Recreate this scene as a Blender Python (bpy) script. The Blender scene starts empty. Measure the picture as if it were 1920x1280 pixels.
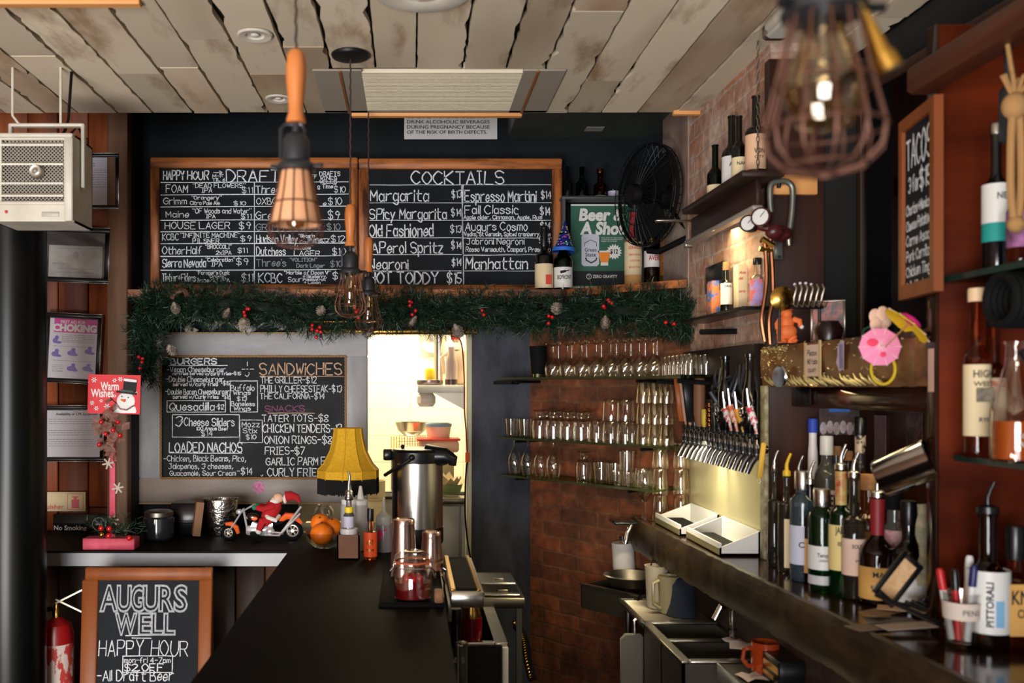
import bpy, math, random
from mathutils import Matrix, Vector
R = random.Random(7)
PI = math.pi
sc = bpy.context.scene
C = sc.collection

# ------------------------------------------------------------------ camera, world, lights, exposure
F = 1750.0                      # focal length in pixels of the 1920 px wide frame
EYE = 1.67                      # eye height
VX, VY = 770.0, 726.0           # where the camera axis meets the frame (a shifted lens: the walls stay upright)
cd = bpy.data.cameras.new('camera'); cam = bpy.data.objects.new('camera', cd); C.objects.link(cam)
cam.location = (0, 0, EYE); cam.rotation_euler = (PI / 2, 0, 0)
cd.sensor_width = 36; cd.lens = 36 * F / 1920
cd.shift_x = (960 - VX) / 1920; cd.shift_y = (VY - 640) / 1920
cd.clip_start = 0.05; cd.clip_end = 60
cd.dof.use_dof = True; cd.dof.focus_distance = 4.0; cd.dof.aperture_fstop = 3.4
sc.camera = cam
sc.view_settings.view_transform = 'Standard'; sc.view_settings.look = 'None'
sc.view_settings.gamma = 1; sc.view_settings.use_curve_mapping = False
sc.view_settings.exposure = 0.0
w = bpy.data.worlds.new('world'); sc.world = w; w.use_nodes = True
w.node_tree.nodes['Background'].inputs[0].default_value = (0.75, 0.85, 1, 1)
w.node_tree.nodes['Background'].inputs[1].default_value = 0.02
cy = sc.cycles
cy.max_bounces = 9; cy.diffuse_bounces = 3; cy.glossy_bounces = 4; cy.transmission_bounces = 6; cy.transparent_max_bounces = 40
cy.caustics_reflective = False; cy.caustics_refractive = False; cy.use_denoising = True
cy.sample_clamp_indirect = 4


def area(name, loc, target, sx, sy, power, col, spread=PI):
    l = bpy.data.lights.new(name, 'AREA'); l.shape = 'RECTANGLE'; l.size = sx; l.size_y = sy
    l.energy = power; l.color = col; l.spread = spread
    o = bpy.data.objects.new(name, l); C.objects.link(o); o.location = loc
    o.rotation_euler = (Vector(target) - Vector(loc)).to_track_quat('-Z', 'Y').to_euler()
    return o


area('daylight_from_street_window', (-1.25, -3.0, 1.35), (0, 3.0, 2.2), 2.1, 1.4, 235, (0.97, 0.985, 1.0))
area('floor_bounce_fill', (-1.6, -0.9, 0.06), (-0.5, 1.2, 2.2), 1.8, 1.6, 265, (1.0, 0.94, 0.86))  # upward lamp added at floor level for bounced daylight, brightens the ceiling
area('kitchen_ceiling_light', (-0.15, 5.3, 2.55), (-0.15, 5.3, 0), 1.5, 1.0, 95, (1.0, 0.87, 0.60))
area('tap_strip_light', (0.90, 2.95, 2.165), (1.0, 3.0, 1.2), 0.06, 0.55, 3.5, (1.0, 0.80, 0.42))
area('tap_led_strip', (0.992, 3.09, 1.494), (1.02, 3.09, 1.17), 0.02, 0.70, 10, (1.0, 0.88, 0.58))
area('bottle_bay_fill', (1.12, 2.35, 1.655), (1.03, 2.4, 1.17), 0.05, 0.5, 1.0, (1.0, 0.78, 0.42))  # warm lamp added to brighten the bottle bay

# ------------------------------------------------------------------ geometry helpers


def P(px, py, Y):
    return Vector(((px - VX) / F * Y, Y, EYE - (py - VY) / F * Y))


def on(px, py, z):
    """the point of the horizontal plane at height z that is seen at (px, py)"""
    Y = (EYE - z) * F / (py - VY)
    return Vector(((px - VX) / F * Y, Y, z))


class MB:
    def __init__(s):
        s.v = []; s.f = []; s.t = []; s.M = None; s.tone = 0.5

    def add(s, vs, fs):
        b = len(s.v)
        if s.M is not None:
            vs = [s.M @ Vector(p) for p in vs]
        s.v += [tuple(p) for p in vs]
        s.f += [tuple(i + b for i in q) for q in fs]
        s.t += [s.tone] * len(fs)
        return s

    def box(s, lo, hi):
        x0, y0, z0 = lo; x1, y1, z1 = hi
        return s.add([(x0, y0, z0), (x1, y0, z0), (x1, y1, z0), (x0, y1, z0), (x0, y0, z1), (x1, y0, z1), (x1, y1, z1), (x0, y1, z1)],
                     [(0, 3, 2, 1), (4, 5, 6, 7), (0, 1, 5, 4), (1, 2, 6, 5), (2, 3, 7, 6), (3, 0, 4, 7)])

    def cbox(s, c, d, rz=0.0, rx=0.0, ry=0.0):
        m = Matrix.Translation(c) @ Matrix.Rotation(rz, 4, 'Z') @ Matrix.Rotation(ry, 4, 'Y') @ Matrix.Rotation(rx, 4, 'X')
        h = [q / 2 for q in d]
        vs = [m @ Vector((a * h[0], b * h[1], c_ * h[2])) for c_ in (-1, 1) for (a, b) in ((-1, -1), (1, -1), (1, 1), (-1, 1))]
        return s.add(vs, [(0, 3, 2, 1), (4, 5, 6, 7), (0, 1, 5, 4), (1, 2, 6, 5), (2, 3, 7, 6), (3, 0, 4, 7)])

    def bbox(s, lo, hi, b=0.006):
        """box with chamfered vertical and horizontal edges"""
        x0, y0, z0 = lo; x1, y1, z1 = hi
        b = min(b, (x1 - x0) * .45, (y1 - y0) * .45, (z1 - z0) * .45)
        ring = lambda e, z: [(x0 + e + b, y0 + e, z), (x1 - e - b, y0 + e, z), (x1 - e, y0 + e + b, z), (x1 - e, y1 - e - b, z),
                             (x1 - e - b, y1 - e, z), (x0 + e + b, y1 - e, z), (x0 + e, y1 - e - b, z), (x0 + e, y0 + e + b, z)]
        vs = ring(b * .7, z0) + ring(0, z0 + b) + ring(0, z1 - b) + ring(b * .7, z1)
        fs = [tuple(range(7, -1, -1)), tuple(range(24, 32))]
        for k in range(3):
            for i in range(8):
                j = (i + 1) % 8
                fs.append((k * 8 + i, k * 8 + j, k * 8 + 8 + j, k * 8 + 8 + i))
        return s.add(vs, fs)

    def prism(s, pts, z0, z1):
        n = len(pts)
        return s.add([(x, y, z0) for x, y in pts] + [(x, y, z1) for x, y in pts],
                     [tuple(range(n - 1, -1, -1)), tuple(range(n, 2 * n))] + [(i, (i + 1) % n, n + (i + 1) % n, n + i) for i in range(n)])

    def lathe(s, prof, n=20, c=(0, 0, 0), m=None, sx=1.0, sy=1.0, ph=0.0):
        vs = []; fs = []; rings = []
        for r, z in prof:
            if r < 1e-6:
                rings.append([len(vs)]); vs.append(Vector((0, 0, z)))
            else:
                rings.append(list(range(len(vs), len(vs) + n)))
                vs += [Vector((r * sx * math.cos(ph + 2 * PI * i / n), r * sy * math.sin(ph + 2 * PI * i / n), z)) for i in range(n)]
        for a, b in zip(rings, rings[1:]):
            for i in range(n):
                j = (i + 1) % n
                if len(a) == 1 and len(b) == 1: continue
                if len(a) == 1: fs.append((a[0], b[i], b[j])) if False else fs.append((a[0], b[j], b[i]))
                elif len(b) == 1: fs.append((a[i], a[j], b[0]))
                else: fs.append((a[i], a[j], b[j], b[i]))
        M_ = Matrix.Translation(c) @ (m or Matrix.Identity(4))
        return s.add([M_ @ q for q in vs], fs)

    def tube(s, pts, r, n=8, closed=False, caps=True):
        pts = [Vector(p) for p in pts]; N = len(pts)
        rr = r if isinstance(r, (list, tuple)) else [r] * N
        vs = []; fs = []; up = None
        for i, p in enumerate(pts):
            a = pts[i - 1] if (i or closed) else pts[i]
            b = pts[(i + 1) % N] if (i < N - 1 or closed) else pts[i]
            t = (b - a)
            t = t.normalized() if t.length > 1e-9 else Vector((0, 0, 1))
            if up is None:
                up = Vector((0, 0, 1)) if abs(t.z) < .9 else Vector((1, 0, 0))
            u = t.cross(up)
            if u.length < 1e-6:
                u = t.cross(Vector((0.3, 1, 0.2)))
            u.normalize(); v = u.cross(t).normalized(); up = v
            vs += [p + (u * math.cos(2 * PI * k / n) + v * math.sin(2 * PI * k / n)) * rr[i] for k in range(n)]
        for i in range(N if closed else N - 1):
            for k in range(n):
                a = i * n + k; b = i * n + (k + 1) % n; c = ((i + 1) % N) * n + (k + 1) % n; d = ((i + 1) % N) * n + k
                fs.append((a, d, c, b))
        if caps and not closed:
            fs.append(tuple(range(n))); fs.append(tuple((N - 1) * n + k for k in range(n - 1, -1, -1)))
        return s.add(vs, fs)

    def ball(s, c, r, n=12, k=8, sx=1, sy=1, sz=1):
        prof = [(r * math.sin(PI * i / k), -r * math.cos(PI * i / k)) for i in range(k + 1)]
        prof[0] = (0, -r); prof[-1] = (0, r)
        return s.lathe(prof, n, c, Matrix.Diagonal((sx, sy, sz, 1)))

    def quad(s, a, b, c, d):
        return s.add([a, b, c, d], [(0, 1, 2, 3)])


def mesh(name, mb, mat, sharp=38):
    me = bpy.data.meshes.new(name)
    me.from_pydata(mb.v, [], mb.f); me.update()
    a = me.attributes.new('tone', 'FLOAT', 'FACE'); a.data.foreach_set('value', mb.t)
    me.materials.append(mat)
    me.polygons.foreach_set('use_smooth', [True] * len(me.polygons))
    me.set_sharp_from_angle(angle=math.radians(sharp))
    return me


def lname(n): return n


def T(name, label, cat, loc=(0, 0, 0), group=None, rz=0.0, rx=0.0, ry=0.0):
    o = bpy.data.objects.new(name, None); C.objects.link(o)
    o.empty_display_size = .05
    o.location = loc; o.rotation_euler = (rx, ry, rz); o['label'] = label; o['category'] = cat
    if group: o['group'] = group
    return o


def part(name, mb, mat, parent, label=None, sharp=38, kind=None):
    o = bpy.data.objects.new(name, mesh(name, mb, mat, sharp)); C.objects.link(o); o.parent = parent
    if label: o['label'] = label
    if kind: o['kind'] = kind
    return o


def solo(name, mb, mat, label, cat, group=None, loc=(0, 0, 0), rz=0.0, kind=None, sharp=38, rx=0.0, ry=0.0):
    o = bpy.data.objects.new(name, mesh(name, mb, mat, sharp)); C.objects.link(o)
    o.location = loc; o.rotation_euler = (rx, ry, rz); o['label'] = label; o['category'] = cat
    if group: o['group'] = group
    if kind: o['kind'] = kind
    return o


def struct(name, mb, mat, parent=None, loc=(0, 0, 0), rz=0.0, sharp=38):
    o = bpy.data.objects.new(name, mesh(name, mb, mat, sharp)); C.objects.link(o)
    o.location = loc; o.rotation_euler = (0, 0, rz); o['kind'] = 'structure'
    if parent: o.parent = parent
    return o


def dup(root, loc, label, rz=0.0, scale=None, group=None):
    r = root.copy(); C.objects.link(r); r.location = loc; r.rotation_euler = (0, 0, rz); r['label'] = label
    if group: r['group'] = group
    if scale: r.scale = scale if isinstance(scale, tuple) else (scale,) * 3
    for ch in list(root.children):
        c = ch.copy(); C.objects.link(c); c.parent = r
        for g in ch.children:
            d = g.copy(); C.objects.link(d); d.parent = c
    return r


ORD = ['first', 'second', 'third', 'fourth', 'fifth', 'sixth', 'seventh', 'eighth', 'ninth', 'tenth', 'eleventh', 'twelfth',
       'thirteenth', 'fourteenth', 'fifteenth', 'sixteenth', 'seventeenth', 'eighteenth']

# ------------------------------------------------------------------ materials


def lin(c):
    f = lambda u: (u / 12.92 if u <= .04045 else ((u + .055) / 1.055) ** 2.4)
    return tuple(f(x / 255) for x in c[:3]) + (1,)


_mats = {}


def M(name, col=(128, 128, 128), rough=.5, metal=0.0, trans=0.0, col2=None, ns=12.0, nlo=.35, nhi=.65, stretch=(1, 1, 1), bump=0.0, bs=None,
      coat=0.0, spec=.5, ior=1.45, emit=0.0, tone=0.0, col3=None, detail=6, alpha=1.0, sheen=0, rvar=0.0):
    if name in _mats: return _mats[name]
    m = bpy.data.materials.new(name); m.use_nodes = True; _mats[name] = m
    nt = m.node_tree; b = nt.nodes['Principled BSDF']; L = nt.links.new
    b.inputs['Base Color'].default_value = lin(col); b.inputs['Roughness'].default_value = rough
    b.inputs['Metallic'].default_value = metal; b.inputs['Transmission Weight'].default_value = trans
    b.inputs['Coat Weight'].default_value = coat; b.inputs['Coat Roughness'].default_value = .1
    b.inputs['Specular IOR Level'].default_value = spec; b.inputs['IOR'].default_value = ior
    b.inputs['Alpha'].default_value = alpha
    if emit:
        b.inputs['Emission Color'].default_value = lin(col); b.inputs['Emission Strength'].default_value = emit
    if col2 or bump or tone or rvar:
        tc = nt.nodes.new('ShaderNodeTexCoord'); mp = nt.nodes.new('ShaderNodeMapping'); L(tc.outputs['Object'], mp.inputs[0])
        mp.inputs['Scale'].default_value = stretch
        vec = mp.outputs[0]
        if tone:
            at = nt.nodes.new('ShaderNodeAttribute'); at.attribute_name = 'tone'
            ad = nt.nodes.new('ShaderNodeVectorMath'); ad.operation = 'ADD'
            sc_ = nt.nodes.new('ShaderNodeVectorMath'); sc_.operation = 'SCALE'; sc_.inputs[0].default_value = (17, 31, 23)
            L(at.outputs['Fac'], sc_.inputs['Scale']); L(vec, ad.inputs[0]); L(sc_.outputs[0], ad.inputs[1]); vec = ad.outputs[0]
        n = nt.nodes.new('ShaderNodeTexNoise'); n.inputs['Scale'].default_value = ns; n.inputs['Detail'].default_value = detail
        n.inputs['Roughness'].default_value = .62
        L(vec, n.inputs['Vector'])
        out = None
        if col2:
            r = nt.nodes.new('ShaderNodeValToRGB'); r.color_ramp.elements[0].position = nlo; r.color_ramp.elements[1].position = nhi
            r.color_ramp.elements[0].color = lin(col); r.color_ramp.elements[1].color = lin(col2)
            L(n.outputs['Fac'], r.inputs[0]); out = r.outputs[0]
        if col3:
            n3 = nt.nodes.new('ShaderNodeTexNoise'); n3.inputs['Scale'].default_value = ns * .22; n3.inputs['Detail'].default_value = 4
            L(vec, n3.inputs['Vector'])
            r3 = nt.nodes.new('ShaderNodeValToRGB'); r3.color_ramp.elements[0].position = .5; r3.color_ramp.elements[1].position = .72
            r3.color_ramp.elements[0].color = (0, 0, 0, 1); r3.color_ramp.elements[1].color = (1, 1, 1, 1)
            L(n3.outputs['Fac'], r3.inputs[0])
            mx = nt.nodes.new('ShaderNodeMix'); mx.data_type = 'RGBA'; L(r3.outputs[0], mx.inputs[0]); L(out, mx.inputs[6])
            mx.inputs[7].default_value = lin(col3); out = mx.outputs[2]
        if tone and out is not None:
            mr = nt.nodes.new('ShaderNodeMapRange'); mr.inputs[3].default_value = 1 - tone; mr.inputs[4].default_value = 1 + tone
            L(at.outputs['Fac'], mr.inputs[0])
            hv = nt.nodes.new('ShaderNodeHueSaturation'); L(mr.outputs[0], hv.inputs['Value']); L(out, hv.inputs['Color']); out = hv.outputs[0]
        if out is not None: L(out, b.inputs['Base Color'])
        if rvar:
            mr2 = nt.nodes.new('ShaderNodeMapRange'); mr2.inputs[3].default_value = max(.02, rough - rvar); mr2.inputs[4].default_value = rough + rvar
            mr2.inputs[1].default_value = .3; mr2.inputs[2].default_value = .7
            L(n.outputs['Fac'], mr2.inputs[0]); L(mr2.outputs[0], b.inputs['Roughness'])
        if bump:
            bn = nt.nodes.new('ShaderNodeBump'); bn.inputs['Strength'].default_value = bump; bn.inputs['Distance'].default_value = .004
            if bs:
                n2 = nt.nodes.new('ShaderNodeTexNoise'); n2.inputs['Scale'].default_value = bs; n2.inputs['Detail'].default_value = 5; L(vec, n2.inputs['Vector'])
                L(n2.outputs['Fac'], bn.inputs['Height'])
            else:
                L(n.outputs['Fac'], bn.inputs['Height'])
            L(bn.outputs[0], b.inputs['Normal'])
    return m


def thin_glass(name, tint=(255, 255, 255), edge=(240, 236, 228), base=.10, rough=.03):
    """a thin clear pane or a blown glass wall: clear face on, shiny where seen edge on"""
    if name in _mats: return _mats[name]
    m = bpy.data.materials.new(name); m.use_nodes = True; _mats[name] = m
    nt = m.node_tree; nt.nodes.clear(); L = nt.links.new
    o = nt.nodes.new('ShaderNodeOutputMaterial'); mx = nt.nodes.new('ShaderNodeMixShader')
    tr = nt.nodes.new('ShaderNodeBsdfTransparent'); tr.inputs[0].default_value = lin(tint)
    gl = nt.nodes.new('ShaderNodeBsdfGlossy'); gl.inputs['Color'].default_value = lin(edge); gl.inputs['Roughness'].default_value = rough
    lw = nt.nodes.new('ShaderNodeLayerWeight'); lw.inputs[0].default_value = .22
    mr = nt.nodes.new('ShaderNodeMapRange'); mr.inputs[3].default_value = base * .5; mr.inputs[4].default_value = min(1, base * 6)
    L(lw.outputs['Facing'], mr.inputs[0]); L(mr.outputs[0], mx.inputs[0])
    L(tr.outputs[0], mx.inputs[1]); L(gl.outputs[0], mx.inputs[2]); L(mx.outputs[0], o.inputs[0])
    return m


def brick_mat(name, c1, c2, mortar, sx=.21, sy=.065, wash=None, wash_amt=0.5):
    m = bpy.data.materials.new(name); m.use_nodes = True; nt = m.node_tree; b = nt.nodes['Principled BSDF']; L = nt.links.new
    tc = nt.nodes.new('ShaderNodeTexCoord'); sp = nt.nodes.new('ShaderNodeSeparateXYZ'); cb = nt.nodes.new('ShaderNodeCombineXYZ')
    L(tc.outputs['Object'], sp.inputs[0])
    nz = nt.nodes.new('ShaderNodeTexNoise'); nz.inputs['Scale'].default_value = 7; nz.inputs['Detail'].default_value = 5; L(tc.outputs['Object'], nz.inputs['Vector'])
    ws = nt.nodes.new('ShaderNodeMath'); ws.operation = 'MULTIPLY_ADD'; ws.inputs[1].default_value = .028; L(nz.outputs['Fac'], ws.inputs[0]); L(sp.outputs[2], ws.inputs[2])
    wx = nt.nodes.new('ShaderNodeMath'); wx.operation = 'MULTIPLY_ADD'; wx.inputs[1].default_value = .06; L(nz.outputs['Fac'], wx.inputs[0]); L(sp.outputs[0], wx.inputs[2])
    L(wx.outputs[0], cb.inputs[0]); L(ws.outputs[0], cb.inputs[1])
    br = nt.nodes.new('ShaderNodeTexBrick'); br.inputs['Scale'].default_value = 1
    br.inputs['Brick Width'].default_value = sx; br.inputs['Row Height'].default_value = sy; br.inputs['Mortar Size'].default_value = .008
    br.inputs['Mortar Smooth'].default_value = .9; br.inputs['Bias'].default_value = 0
    br.inputs['Color1'].default_value = lin(c1); br.inputs['Color2'].default_value = lin(c2); br.inputs['Mortar'].default_value = lin(mortar)
    L(cb.outputs[0], br.inputs['Vector'])
    n = nt.nodes.new('ShaderNodeTexNoise'); n.inputs['Scale'].default_value = 5; n.inputs['Detail'].default_value = 8; n.inputs['Roughness'].default_value = .68; L(tc.outputs['Object'], n.inputs['Vector'])
    r = nt.nodes.new('ShaderNodeValToRGB'); r.color_ramp.elements[0].position = .42; r.color_ramp.elements[1].position = .64
    r.color_ramp.elements[0].color = (0, 0, 0, 1); r.color_ramp.elements[1].color = (wash_amt,) * 3 + (1,)
    L(n.outputs['Fac'], r.inputs[0])
    mx = nt.nodes.new('ShaderNodeMix'); mx.data_type = 'RGBA'; L(r.outputs[0], mx.inputs[0]); L(br.outputs['Color'], mx.inputs[6]); mx.inputs[7].default_value = lin(wash or mortar)
    n5 = nt.nodes.new('ShaderNodeTexNoise'); n5.inputs['Scale'].default_value = 26; n5.inputs['Detail'].default_value = 6; L(tc.outputs['Object'], n5.inputs['Vector'])
    mr = nt.nodes.new('ShaderNodeMapRange'); mr.inputs[1].default_value = .3; mr.inputs[2].default_value = .7; mr.inputs[3].default_value = .62; mr.inputs[4].default_value = 1.25; L(n5.outputs['Fac'], mr.inputs[0])
    hv = nt.nodes.new('ShaderNodeHueSaturation'); L(mx.outputs[2], hv.inputs['Color']); L(mr.outputs[0], hv.inputs['Value'])
    L(hv.outputs[0], b.inputs['Base Color']); b.inputs['Roughness'].default_value = .8
    iv = nt.nodes.new('ShaderNodeMath'); iv.operation = 'SUBTRACT'; L(n5.outputs['Fac'], iv.inputs[0]); L(br.outputs['Fac'], iv.inputs[1])
    bn = nt.nodes.new('ShaderNodeBump'); bn.inputs['Strength'].default_value = .3; bn.inputs['Distance'].default_value = .006; L(iv.outputs[0], bn.inputs['Height']); L(bn.outputs[0], b.inputs['Normal'])
    return m


def tile_mat(name, col, grout, w_, h_):
    m = bpy.data.materials.new(name); m.use_nodes = True; nt = m.node_tree; b = nt.nodes['Principled BSDF']; L = nt.links.new
    tc = nt.nodes.new('ShaderNodeTexCoord'); sp = nt.nodes.new('ShaderNodeSeparateXYZ'); cb = nt.nodes.new('ShaderNodeCombineXYZ')
    L(tc.outputs['Object'], sp.inputs[0]); L(sp.outputs[0], cb.inputs[0]); L(sp.outputs[2], cb.inputs[1])
    br = nt.nodes.new('ShaderNodeTexBrick'); br.offset = 0; br.inputs['Scale'].default_value = 1
    br.inputs['Brick Width'].default_value = w_; br.inputs['Row Height'].default_value = h_; br.inputs['Mortar Size'].default_value = .0025
    br.inputs['Color1'].default_value = lin(col); br.inputs['Color2'].default_value = lin(col); br.inputs['Mortar'].default_value = lin(grout)
    L(cb.outputs[0], br.inputs['Vector']); L(br.outputs['Color'], b.inputs['Base Color']); b.inputs['Roughness'].default_value = .35
    return m


wd = lambda name, c1, c2, ax='z', rough=.55, ns=9.0, **k: M(name, c1, rough, col2=c2, ns=ns, stretch={'x': (.12, 1, 1), 'y': (1, .12, 1), 'z': (1, 1, .12)}[ax], bump=k.pop('bump', .25), **k)

m_ceil = M('weathered_white_plank', (146, 118, 90), .75, col2=(212, 198, 176), ns=6, nlo=.30, nhi=.47, stretch=(1, .3, 1), bump=.3, tone=.2, col3=(138, 104, 74), spec=.25)
m_black = M('black_paint', (11, 14, 17), .65, col2=(19, 23, 28), ns=5, bump=.08, spec=.2)
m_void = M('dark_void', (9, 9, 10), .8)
m_slate = M('slate_paint', (44, 46, 53), .65, col2=(76, 78, 87), ns=4, spec=.2, bump=.15, stretch=(1.5, 1, .6))
m_pine = wd('raw_pine', (200, 130, 70), (224, 160, 96), 'x', .6)
m_frame = wd('charred_pine_frame', (66, 30, 13), (182, 108, 54), 'x', .5, ns=20, nlo=.40, nhi=.60)
m_framez = wd('charred_pine_frame_upright', (66, 30, 13), (182, 108, 54), 'z', .5, ns=20, nlo=.40, nhi=.60)
m_board = M('chalkboard', (16, 18, 22), .65, col2=(28, 31, 36), ns=3.5, spec=.15)
m_board2 = M('dusty_chalkboard', (26, 28, 31), .7, col2=(46, 48, 52), ns=3.5, spec=.15)
m_chalk = M('white_chalk', (236, 239, 244), .9, col2=(186, 191, 199), ns=220, nlo=.4, nhi=.64)
m_chalkd = M('faded_chalk', (142, 147, 154), .9)
m_chalkt = M('tan_chalk', (196, 160, 132), .9)
m_chalkp = M('pink_chalk', (128, 72, 104), .9)
m_oldwood = wd('old_red_wood', (84, 34, 18), (150, 80, 44), 'z', .5, tone=.4, spec=.25)
m_oldwood2 = wd('old_grey_brown_wood', (84, 60, 46), (138, 102, 78), 'z', .6, tone=.2)
m_dkwood = wd('dark_wood', (30, 18, 13), (56, 34, 24), 'z', .5, tone=.2)
m_floor = wd('floor_boards', (38, 26, 20), (66, 46, 34), 'y', .5)
m_top = wd('black_bar_top', (7, 6, 4), (17, 13, 10), 'y', .6, ns=7, bump=.08, spec=.06)
m_edge = M('grey_bar_edge', (128, 129, 133), .38, col2=(156, 157, 162), ns=6, stretch=(.2, 1, 1), bump=.05)
m_panelred = wd('red_brown_plywood', (58, 16, 5), (104, 38, 13), 'x', .6, ns=5, spec=.12)
m_mahog = wd('dark_polished_wood', (22, 11, 8), (46, 25, 16), 'y', .14, ns=6, bump=.04, spec=.6)
m_slab = M('live_edge_bark', (26, 17, 10), .42, col2=(70, 50, 28), ns=11, nlo=.38, nhi=.70, stretch=(1, .35, 1), bump=.8, bs=30, col3=(18, 12, 8))
m_header = M('carved_gilded_beam', (72, 40, 18), .38, col2=(124, 80, 38), ns=10, stretch=(1, .35, 1), bump=.8, bs=24, spec=.7)
m_iron = M('black_iron', (28, 29, 31), .45, metal=.6)
m_cage = M('rusty_cage_wire', (92, 60, 48), .5, metal=.6)
m_gun = M('gunmetal_socket', (62, 64, 70), .4, metal=.75)
m_handle = wd('turned_wood_handle', (156, 84, 38), (188, 112, 58), 'z', .35, ns=14, bump=.05)
m_chrome = M('chrome', (225, 225, 228), .12, metal=1)
m_steel = M('brushed_steel', (190, 186, 178), .26, metal=1)
m_steeld = M('worn_steel', (140, 132, 120), .38, metal=1)
m_mirrorsteel = M('polished_steel_panel', (228, 220, 176), .3, metal=.6)
m_tapchrome = M('tap_chrome', (112, 112, 118), .2, metal=1)
m_gold = M('brass', (190, 148, 70), .25, metal=1)
m_copper = M('copper_tube', (120, 74, 48), .3, metal=1)
m_paper = M('white_paper', (205, 200, 208), .8)
m_cream = M('cream_paper', (218, 198, 160), .8)
m_tan = M('tan_label', (200, 152, 92), .8)
m_ink = M('black_ink', (32, 32, 36), .8)
m_grey = M('grey_ink', (140, 138, 146), .8)
m_white = M('white_plastic', (214, 212, 210), .4)
m_offw = M('ivory_enamel', (208, 202, 190), .45, col2=(190, 182, 168), ns=8)
m_blackp = M('black_plastic', (16, 16, 18), .3)
m_rubber = M('black_rubber', (14, 14, 15), .8, spec=.15)
m_red = M('red_paint', (188, 30, 34), .4)
m_redcloth = M('red_felt', (176, 22, 30), .9)
m_berry = M('red_berry', (190, 16, 24), .2, coat=.6)
m_pink = M('pink_paint', (206, 84, 104), .6, col2=(182, 58, 78), ns=14)
m_magenta = M('magenta_print', (206, 62, 150), .7)
m_orange = M('orange_peel', (240, 112, 16), .45, col2=(250, 130, 26), ns=60, bump=.2)
m_orangep = M('orange_plastic', (238, 98, 36), .4)
m_yellow = M('mustard_fabric', (196, 146, 18), .8, col2=(214, 166, 32), ns=120, bump=.15)
m_fringe = M('black_fringe', (12, 10, 10), .9)
m_green = M('pine_needle', (8, 25, 17), .5, col2=(28, 60, 37), ns=30)
m_cone = M('frosted_pine_cone', (96, 74, 60), .8, col2=(158, 148, 138), ns=60)
m_teal = M('teal_print', (24, 138, 130), .7)
m_posterg = M('green_poster', (36, 88, 70), .6)
m_blue = M('blue_print', (40, 70, 170), .6)
m_purple = M('violet_print', (120, 100, 180), .7)
m_skin = M('doll_skin', (222, 178, 150), .6)
m_fur = M('white_fluff', (226, 220, 212), .95, bump=.6, bs=200)
m_cork = M('cork', (176, 128, 84), .85, col2=(150, 104, 66), ns=60)
m_rope = M('jute_rope', (150, 112, 68), .9, bump=.5, bs=90)
m_clear = thin_glass('clear_glass', base=.18)
m_ribbed = thin_glass('ribbed_glass', edge=(250, 240, 214), base=.36, rough=.07)
m_pane = thin_glass('glass_pane', edge=(190, 195, 205), base=.07)
m_bulb = thin_glass('amber_bulb_glass', tint=(214, 196, 160), edge=(240, 232, 218), base=.34)
m_shelfg = thin_glass('green_shelf_glass', tint=(150, 170, 150), edge=(190, 200, 150), base=.2)
glassm = lambda name, col, rough=.04: M(name, col, rough, trans=.92, ior=1.4)
g_green = glassm('green_bottle_glass', (22, 90, 40))
g_dkgreen = glassm('dark_green_bottle_glass', (8, 34, 18))
g_black = M('black_bottle_glass', (9, 9, 11), .08, coat=.5)
g_brown = glassm('brown_bottle_glass', (60, 26, 10))
g_amber = glassm('amber_liquor', (196, 104, 28))
g_rye = glassm('red_amber_liquor', (140, 52, 22))
g_clear = glassm('clear_bottle_glass', (225, 228, 222))
g_blue = glassm('pale_blue_bottle_glass', (150, 180, 205))
g_gold = glassm('golden_liqueur', (216, 168, 40))
g_smoke = glassm('smoky_bottle_glass', (110, 104, 92))
m_brick = brick_mat('old_brick', (160, 86, 48), (106, 58, 34), (130, 86, 54), wash=(72, 44, 27), wash_amt=.9)
m_brickw = brick_mat('lime_washed_brick', (172, 112, 80), (158, 118, 98), (172, 148, 134), wash=(196, 174, 160), wash_amt=.95)
m_plaster = M('cracked_plaster', (126, 110, 98), .85, col2=(168, 152, 138), ns=6, bump=.6, bs=18, col3=(112, 70, 58))
m_tile = tile_mat('cream_wall_tile', (232, 222, 196), (190, 180, 160), .34, .17)
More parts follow.
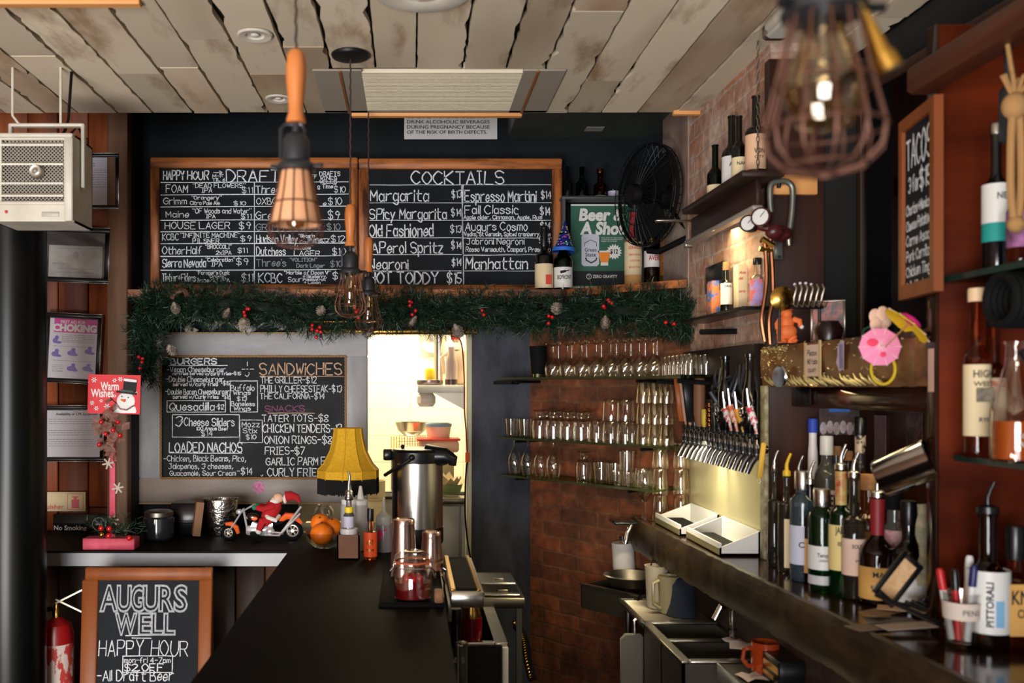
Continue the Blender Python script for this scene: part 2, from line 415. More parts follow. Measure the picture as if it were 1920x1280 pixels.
# ------------------------------------------------------------------ lettering: hand-drawn strokes and plain print
G = {}
for row in """A 022842 1434|B 0208 ~0828372505 ~0535433202|C ~472806042243|D 0208 ~082846442202|E 48080242 0535|F 480802 0535|G ~472806042243 434525|H 0802 4842 0545
I 0828 1812 0222|J ~38331203 1848|K 0802 480542|L 080242|M 0208244842|N 02084248|O ~28060422444628|P 0802 ~0838473505|Q ~28060422444628 2442|R 0802 ~0838473505 2542
S ~4728071535432203|T 0848 2822|U ~0804224448|V 082248|W 0812263248|X 0842 4802|Y 0825 4825 2522|Z 08480242
a ~3516041233 3632|b 0802 ~0526342203|c ~3516041232|d ~3516041233 3832|e ~043426041233|f ~38281612 0525|g ~3516041233 ~36312001|h 0802 ~05263532|i 0602 0708|j ~26211001 2728|k 0802 360432|l 0802
m 0602 ~05162522 ~25364542|n 0602 ~05263532|o ~16041222342616|p 0600 ~0526342203|q ~3516041233 3630|r 0602 ~052636|s ~35160524331203|t ~18132232 0636|u ~0603122233 3632|v 061236|w 0612253246|x 0632 3602|y 0613 3600|z 06360232
0 ~28060422444628|1 172822|2 ~0728473502 0242|3 ~0728473525 ~2545332203|4 380444 3832|5 480805 ~0525442203|6 ~3815041232443504|7 084812|8 ~250728472543220325|9 ~4728164547 4732
$ ~4728071535432203 2921|- 0535|. 0203|, 1301|: 0304 0607|" 0807 2827|' 0807|& ~4214173827160422|/ 0148|+ 2723 0545|# 1318 3338 0444 0646|! 0804 0203""".split('\n'):
    for g in row.split('|'):
        k, d = g.split(' ', 1)
        G[k] = [(q[0] == '~', [(int(a), int(b) - 2) for a, b in zip(q.lstrip('~')[::2], q.lstrip('~')[1::2])]) for q in d.split()]
GW = {k: max(x for _, p in g for x, _ in p) for k, g in G.items()}


def catmull(p, n=4):
    if len(p) < 3: return p
    cl = p[0] == p[-1]
    out = []
    for i in range(len(p) - 1):
        a = p[i - 1] if i else (p[-2] if cl else p[0]); b = p[i]; c = p[i + 1]
        d = p[i + 2] if i + 2 < len(p) else (p[1] if cl else p[-1])
        for k in range(n):
            t = k / n
            out.append(tuple(.5 * (2 * b[j] + (c[j] - a[j]) * t + (2 * a[j] - 5 * b[j] + 4 * c[j] - d[j]) * t * t + (3 * b[j] - a[j] - 3 * c[j] + d[j]) * t ** 3) for j in (0, 1)))
    return out + [p[-1]]


def ribbon(mb, pts, w_, O, U, V, N, th=.0007):
    """a flat stroke of width w_ along 2D points, laid on the plane O + x U + y V, standing th proud along N"""
    n = len(pts); vs = []
    for i in range(n):
        a = pts[max(0, i - 1)]; b = pts[min(n - 1, i + 1)]
        dx, dy = b[0] - a[0], b[1] - a[1]; l = math.hypot(dx, dy) or 1
        ww = w_ * R.uniform(.38, .62)
        ex = (dx / l) * w_ * .3 if i == n - 1 else (-(dx / l) * w_ * .3 if i == 0 else 0)
        ey = (dy / l) * w_ * .3 if i == n - 1 else (-(dy / l) * w_ * .3 if i == 0 else 0)
        for s in (1, -1):
            vs.append(O + U * (pts[i][0] - dy / l * ww * s + ex) + V * (pts[i][1] + dx / l * ww * s + ey) + N * th)
    return mb.add(vs, [(2 * i, 2 * i + 1, 2 * i + 3, 2 * i + 2) for i in range(n - 1)])


def chalk(mb, items, k, fr, th=.0007):
    """items: (text, x0, x1, baseline y, cap height[, stroke width]) in photo pixels; k metres per pixel; fr = (O, U, V, N, px0, py0)"""
    O, U, V, N, ox, oy = fr
    for it in items:
        t, x0, x1, yb, h = it[:5]
        sw = it[5] if len(it) > 5 else max(1.2, h * .105)
        adv = []; x = 0
        for ch in t:
            adv.append(x); x += 2.2 if ch == ' ' else GW.get(ch, 3) + 1.25
        tot = max(x - 1.25, 1); sx = (x1 - x0) / tot; sy = h / 6
        for ch, a in zip(t, adv):
            if ch not in G: continue
            jy = R.uniform(-.035, .035) * h; sl = R.uniform(-.05, .07); js = R.uniform(.94, 1.05)
            for sm, pts in G[ch]:
                q = [((x0 - ox) + (a + px_ + sl * py_) * sx, (oy - yb) + py_ * sy * js + jy) for px_, py_ in pts]
                if sm: q = catmull(q)
                q = [(u * k, v * k) for u, v in q]
                for run in ([q] if sm else list(zip(q, q[1:]))): ribbon(mb, list(run), sw * k, O, U, V, N, th)
    return mb


def lines(mb, segs, k, fr, w_=1.2, th=.0006):
    O, U, V, N, ox, oy = fr
    for x0, y0, x1, y1 in segs:
        n = 7
        pts = [(((x0 + (x1 - x0) * i / n) - ox + R.uniform(-.25, .25)) * k, (oy - (y0 + (y1 - y0) * i / n) + R.uniform(-.3, .3)) * k) for i in range(n + 1)]
        ribbon(mb, pts, w_ * k, O, U, V, N, th)
    return mb


def rect(x0, y0, x1, y1):
    return [(x0, y0, x1, y0), (x1, y0, x1, y1), (x1, y1, x0, y1), (x0, y1, x0, y0)]


_tc = {}


def glyphs(body, bold=0.0, shear=0.0, outline=False):
    """vertices and faces of printed text, cap height 1, left edge 0, baseline 0"""
    key = (body, bold, shear, outline)
    if key in _tc: return _tc[key]
    cu = bpy.data.curves.new('print', 'FONT'); cu.body = body; cu.offset = bold; cu.shear = shear; cu.resolution_u = 3
    cu.align_x = 'LEFT'
    if outline: cu.fill_mode = 'NONE'; cu.bevel_depth = outline; cu.bevel_resolution = 0
    o = bpy.data.objects.new('print', cu); C.objects.link(o)
    dg = bpy.context.evaluated_depsgraph_get(); me = bpy.data.meshes.new_from_object(o.evaluated_get(dg))
    vs = [v.co.copy() for v in me.vertices]; fs = [tuple(p.vertices) for p in me.polygons]
    bpy.data.objects.remove(o); bpy.data.curves.remove(cu); bpy.data.meshes.remove(me)
    x0 = min(v.x for v in vs); x1 = max(v.x for v in vs)
    y0 = min(v.y for v in vs) if not any(ch in body for ch in 'gjpqy,') else 0
    s = 1 / .69
    vs = [((v.x - x0) * s, v.y * s) for v in vs]
    _tc[key] = (vs, fs, (x1 - x0) * s)
    return _tc[key]


def pr(mb, text, x, y, h, O, U, V, N, width=None, bold=0.0, shear=0.0, th=.0006, wrap=None, center=False, outline=False):
    """print text on the plane (O, U, V); wrap = (radius) bends it round a vertical cylinder whose front is at O"""
    vs, fs, w0 = glyphs(text, bold, shear, outline)
    kx = (width / w0) if width else h
    if center: x = x - w0 * kx / 2
    out = []
    for a, b in vs:
        u, v = x + a * kx, y + b * h
        if wrap:
            an = u / wrap
            out.append(O + U * ((wrap + th) * math.sin(an)) + V * v + N * ((wrap + th) * math.cos(an) - wrap))
        else:
            out.append(O + U * u + V * v + N * th)
    mb.add(out, fs)
    return mb


XU, ZV, NY = Vector((1, 0, 0)), Vector((0, 0, 1)), Vector((0, -1, 0))

# ------------------------------------------------------------------ the setting
m = MB().box((-3, -3.2, -.05), (2.4, 7.2, 0)); struct('floor', m, m_floor)
# planked ceiling, far edge open to the recess above the back wall
mb = MB(); ZC = 2.67; x = -2.95
def edge_run(y0, y1, rough):
    pts = []; y = y0
    while y < y1:
        pts.append((R.random() ** 3 * rough + (R.uniform(.004, .013) if R.random() < .14 else 0), y)); y += R.uniform(.018, .06)
    pts.append((R.random() * .002, y1)); return pts
while x < 1.34:
    w_ = R.uniform(.122, .146); cuts = [-2.4]
    while cuts[-1] < 2.6: cuts.append(cuts[-1] + R.uniform(1.1, 2.2))
    yend = 2.93 if (x + w_ * .5 > -.235 and x + w_ * .5 < .405) else 3.405
    cuts = [c for c in cuts if c < yend - .35] + [yend + (R.uniform(-.003, .006))]
    for a, b in zip(cuts, cuts[1:]):
        mb.tone = R.random()
        l = edge_run(a + .002, b, .007); r = edge_run(a + .002, b, .007)
        g = R.uniform(.0015, .005)
        if R.random() < .4: l = [(q * .2, y) for q, y in l]
        if R.random() < .4: r = [(q * .2, y) for q, y in r]
        x1 = min(x + w_, 1.345)
        poly = [(x + g + q, y) for q, y in l] + [(x1 - g - q, y) for q, y in reversed(r)]
        dz = R.uniform(0, .004); mb.prism(poly[::-1], ZC + dz, ZC + .02)
    x += w_
struct('ceiling', mb, m_ceil)
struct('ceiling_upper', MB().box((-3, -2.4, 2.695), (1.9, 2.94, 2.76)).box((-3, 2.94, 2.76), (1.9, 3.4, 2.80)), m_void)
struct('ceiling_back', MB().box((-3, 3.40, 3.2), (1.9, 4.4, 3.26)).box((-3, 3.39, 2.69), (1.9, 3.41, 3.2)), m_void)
struct('ceiling_far', MB().box((-3, 4.4, 2.75), (2.4, 7.2, 2.8)), M('kitchen_ceiling', (200, 192, 176), .8))
struct('trim_1', MB().bbox((-2.0, 2.405, ZC - .012), (-.70, 2.432, ZC + .004), .002), m_pine)
struct('trim_2', MB().bbox((-.215, 3.385, ZC - .016), (.405, 3.412, ZC + .02), .002).bbox((.955, 3.385, ZC - .010), (1.06, 3.41, ZC + .02), .002), m_pine)
# back wall: a band above the hatch, a block left of it, the slate painted pier right of it
YW = 4.15
struct('wall_back', MB().box((-1.30, YW, 1.93), (1.195, YW + .14, 3.2)).box((-1.30, YW, 0), (-.50, YW + .14, 1.93)).box((-.50, YW, 0), (.085, YW + .14, 1.0)), m_black)
struct('wall_back_right', MB().box((.272, YW - .002, 0), (.535, YW + .3, 1.94)), m_slate)
# chamfered brick wall and the brick side wall
struct('wall_right_far', MB().box((0, 0, 0), (.86, .12, 1.93)), m_brick, loc=(.530, YW, 0), rz=math.atan2(-.65, .522))
struct('wall_right_near', MB().box((0, 0, 0), (.80, .14, 3.2)), m_brickw, loc=(1.05, 3.52, 0), rz=-PI / 2)
struct('wall_right_upper', MB().box((1.045, 3.52, 1.94), (1.19, 3.87, 3.2)), m_plaster)
struct('wall_right', MB().box((1.75, -3.2, 0), (1.83, 3.0, 2.7)), m_dkwood)
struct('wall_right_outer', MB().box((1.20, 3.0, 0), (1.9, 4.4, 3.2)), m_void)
struct('wall_left', MB().box((-2.9, -3.2, 0), (-2.8, 4.1, 3.2)), m_oldwood2)
# timber boards on the wall at the far left
mb = MB(); x = -2.8; YL = 3.95
while x < -1.275:
    w_ = R.uniform(.115, .15); z = 0; x1 = min(x + w_, -1.275)
    while z < 3.2:
        h = R.uniform(.5, 1.3); mb.tone = R.random()
        mb.bbox((x + .002, YL + R.uniform(0, .006), z + .002), (x1 - .002, YL + .02, min(z + h, 3.2) - .002), .003); z += h
    x += w_
struct('wall_left_inner', mb, m_oldwood)
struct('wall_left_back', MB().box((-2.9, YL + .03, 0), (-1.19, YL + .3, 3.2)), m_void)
mb = MB(); mb.tone = .6; mb.bbox((-1.275, YL - .035, 0), (-1.19, YL + .03, 3.2), .004)
struct('trim_3', mb, m_oldwood2)
# kitchen behind the hatch
struct('wall_rear', MB().box((-1.6, 6.0, 0), (1.2, 6.1, 2.8)), m_tile)
struct('wall_rear_right', MB().box((.62, 4.45, 0), (.72, 6.0, 2.8)).box((-1.6, 4.3, 0), (-1.5, 6.0, 2.8)), M('kitchen_side_paint', (214, 204, 180), .6))
struct('trim_4', MB().bbox((.250, YW + .005, .3), (.278, YW + .13, 1.94), .003), M('hatch_jamb_paint', (196, 190, 160), .5))
struct('trim_5', MB().bbox((-.50, YW - .012, 1.905), (.30, YW + .05, 1.935), .003).bbox((-.50, YW - .012, 1.955), (.30, YW + .01, 1.97), .003), m_gold)
struct('trim_6', MB().bbox((-.50, YW + .0, 1.0), (.085, YW + .32, 1.03), .004), M('hatch_sill_paint', (150, 140, 120), .5))

# ------------------------------------------------------------------ ceiling fittings
struct('ceiling_upper_hatch', MB().box((-.35, 2.90, 2.70), (.52, 3.40, 2.71)), m_void)
t = T('ceiling_vent_panel', 'cream corrugated panel in a wooden frame set into the plank ceiling', 'ceiling panel', (.09, 3.155, ZC))
mb = MB()
for i in range(28): y = -.206 + i * .01455; mb.box((-.245, y, -.007), (.265, y + .0085, .006))
part('cream_slats', mb, M('cream_corrugated', (216, 205, 180), .6), t)
part('slat_shade_sheet', MB().box((-.245, -.21, .006), (.265, .205, .010)), M('painted_slat_shade', (120, 108, 90), .7), t)  # darker cream sheet puts shade into the gaps between the slats
part('frame', MB().bbox((-.40, -.225, -.006), (-.243, .225, .0), .003).bbox((.263, -.225, -.006), (.40, .225, .0), .003).bbox((-.40, .200, -.006), (.40, .228, .0), .003), M('greyed_white_wood', (150, 140, 128), .7), t)
part('edge_strip', MB().bbox((-.318, -.225, -.010), (-.308, .225, -.004), .002).bbox((.306, -.225, -.010), (.316, .225, -.004), .002), M('stained_strip', (130, 84, 50), .6), t)


def downlight(loc, r, label):
    t = T('recessed_downlight', label, 'ceiling light', loc, 'recessed ceiling lights')
    part('trim_ring', MB().lathe([(r * .50, .0), (r * .56, -.004), (r * .93, -.006), (r, -.003), (r, 0)], 28), m_offw, t)
    part('reflector', MB().lathe([(r * .58, -.002), (r * .45, .004), (0, .006)], 24), m_offw, t)
    part('lamp_lens', MB().ball((0, 0, -.001), r * .26, 12, 6, 1, 1, .4), M('frosted_lens', (200, 198, 190), .3), t)


downlight((-.442, 2.648, ZC), .05, 'small round downlight in the planks near the blurred handle lamp')
downlight((-.458, 3.23, ZC), .045, 'small round downlight at the ceiling edge, half behind the wooden lamp handle')
downlight((.03, 2.36, ZC), .125, 'large white round ceiling light cut off by the top of the photo')
t = T('ceiling_track_light', 'pale metal strip fitting fixed under the planks behind the cage lamp', 'ceiling light', (1.0, 2.33, ZC))
part('housing', MB().bbox((-.035, -.22, -.03), (.035, .22, 0), .006), m_offw, t)
part('clear_diffuser', MB().bbox((-.028, -.23, -.045), (.028, .23, -.03), .008), M('milky_diffuser', (210, 206, 196), .25), t)
part('end_cap', MB().bbox((-.03, .22, -.044), (.03, .25, -.004), .006), m_steel, t)


# ------------------------------------------------------------------ pendant lamps with turned handles and wire cages
def pendant(loc, label, zc=ZC, s=1.0, canopy=True, bulb='tube', sleeve=None, rz=0.0):
    """loc is the top of the handle; the lamp hangs below it"""
    t = T('cage_pendant_lamp', label, 'pendant lamp', loc, 'caged work lamps on cords', rz)
    L_ = zc - loc[2]
    if canopy: part('ceiling_canopy', MB().lathe([(0, L_ - .016), (.012, L_ - .018), (.055, L_ - .010), (.058, L_ - .003), (.056, L_)], 24), m_iron, t)
    part('cord', MB().tube([(.0012 * math.sin(i * 2.1), .0012 * math.cos(i * 2.1), -.002 + (L_ - .012) * i / 40) for i in range(41)], .0026, 6), M('twisted_brown_cord', (52, 38, 36), .8), t)
    part('handle', MB().lathe([(0, 0), (.010, .0), (.0155, -.008), (.0175, -.03), (.017, -.05), (.0135, -.085), (.0125, -.105), (.0165, -.118), (.0165, -.124), (0, -.124)], 20), m_handle, t)
    mb = MB()
    mb.tube([(-.026, 0, -.185), (-.026, 0, -.135), (-.018, 0, -.126), (.010, 0, -.126), (.014, 0, -.135), (.014, 0, -.185)], .0035, 6)
    part('yoke', mb, m_gun, t)
    part('socket', MB().lathe([(0, -.124), (.006, -.126), (.007, -.140), (.016, -.144), (.023, -.155), (.024, -.19), (.030, -.194), (.034, -.200), (.034, -.206), (.022, -.21), (.0, -.21)], 20), m_gun, t)
    part('clamp_screw', MB().tube([(.03, -.01, -.2), (.047, -.016, -.2)], .004, 8).tube([(-.03, 0, -.2), (-.043, 0, -.2)], .005, 8), m_iron, t)
    mb = MB(); prof = [(.027, -.206), (.034, -.245), (.044, -.285), (.048, -.300), (.045, -.318), (.030, -.333), (.008, -.338)]
    for i in range(12):
        a = 2 * PI * i / 12; mb.tube([(r * math.cos(a), r * math.sin(a), z) for r, z in prof], .0013, 5)
    for r, z in ((.038, -.262), (.048, -.300), (.033, -.331), (.010, -.338)):
        mb.tube([(r * math.cos(2 * PI * i / 28), r * math.sin(2 * PI * i / 28), z) for i in range(28)], .0014, 5, closed=True)
    part('wire_cage', mb, m_cage, t)
    if sleeve:
        part('half_shade', MB().lathe([(.026, -.206), (.033, -.245), (.0425, -.285), (.0425, -.298), (.041, -.297), (.032, -.245), (.025, -.207)], 28), sleeve, t)
    if bulb == 'tube':
        bu = part('bulb', MB().lathe([(.012, -.205), (.017, -.225), (.019, -.245), (.019, -.290), (.014, -.302), (0, -.306)], 18), m_bulb, t)
    else:
        bu = part('bulb', MB().lathe([(.012, -.205), (.018, -.225), (.032, -.258), (.033, -.275), (.022, -.297), (0, -.304)], 20), m_bulb, t)
    part('filament', MB().tube([(.007 * math.cos(i * 1.4), .004 * math.sin(i * 1.9), -.215 - .0032 * i) for i in range(22)], .0006, 4), m_copper, bu)
    if s != 1: t.scale = (s, s, s)
    return t


pendant((P(555, 95, 1.6)[0], 1.6, 2.247), 'blurred caged lamp with a peach half shade, hanging in front of the draft board', sleeve=M('peach_half_shade', (196, 142, 104), .6))
pendant(tuple(P(657, 384, 2.80)), 'caged lamp with a clear bulb on a cord from the round black ceiling canopy', rz=.4)
pendant(tuple(P(691, 445, 3.34)), 'smaller caged lamp hanging just behind the one on the black canopy', rz=.9, canopy=False)
t = pendant((P(1545, 0, .88)[0], .88, 1.87 + .338 * 1.14), 'large rusty caged bulb hanging close to the camera, wooden handle out of frame', bulb='round', s=1.14, zc=2.6, rz=.3)
part('pull_switch', MB().tube([(.020, -.022, -.208), (.031, -.030, -.246)], [.003, .008], 10).tube([(.031, -.030, -.246), (.036, -.033, -.258)], [.010, .011], 10), m_gold, t)
# ------------------------------------------------------------------ menu boards above the garland
def board_frame(px0, py0, px1, py1):
    return ((px0 + px1) / 2, (py0 + py1) / 2)


def wood_frame(mb_h, mb_v, x0, z0, x1, z1, wl, wr, wt, wb, y0, y1, b=.004):
    mb_h.bbox((x0, y0, z1 - wt), (x1, y1, z1), b); mb_h.bbox((x0, y0, z0), (x1, y1, z0 + wb), b)
    mb_v.bbox((x0, y0, z0 + wb), (x0 + wl, y1, z1 - wt), b); mb_v.bbox((x1 - wr, y0, z0 + wb), (x1, y1, z1 - wt), b)


def frame4(t, x0, z0, x1, z1, wl, wr, wt, wb, y0, y1, b, mh, mv):
    part('frame_rail', MB().bbox((x0, y0, z1 - wt), (x1, y1, z1), b), mh, t); part('frame_rail', MB().bbox((x0, y0, z0), (x1, y1, z0 + wb), b), mh, t)
    part('frame_stile', MB().bbox((x0, y0, z0 + wb), (x0 + wl, y1, z1 - wt), b), mv, t); part('frame_stile', MB().bbox((x1 - wr, y0, z0 + wb), (x1, y1, z1 - wt), b), mv, t)


def menu_board(name, label, out, inn, Y, bm, thick=.03, inner_lip=True):
    k = Y / F; cx, cy = (out[0] + out[2]) / 2, (out[1] + out[3]) / 2
    t = T(name, label, 'chalkboard', tuple(P(cx, cy, Y)))
    X = lambda p: (p - cx) * k
    Z = lambda p: (cy - p) * k
    frame4(t, X(out[0]), Z(out[3]), X(out[2]), Z(out[1]), X(inn[0]) - X(out[0]), X(out[2]) - X(inn[2]), Z(out[1]) - Z(inn[1]), Z(inn[3]) - Z(out[3]), -thick, 0, .004, m_frame, m_framez)
    part('writing_panel', MB().box((X(inn[0]) - .004, -thick * .45, Z(inn[3]) - .004), (X(inn[2]) + .004, -.002, Z(inn[1]) + .004)), bm, t)
    fr = (Vector((0, -thick * .45, 0)), XU, ZV, NY, cx, cy)
    return t, k, fr


t, k, fr = menu_board('menu_chalkboard', 'draft beer chalkboard with happy hour heading in a charred pine frame', (285, 298, 671, 548), (302, 317, 656, 534), 4.07, m_board)
mb = MB(); md = MB()
chalk(mb, [('HAPPY', 308, 347, 338, 17, 2.1), ('HOUR', 353, 392, 338, 16, 2.1), ('M-F', 400, 420, 334, 6), ('TIL 6', 400, 423, 341, 5.5), ('DRAFT', 426, 524, 342, 22, 2.3),
    ('DRAFTS', 600, 638, 331, 8), ('WINES', 601, 632, 338.5, 6.5), ('WELLS', 600, 632, 345, 6), ('OFF', 580, 594, 336, 7),
    ('FOAM', 313, 353, 362, 14), ('"DEAD FLOWERS"', 363, 461, 353, 8), ('IPA', 380, 399, 362, 8), ('$11', 455, 475, 363, 11), ("Three's", 481, 536, 363, 14), ('g Time"', 596, 629, 354, 7), ('$10', 627, 648, 362, 11),
    ('Grimm', 308, 351, 384, 12), ('"Orangery"', 361, 416, 375, 7), ('Citra Pale Ale', 358, 413, 385, 6.5), ('$10', 440, 462, 386, 7.5), ('OXBOW', 482, 530, 384, 12), ('e', 606, 612, 386, 7), ('$10', 616, 641, 385, 13),
    ('Maine', 313, 355, 408, 11), ('"OF Woods and Water"', 363, 472, 401, 9), ('IPA', 388, 405, 410, 7), ('$11', 453, 472, 411, 9), ('Green', 481, 530, 411, 13), ('$9', 616, 636, 412, 15),
    ('HOUSE LAGER', 311, 432, 430, 13), ('$9', 450, 470, 430, 13),
    ('KCBC', 306, 336, 451, 12), ('"INFINITE MACHINE"', 340, 451, 446, 8.5), ('PILSNER', 363, 412, 456.5, 8), ('$9', 452, 471, 453, 10), ('Hudson Valley', 482, 558, 457, 16), ('"Glycerin', 561, 590, 446, 6), ('Blueberry', 578, 618, 451.5, 5), ('Crumble Sour', 563, 616, 457, 5), ('$12', 621, 647, 455, 12),
    ('OtherHalf', 306, 379, 477, 14), ('"BROCCOLI"', 387, 435, 467, 7.5), ('2xIPA', 406, 435, 478, 7), ('$11', 447, 465, 474.5, 9), ('Dutchess', 482, 536, 479.5, 15), ('"Watcube"', 541, 587, 468, 7), ('LAGER', 552, 600, 480, 9), ('$10', 624, 648, 479, 13),
    ('Sierra Nevada', 306, 387, 501.5, 16), ('"Celebration"', 387, 441, 491, 7), ('IPA', 398, 418, 500, 8.5), ('$9', 444, 466, 497, 12),
    ('Timber+Fidens', 306, 368, 528, 14), ('"Forager\'s Dusk', 370, 431, 515, 6.5), ('Dream"', 395, 424, 521.5, 5.5), ('Imperial IPA', 371, 432, 529.5, 7.5), ('$11', 454, 475, 528, 14),
    ('KCBC', 486, 530, 530, 17), ('"Marble of Doom V"', 534, 620, 515, 6.5), ('Sour', 541, 566, 529, 9.5), ('+ Blueberry,', 569, 613, 521.5, 5.5), ('Passionfruit', 569, 611, 527, 5), ('+ Lemon', 571, 601, 532.5, 5), ('$11', 624, 648, 524, 13)], k, fr)
lines(mb, [(303, y, 654, y - 1.5) for y in (343.5, 366.5, 389, 414, 435.5, 458, 481.5, 507.5)] + [(478, 344, 478, 533), (402, 325, 417, 325), (413, 322, 418, 325), (413, 328, 418, 325)], k, fr, 1.5)
chalk(md, [('GRIMM', 481, 532, 433, 12), ('"Clouds"', 548, 608, 431, 7), ('$10', 614, 638, 432, 12), ("Three's", 482, 537, 500, 13), ('"VOLITION"', 544, 594, 491, 6.5), ('Dark Lager', 557, 609, 502, 7), ('$10', 620, 642, 501, 11)], k, fr)
part('chalk_lettering', mb, m_chalk, t); part('faded_lettering', md, m_chalkd, t, 'faint half rubbed out lettering')

t, k, fr = menu_board('menu_chalkboard', 'cocktail price chalkboard in a charred pine frame, hanging beside the draft beer one', (673, 300, 1052, 549), (692, 319, 1034, 535), 4.07, m_board)
mb = MB()
chalk(mb, [('COCKTAILS', 772, 944, 346.5, 24, 2.4), ('Margarita', 695, 803, 378, 21), ('$13', 847, 865, 372, 14), ('SPicy Margarita', 693, 837, 411.5, 19), ('$14', 846, 865, 406, 14), ('Old Fashioned', 693, 812, 444, 22), ('$13', 844, 865, 437, 14),
    ('APerol Spritz', 698, 830, 475, 20), ('$14', 846, 865, 467, 14), ('Negroni', 691, 765, 505, 19), ('$14', 847, 865, 499, 14), ('HOT TODDY', 691, 821, 532, 21, 2.8), ('$15', 838, 865, 532, 21),
    ('Espresso Martini', 871, 1004, 379, 20), ('$14', 1014, 1032, 373, 14), ('Fall Classic', 871, 971, 402, 16), ('$14', 1012, 1031, 404, 15), ('Apple cider, Cinnamon, Apple, Rum', 869, 1015, 412, 7.5),
    ('Augurs Cosmo', 872, 988, 433, 15), ('$14', 1012, 1031, 430, 12), ('Vodka, St Germain, Spiced cranberry, Lime', 870, 1031, 443.5, 7.5), ('Jabroni Negroni', 874, 982, 459, 12), ('$14', 1010, 1031, 457, 11), ('Rosso Vermouth, Campari, Prosecco', 873, 1031, 472.5, 8.5), ('Manhattan', 873, 988, 505, 21)], k, fr)
lines(mb, [(692, 348, 1033, 347.5)] + [(692, y, 865, y) for y in (381.5, 414, 446.5, 478, 508.5)] + [(868, y, 1033, y) for y in (381, 414, 447, 478.5, 508.5)] + [(865, 349, 868, 534)], k, fr, 1.0)
lines(mb, [(868, 349, 866, 400), (866, 400, 869, 534), (868, 479, 1010, 478)], k, fr, 2.2)
part('chalk_lettering', mb, m_chalk, t)
part('nail', MB().lathe([(0, -.034), (.004, -.033), (.004, -.02)], 8, (0, 0, 0)), m_chrome, t) if False else None

# ------------------------------------------------------------------ food board in the weathered grey frame
Y = 4.12; k = Y / F; cx, cy = 476, 783
t = T('menu_chalkboard', 'large food menu chalkboard of burgers and sandwiches in a weathered grey frame with rope trim', 'chalkboard', tuple(P(cx, cy, Y)))
X = lambda p: (p - cx) * k
Z = lambda p: (cy - p) * k
m_weather = M('weathered_grey_paint', (148, 147, 150), .7, col2=(188, 186, 188), ns=5, stretch=(.25, 1, 1), col3=(150, 122, 96), bump=.15)
m_weatherz = M('weathered_grey_paint_upright', (142, 142, 146), .7, col2=(184, 183, 186), ns=5, stretch=(1, 1, .25), col3=(128, 118, 108), bump=.15)
frame4(t, X(262), Z(940), X(690), Z(626), 43 * k, 41 * k, 42 * k, 45 * k, -.03, 0, .006, m_weather, m_weatherz)
part('gilt_edge', MB().box((X(262), -.034, Z(626)), (X(690), -.002, Z(623.5))).box((X(259.5), -.034, Z(940)), (X(262), -.002, Z(626))).box((X(262), -.034, Z(943)), (X(690), -.002, Z(940))), M('worn_gilt', (150, 118, 66), .5), t)
part('writing_panel', MB().box((X(304), -.016, Z(896)), (X(650), -.004, Z(667))), m_board2, t)
mb = MB()
for (x0, z0, x1, z1) in ((X(305), Z(668), X(649), Z(668)), (X(649), Z(668), X(649), Z(895)), (X(649), Z(895), X(305), Z(895)), (X(305), Z(895), X(305), Z(668))):
    n = int(math.hypot(x1 - x0, z1 - z0) / .006)
    for ph in (0, PI):
        mb.tube([(x0 + (x1 - x0) * i / n + .0028 * math.cos(i * 1.25 + ph) * (z1 != z0), -.030 - .0028 * math.sin(i * 1.25 + ph), z0 + (z1 - z0) * i / n + .0028 * math.cos(i * 1.25 + ph) * (z1 == z0)) for i in range(n + 1)], .0036, 5)
part('rope_trim', mb, m_rope, t)
mb = MB()   # carved scroll crest on the top edge, half in the garland
for sx in (1, -1):
    mb.tube([(X(465) + sx * q[0] * k, -.02, Z(626) + q[1] * k) for q in catmull([(-3, 3), (18, 14), (45, 22), (68, 12), (74, 22), (92, 28), (106, 20), (110, 6), (100, 3), (96, 10)], 6)], [.010 + .006 * math.sin(i * .5) for i in range(55)], 8)
part('carved_crest', mb, M('carved_crest_paint', (150, 156, 166), .7, col2=(186, 170, 144), ns=20), t)
fr = (Vector((0, -.016, 0)), XU, ZV, NY, cx, cy)
mb = MB()
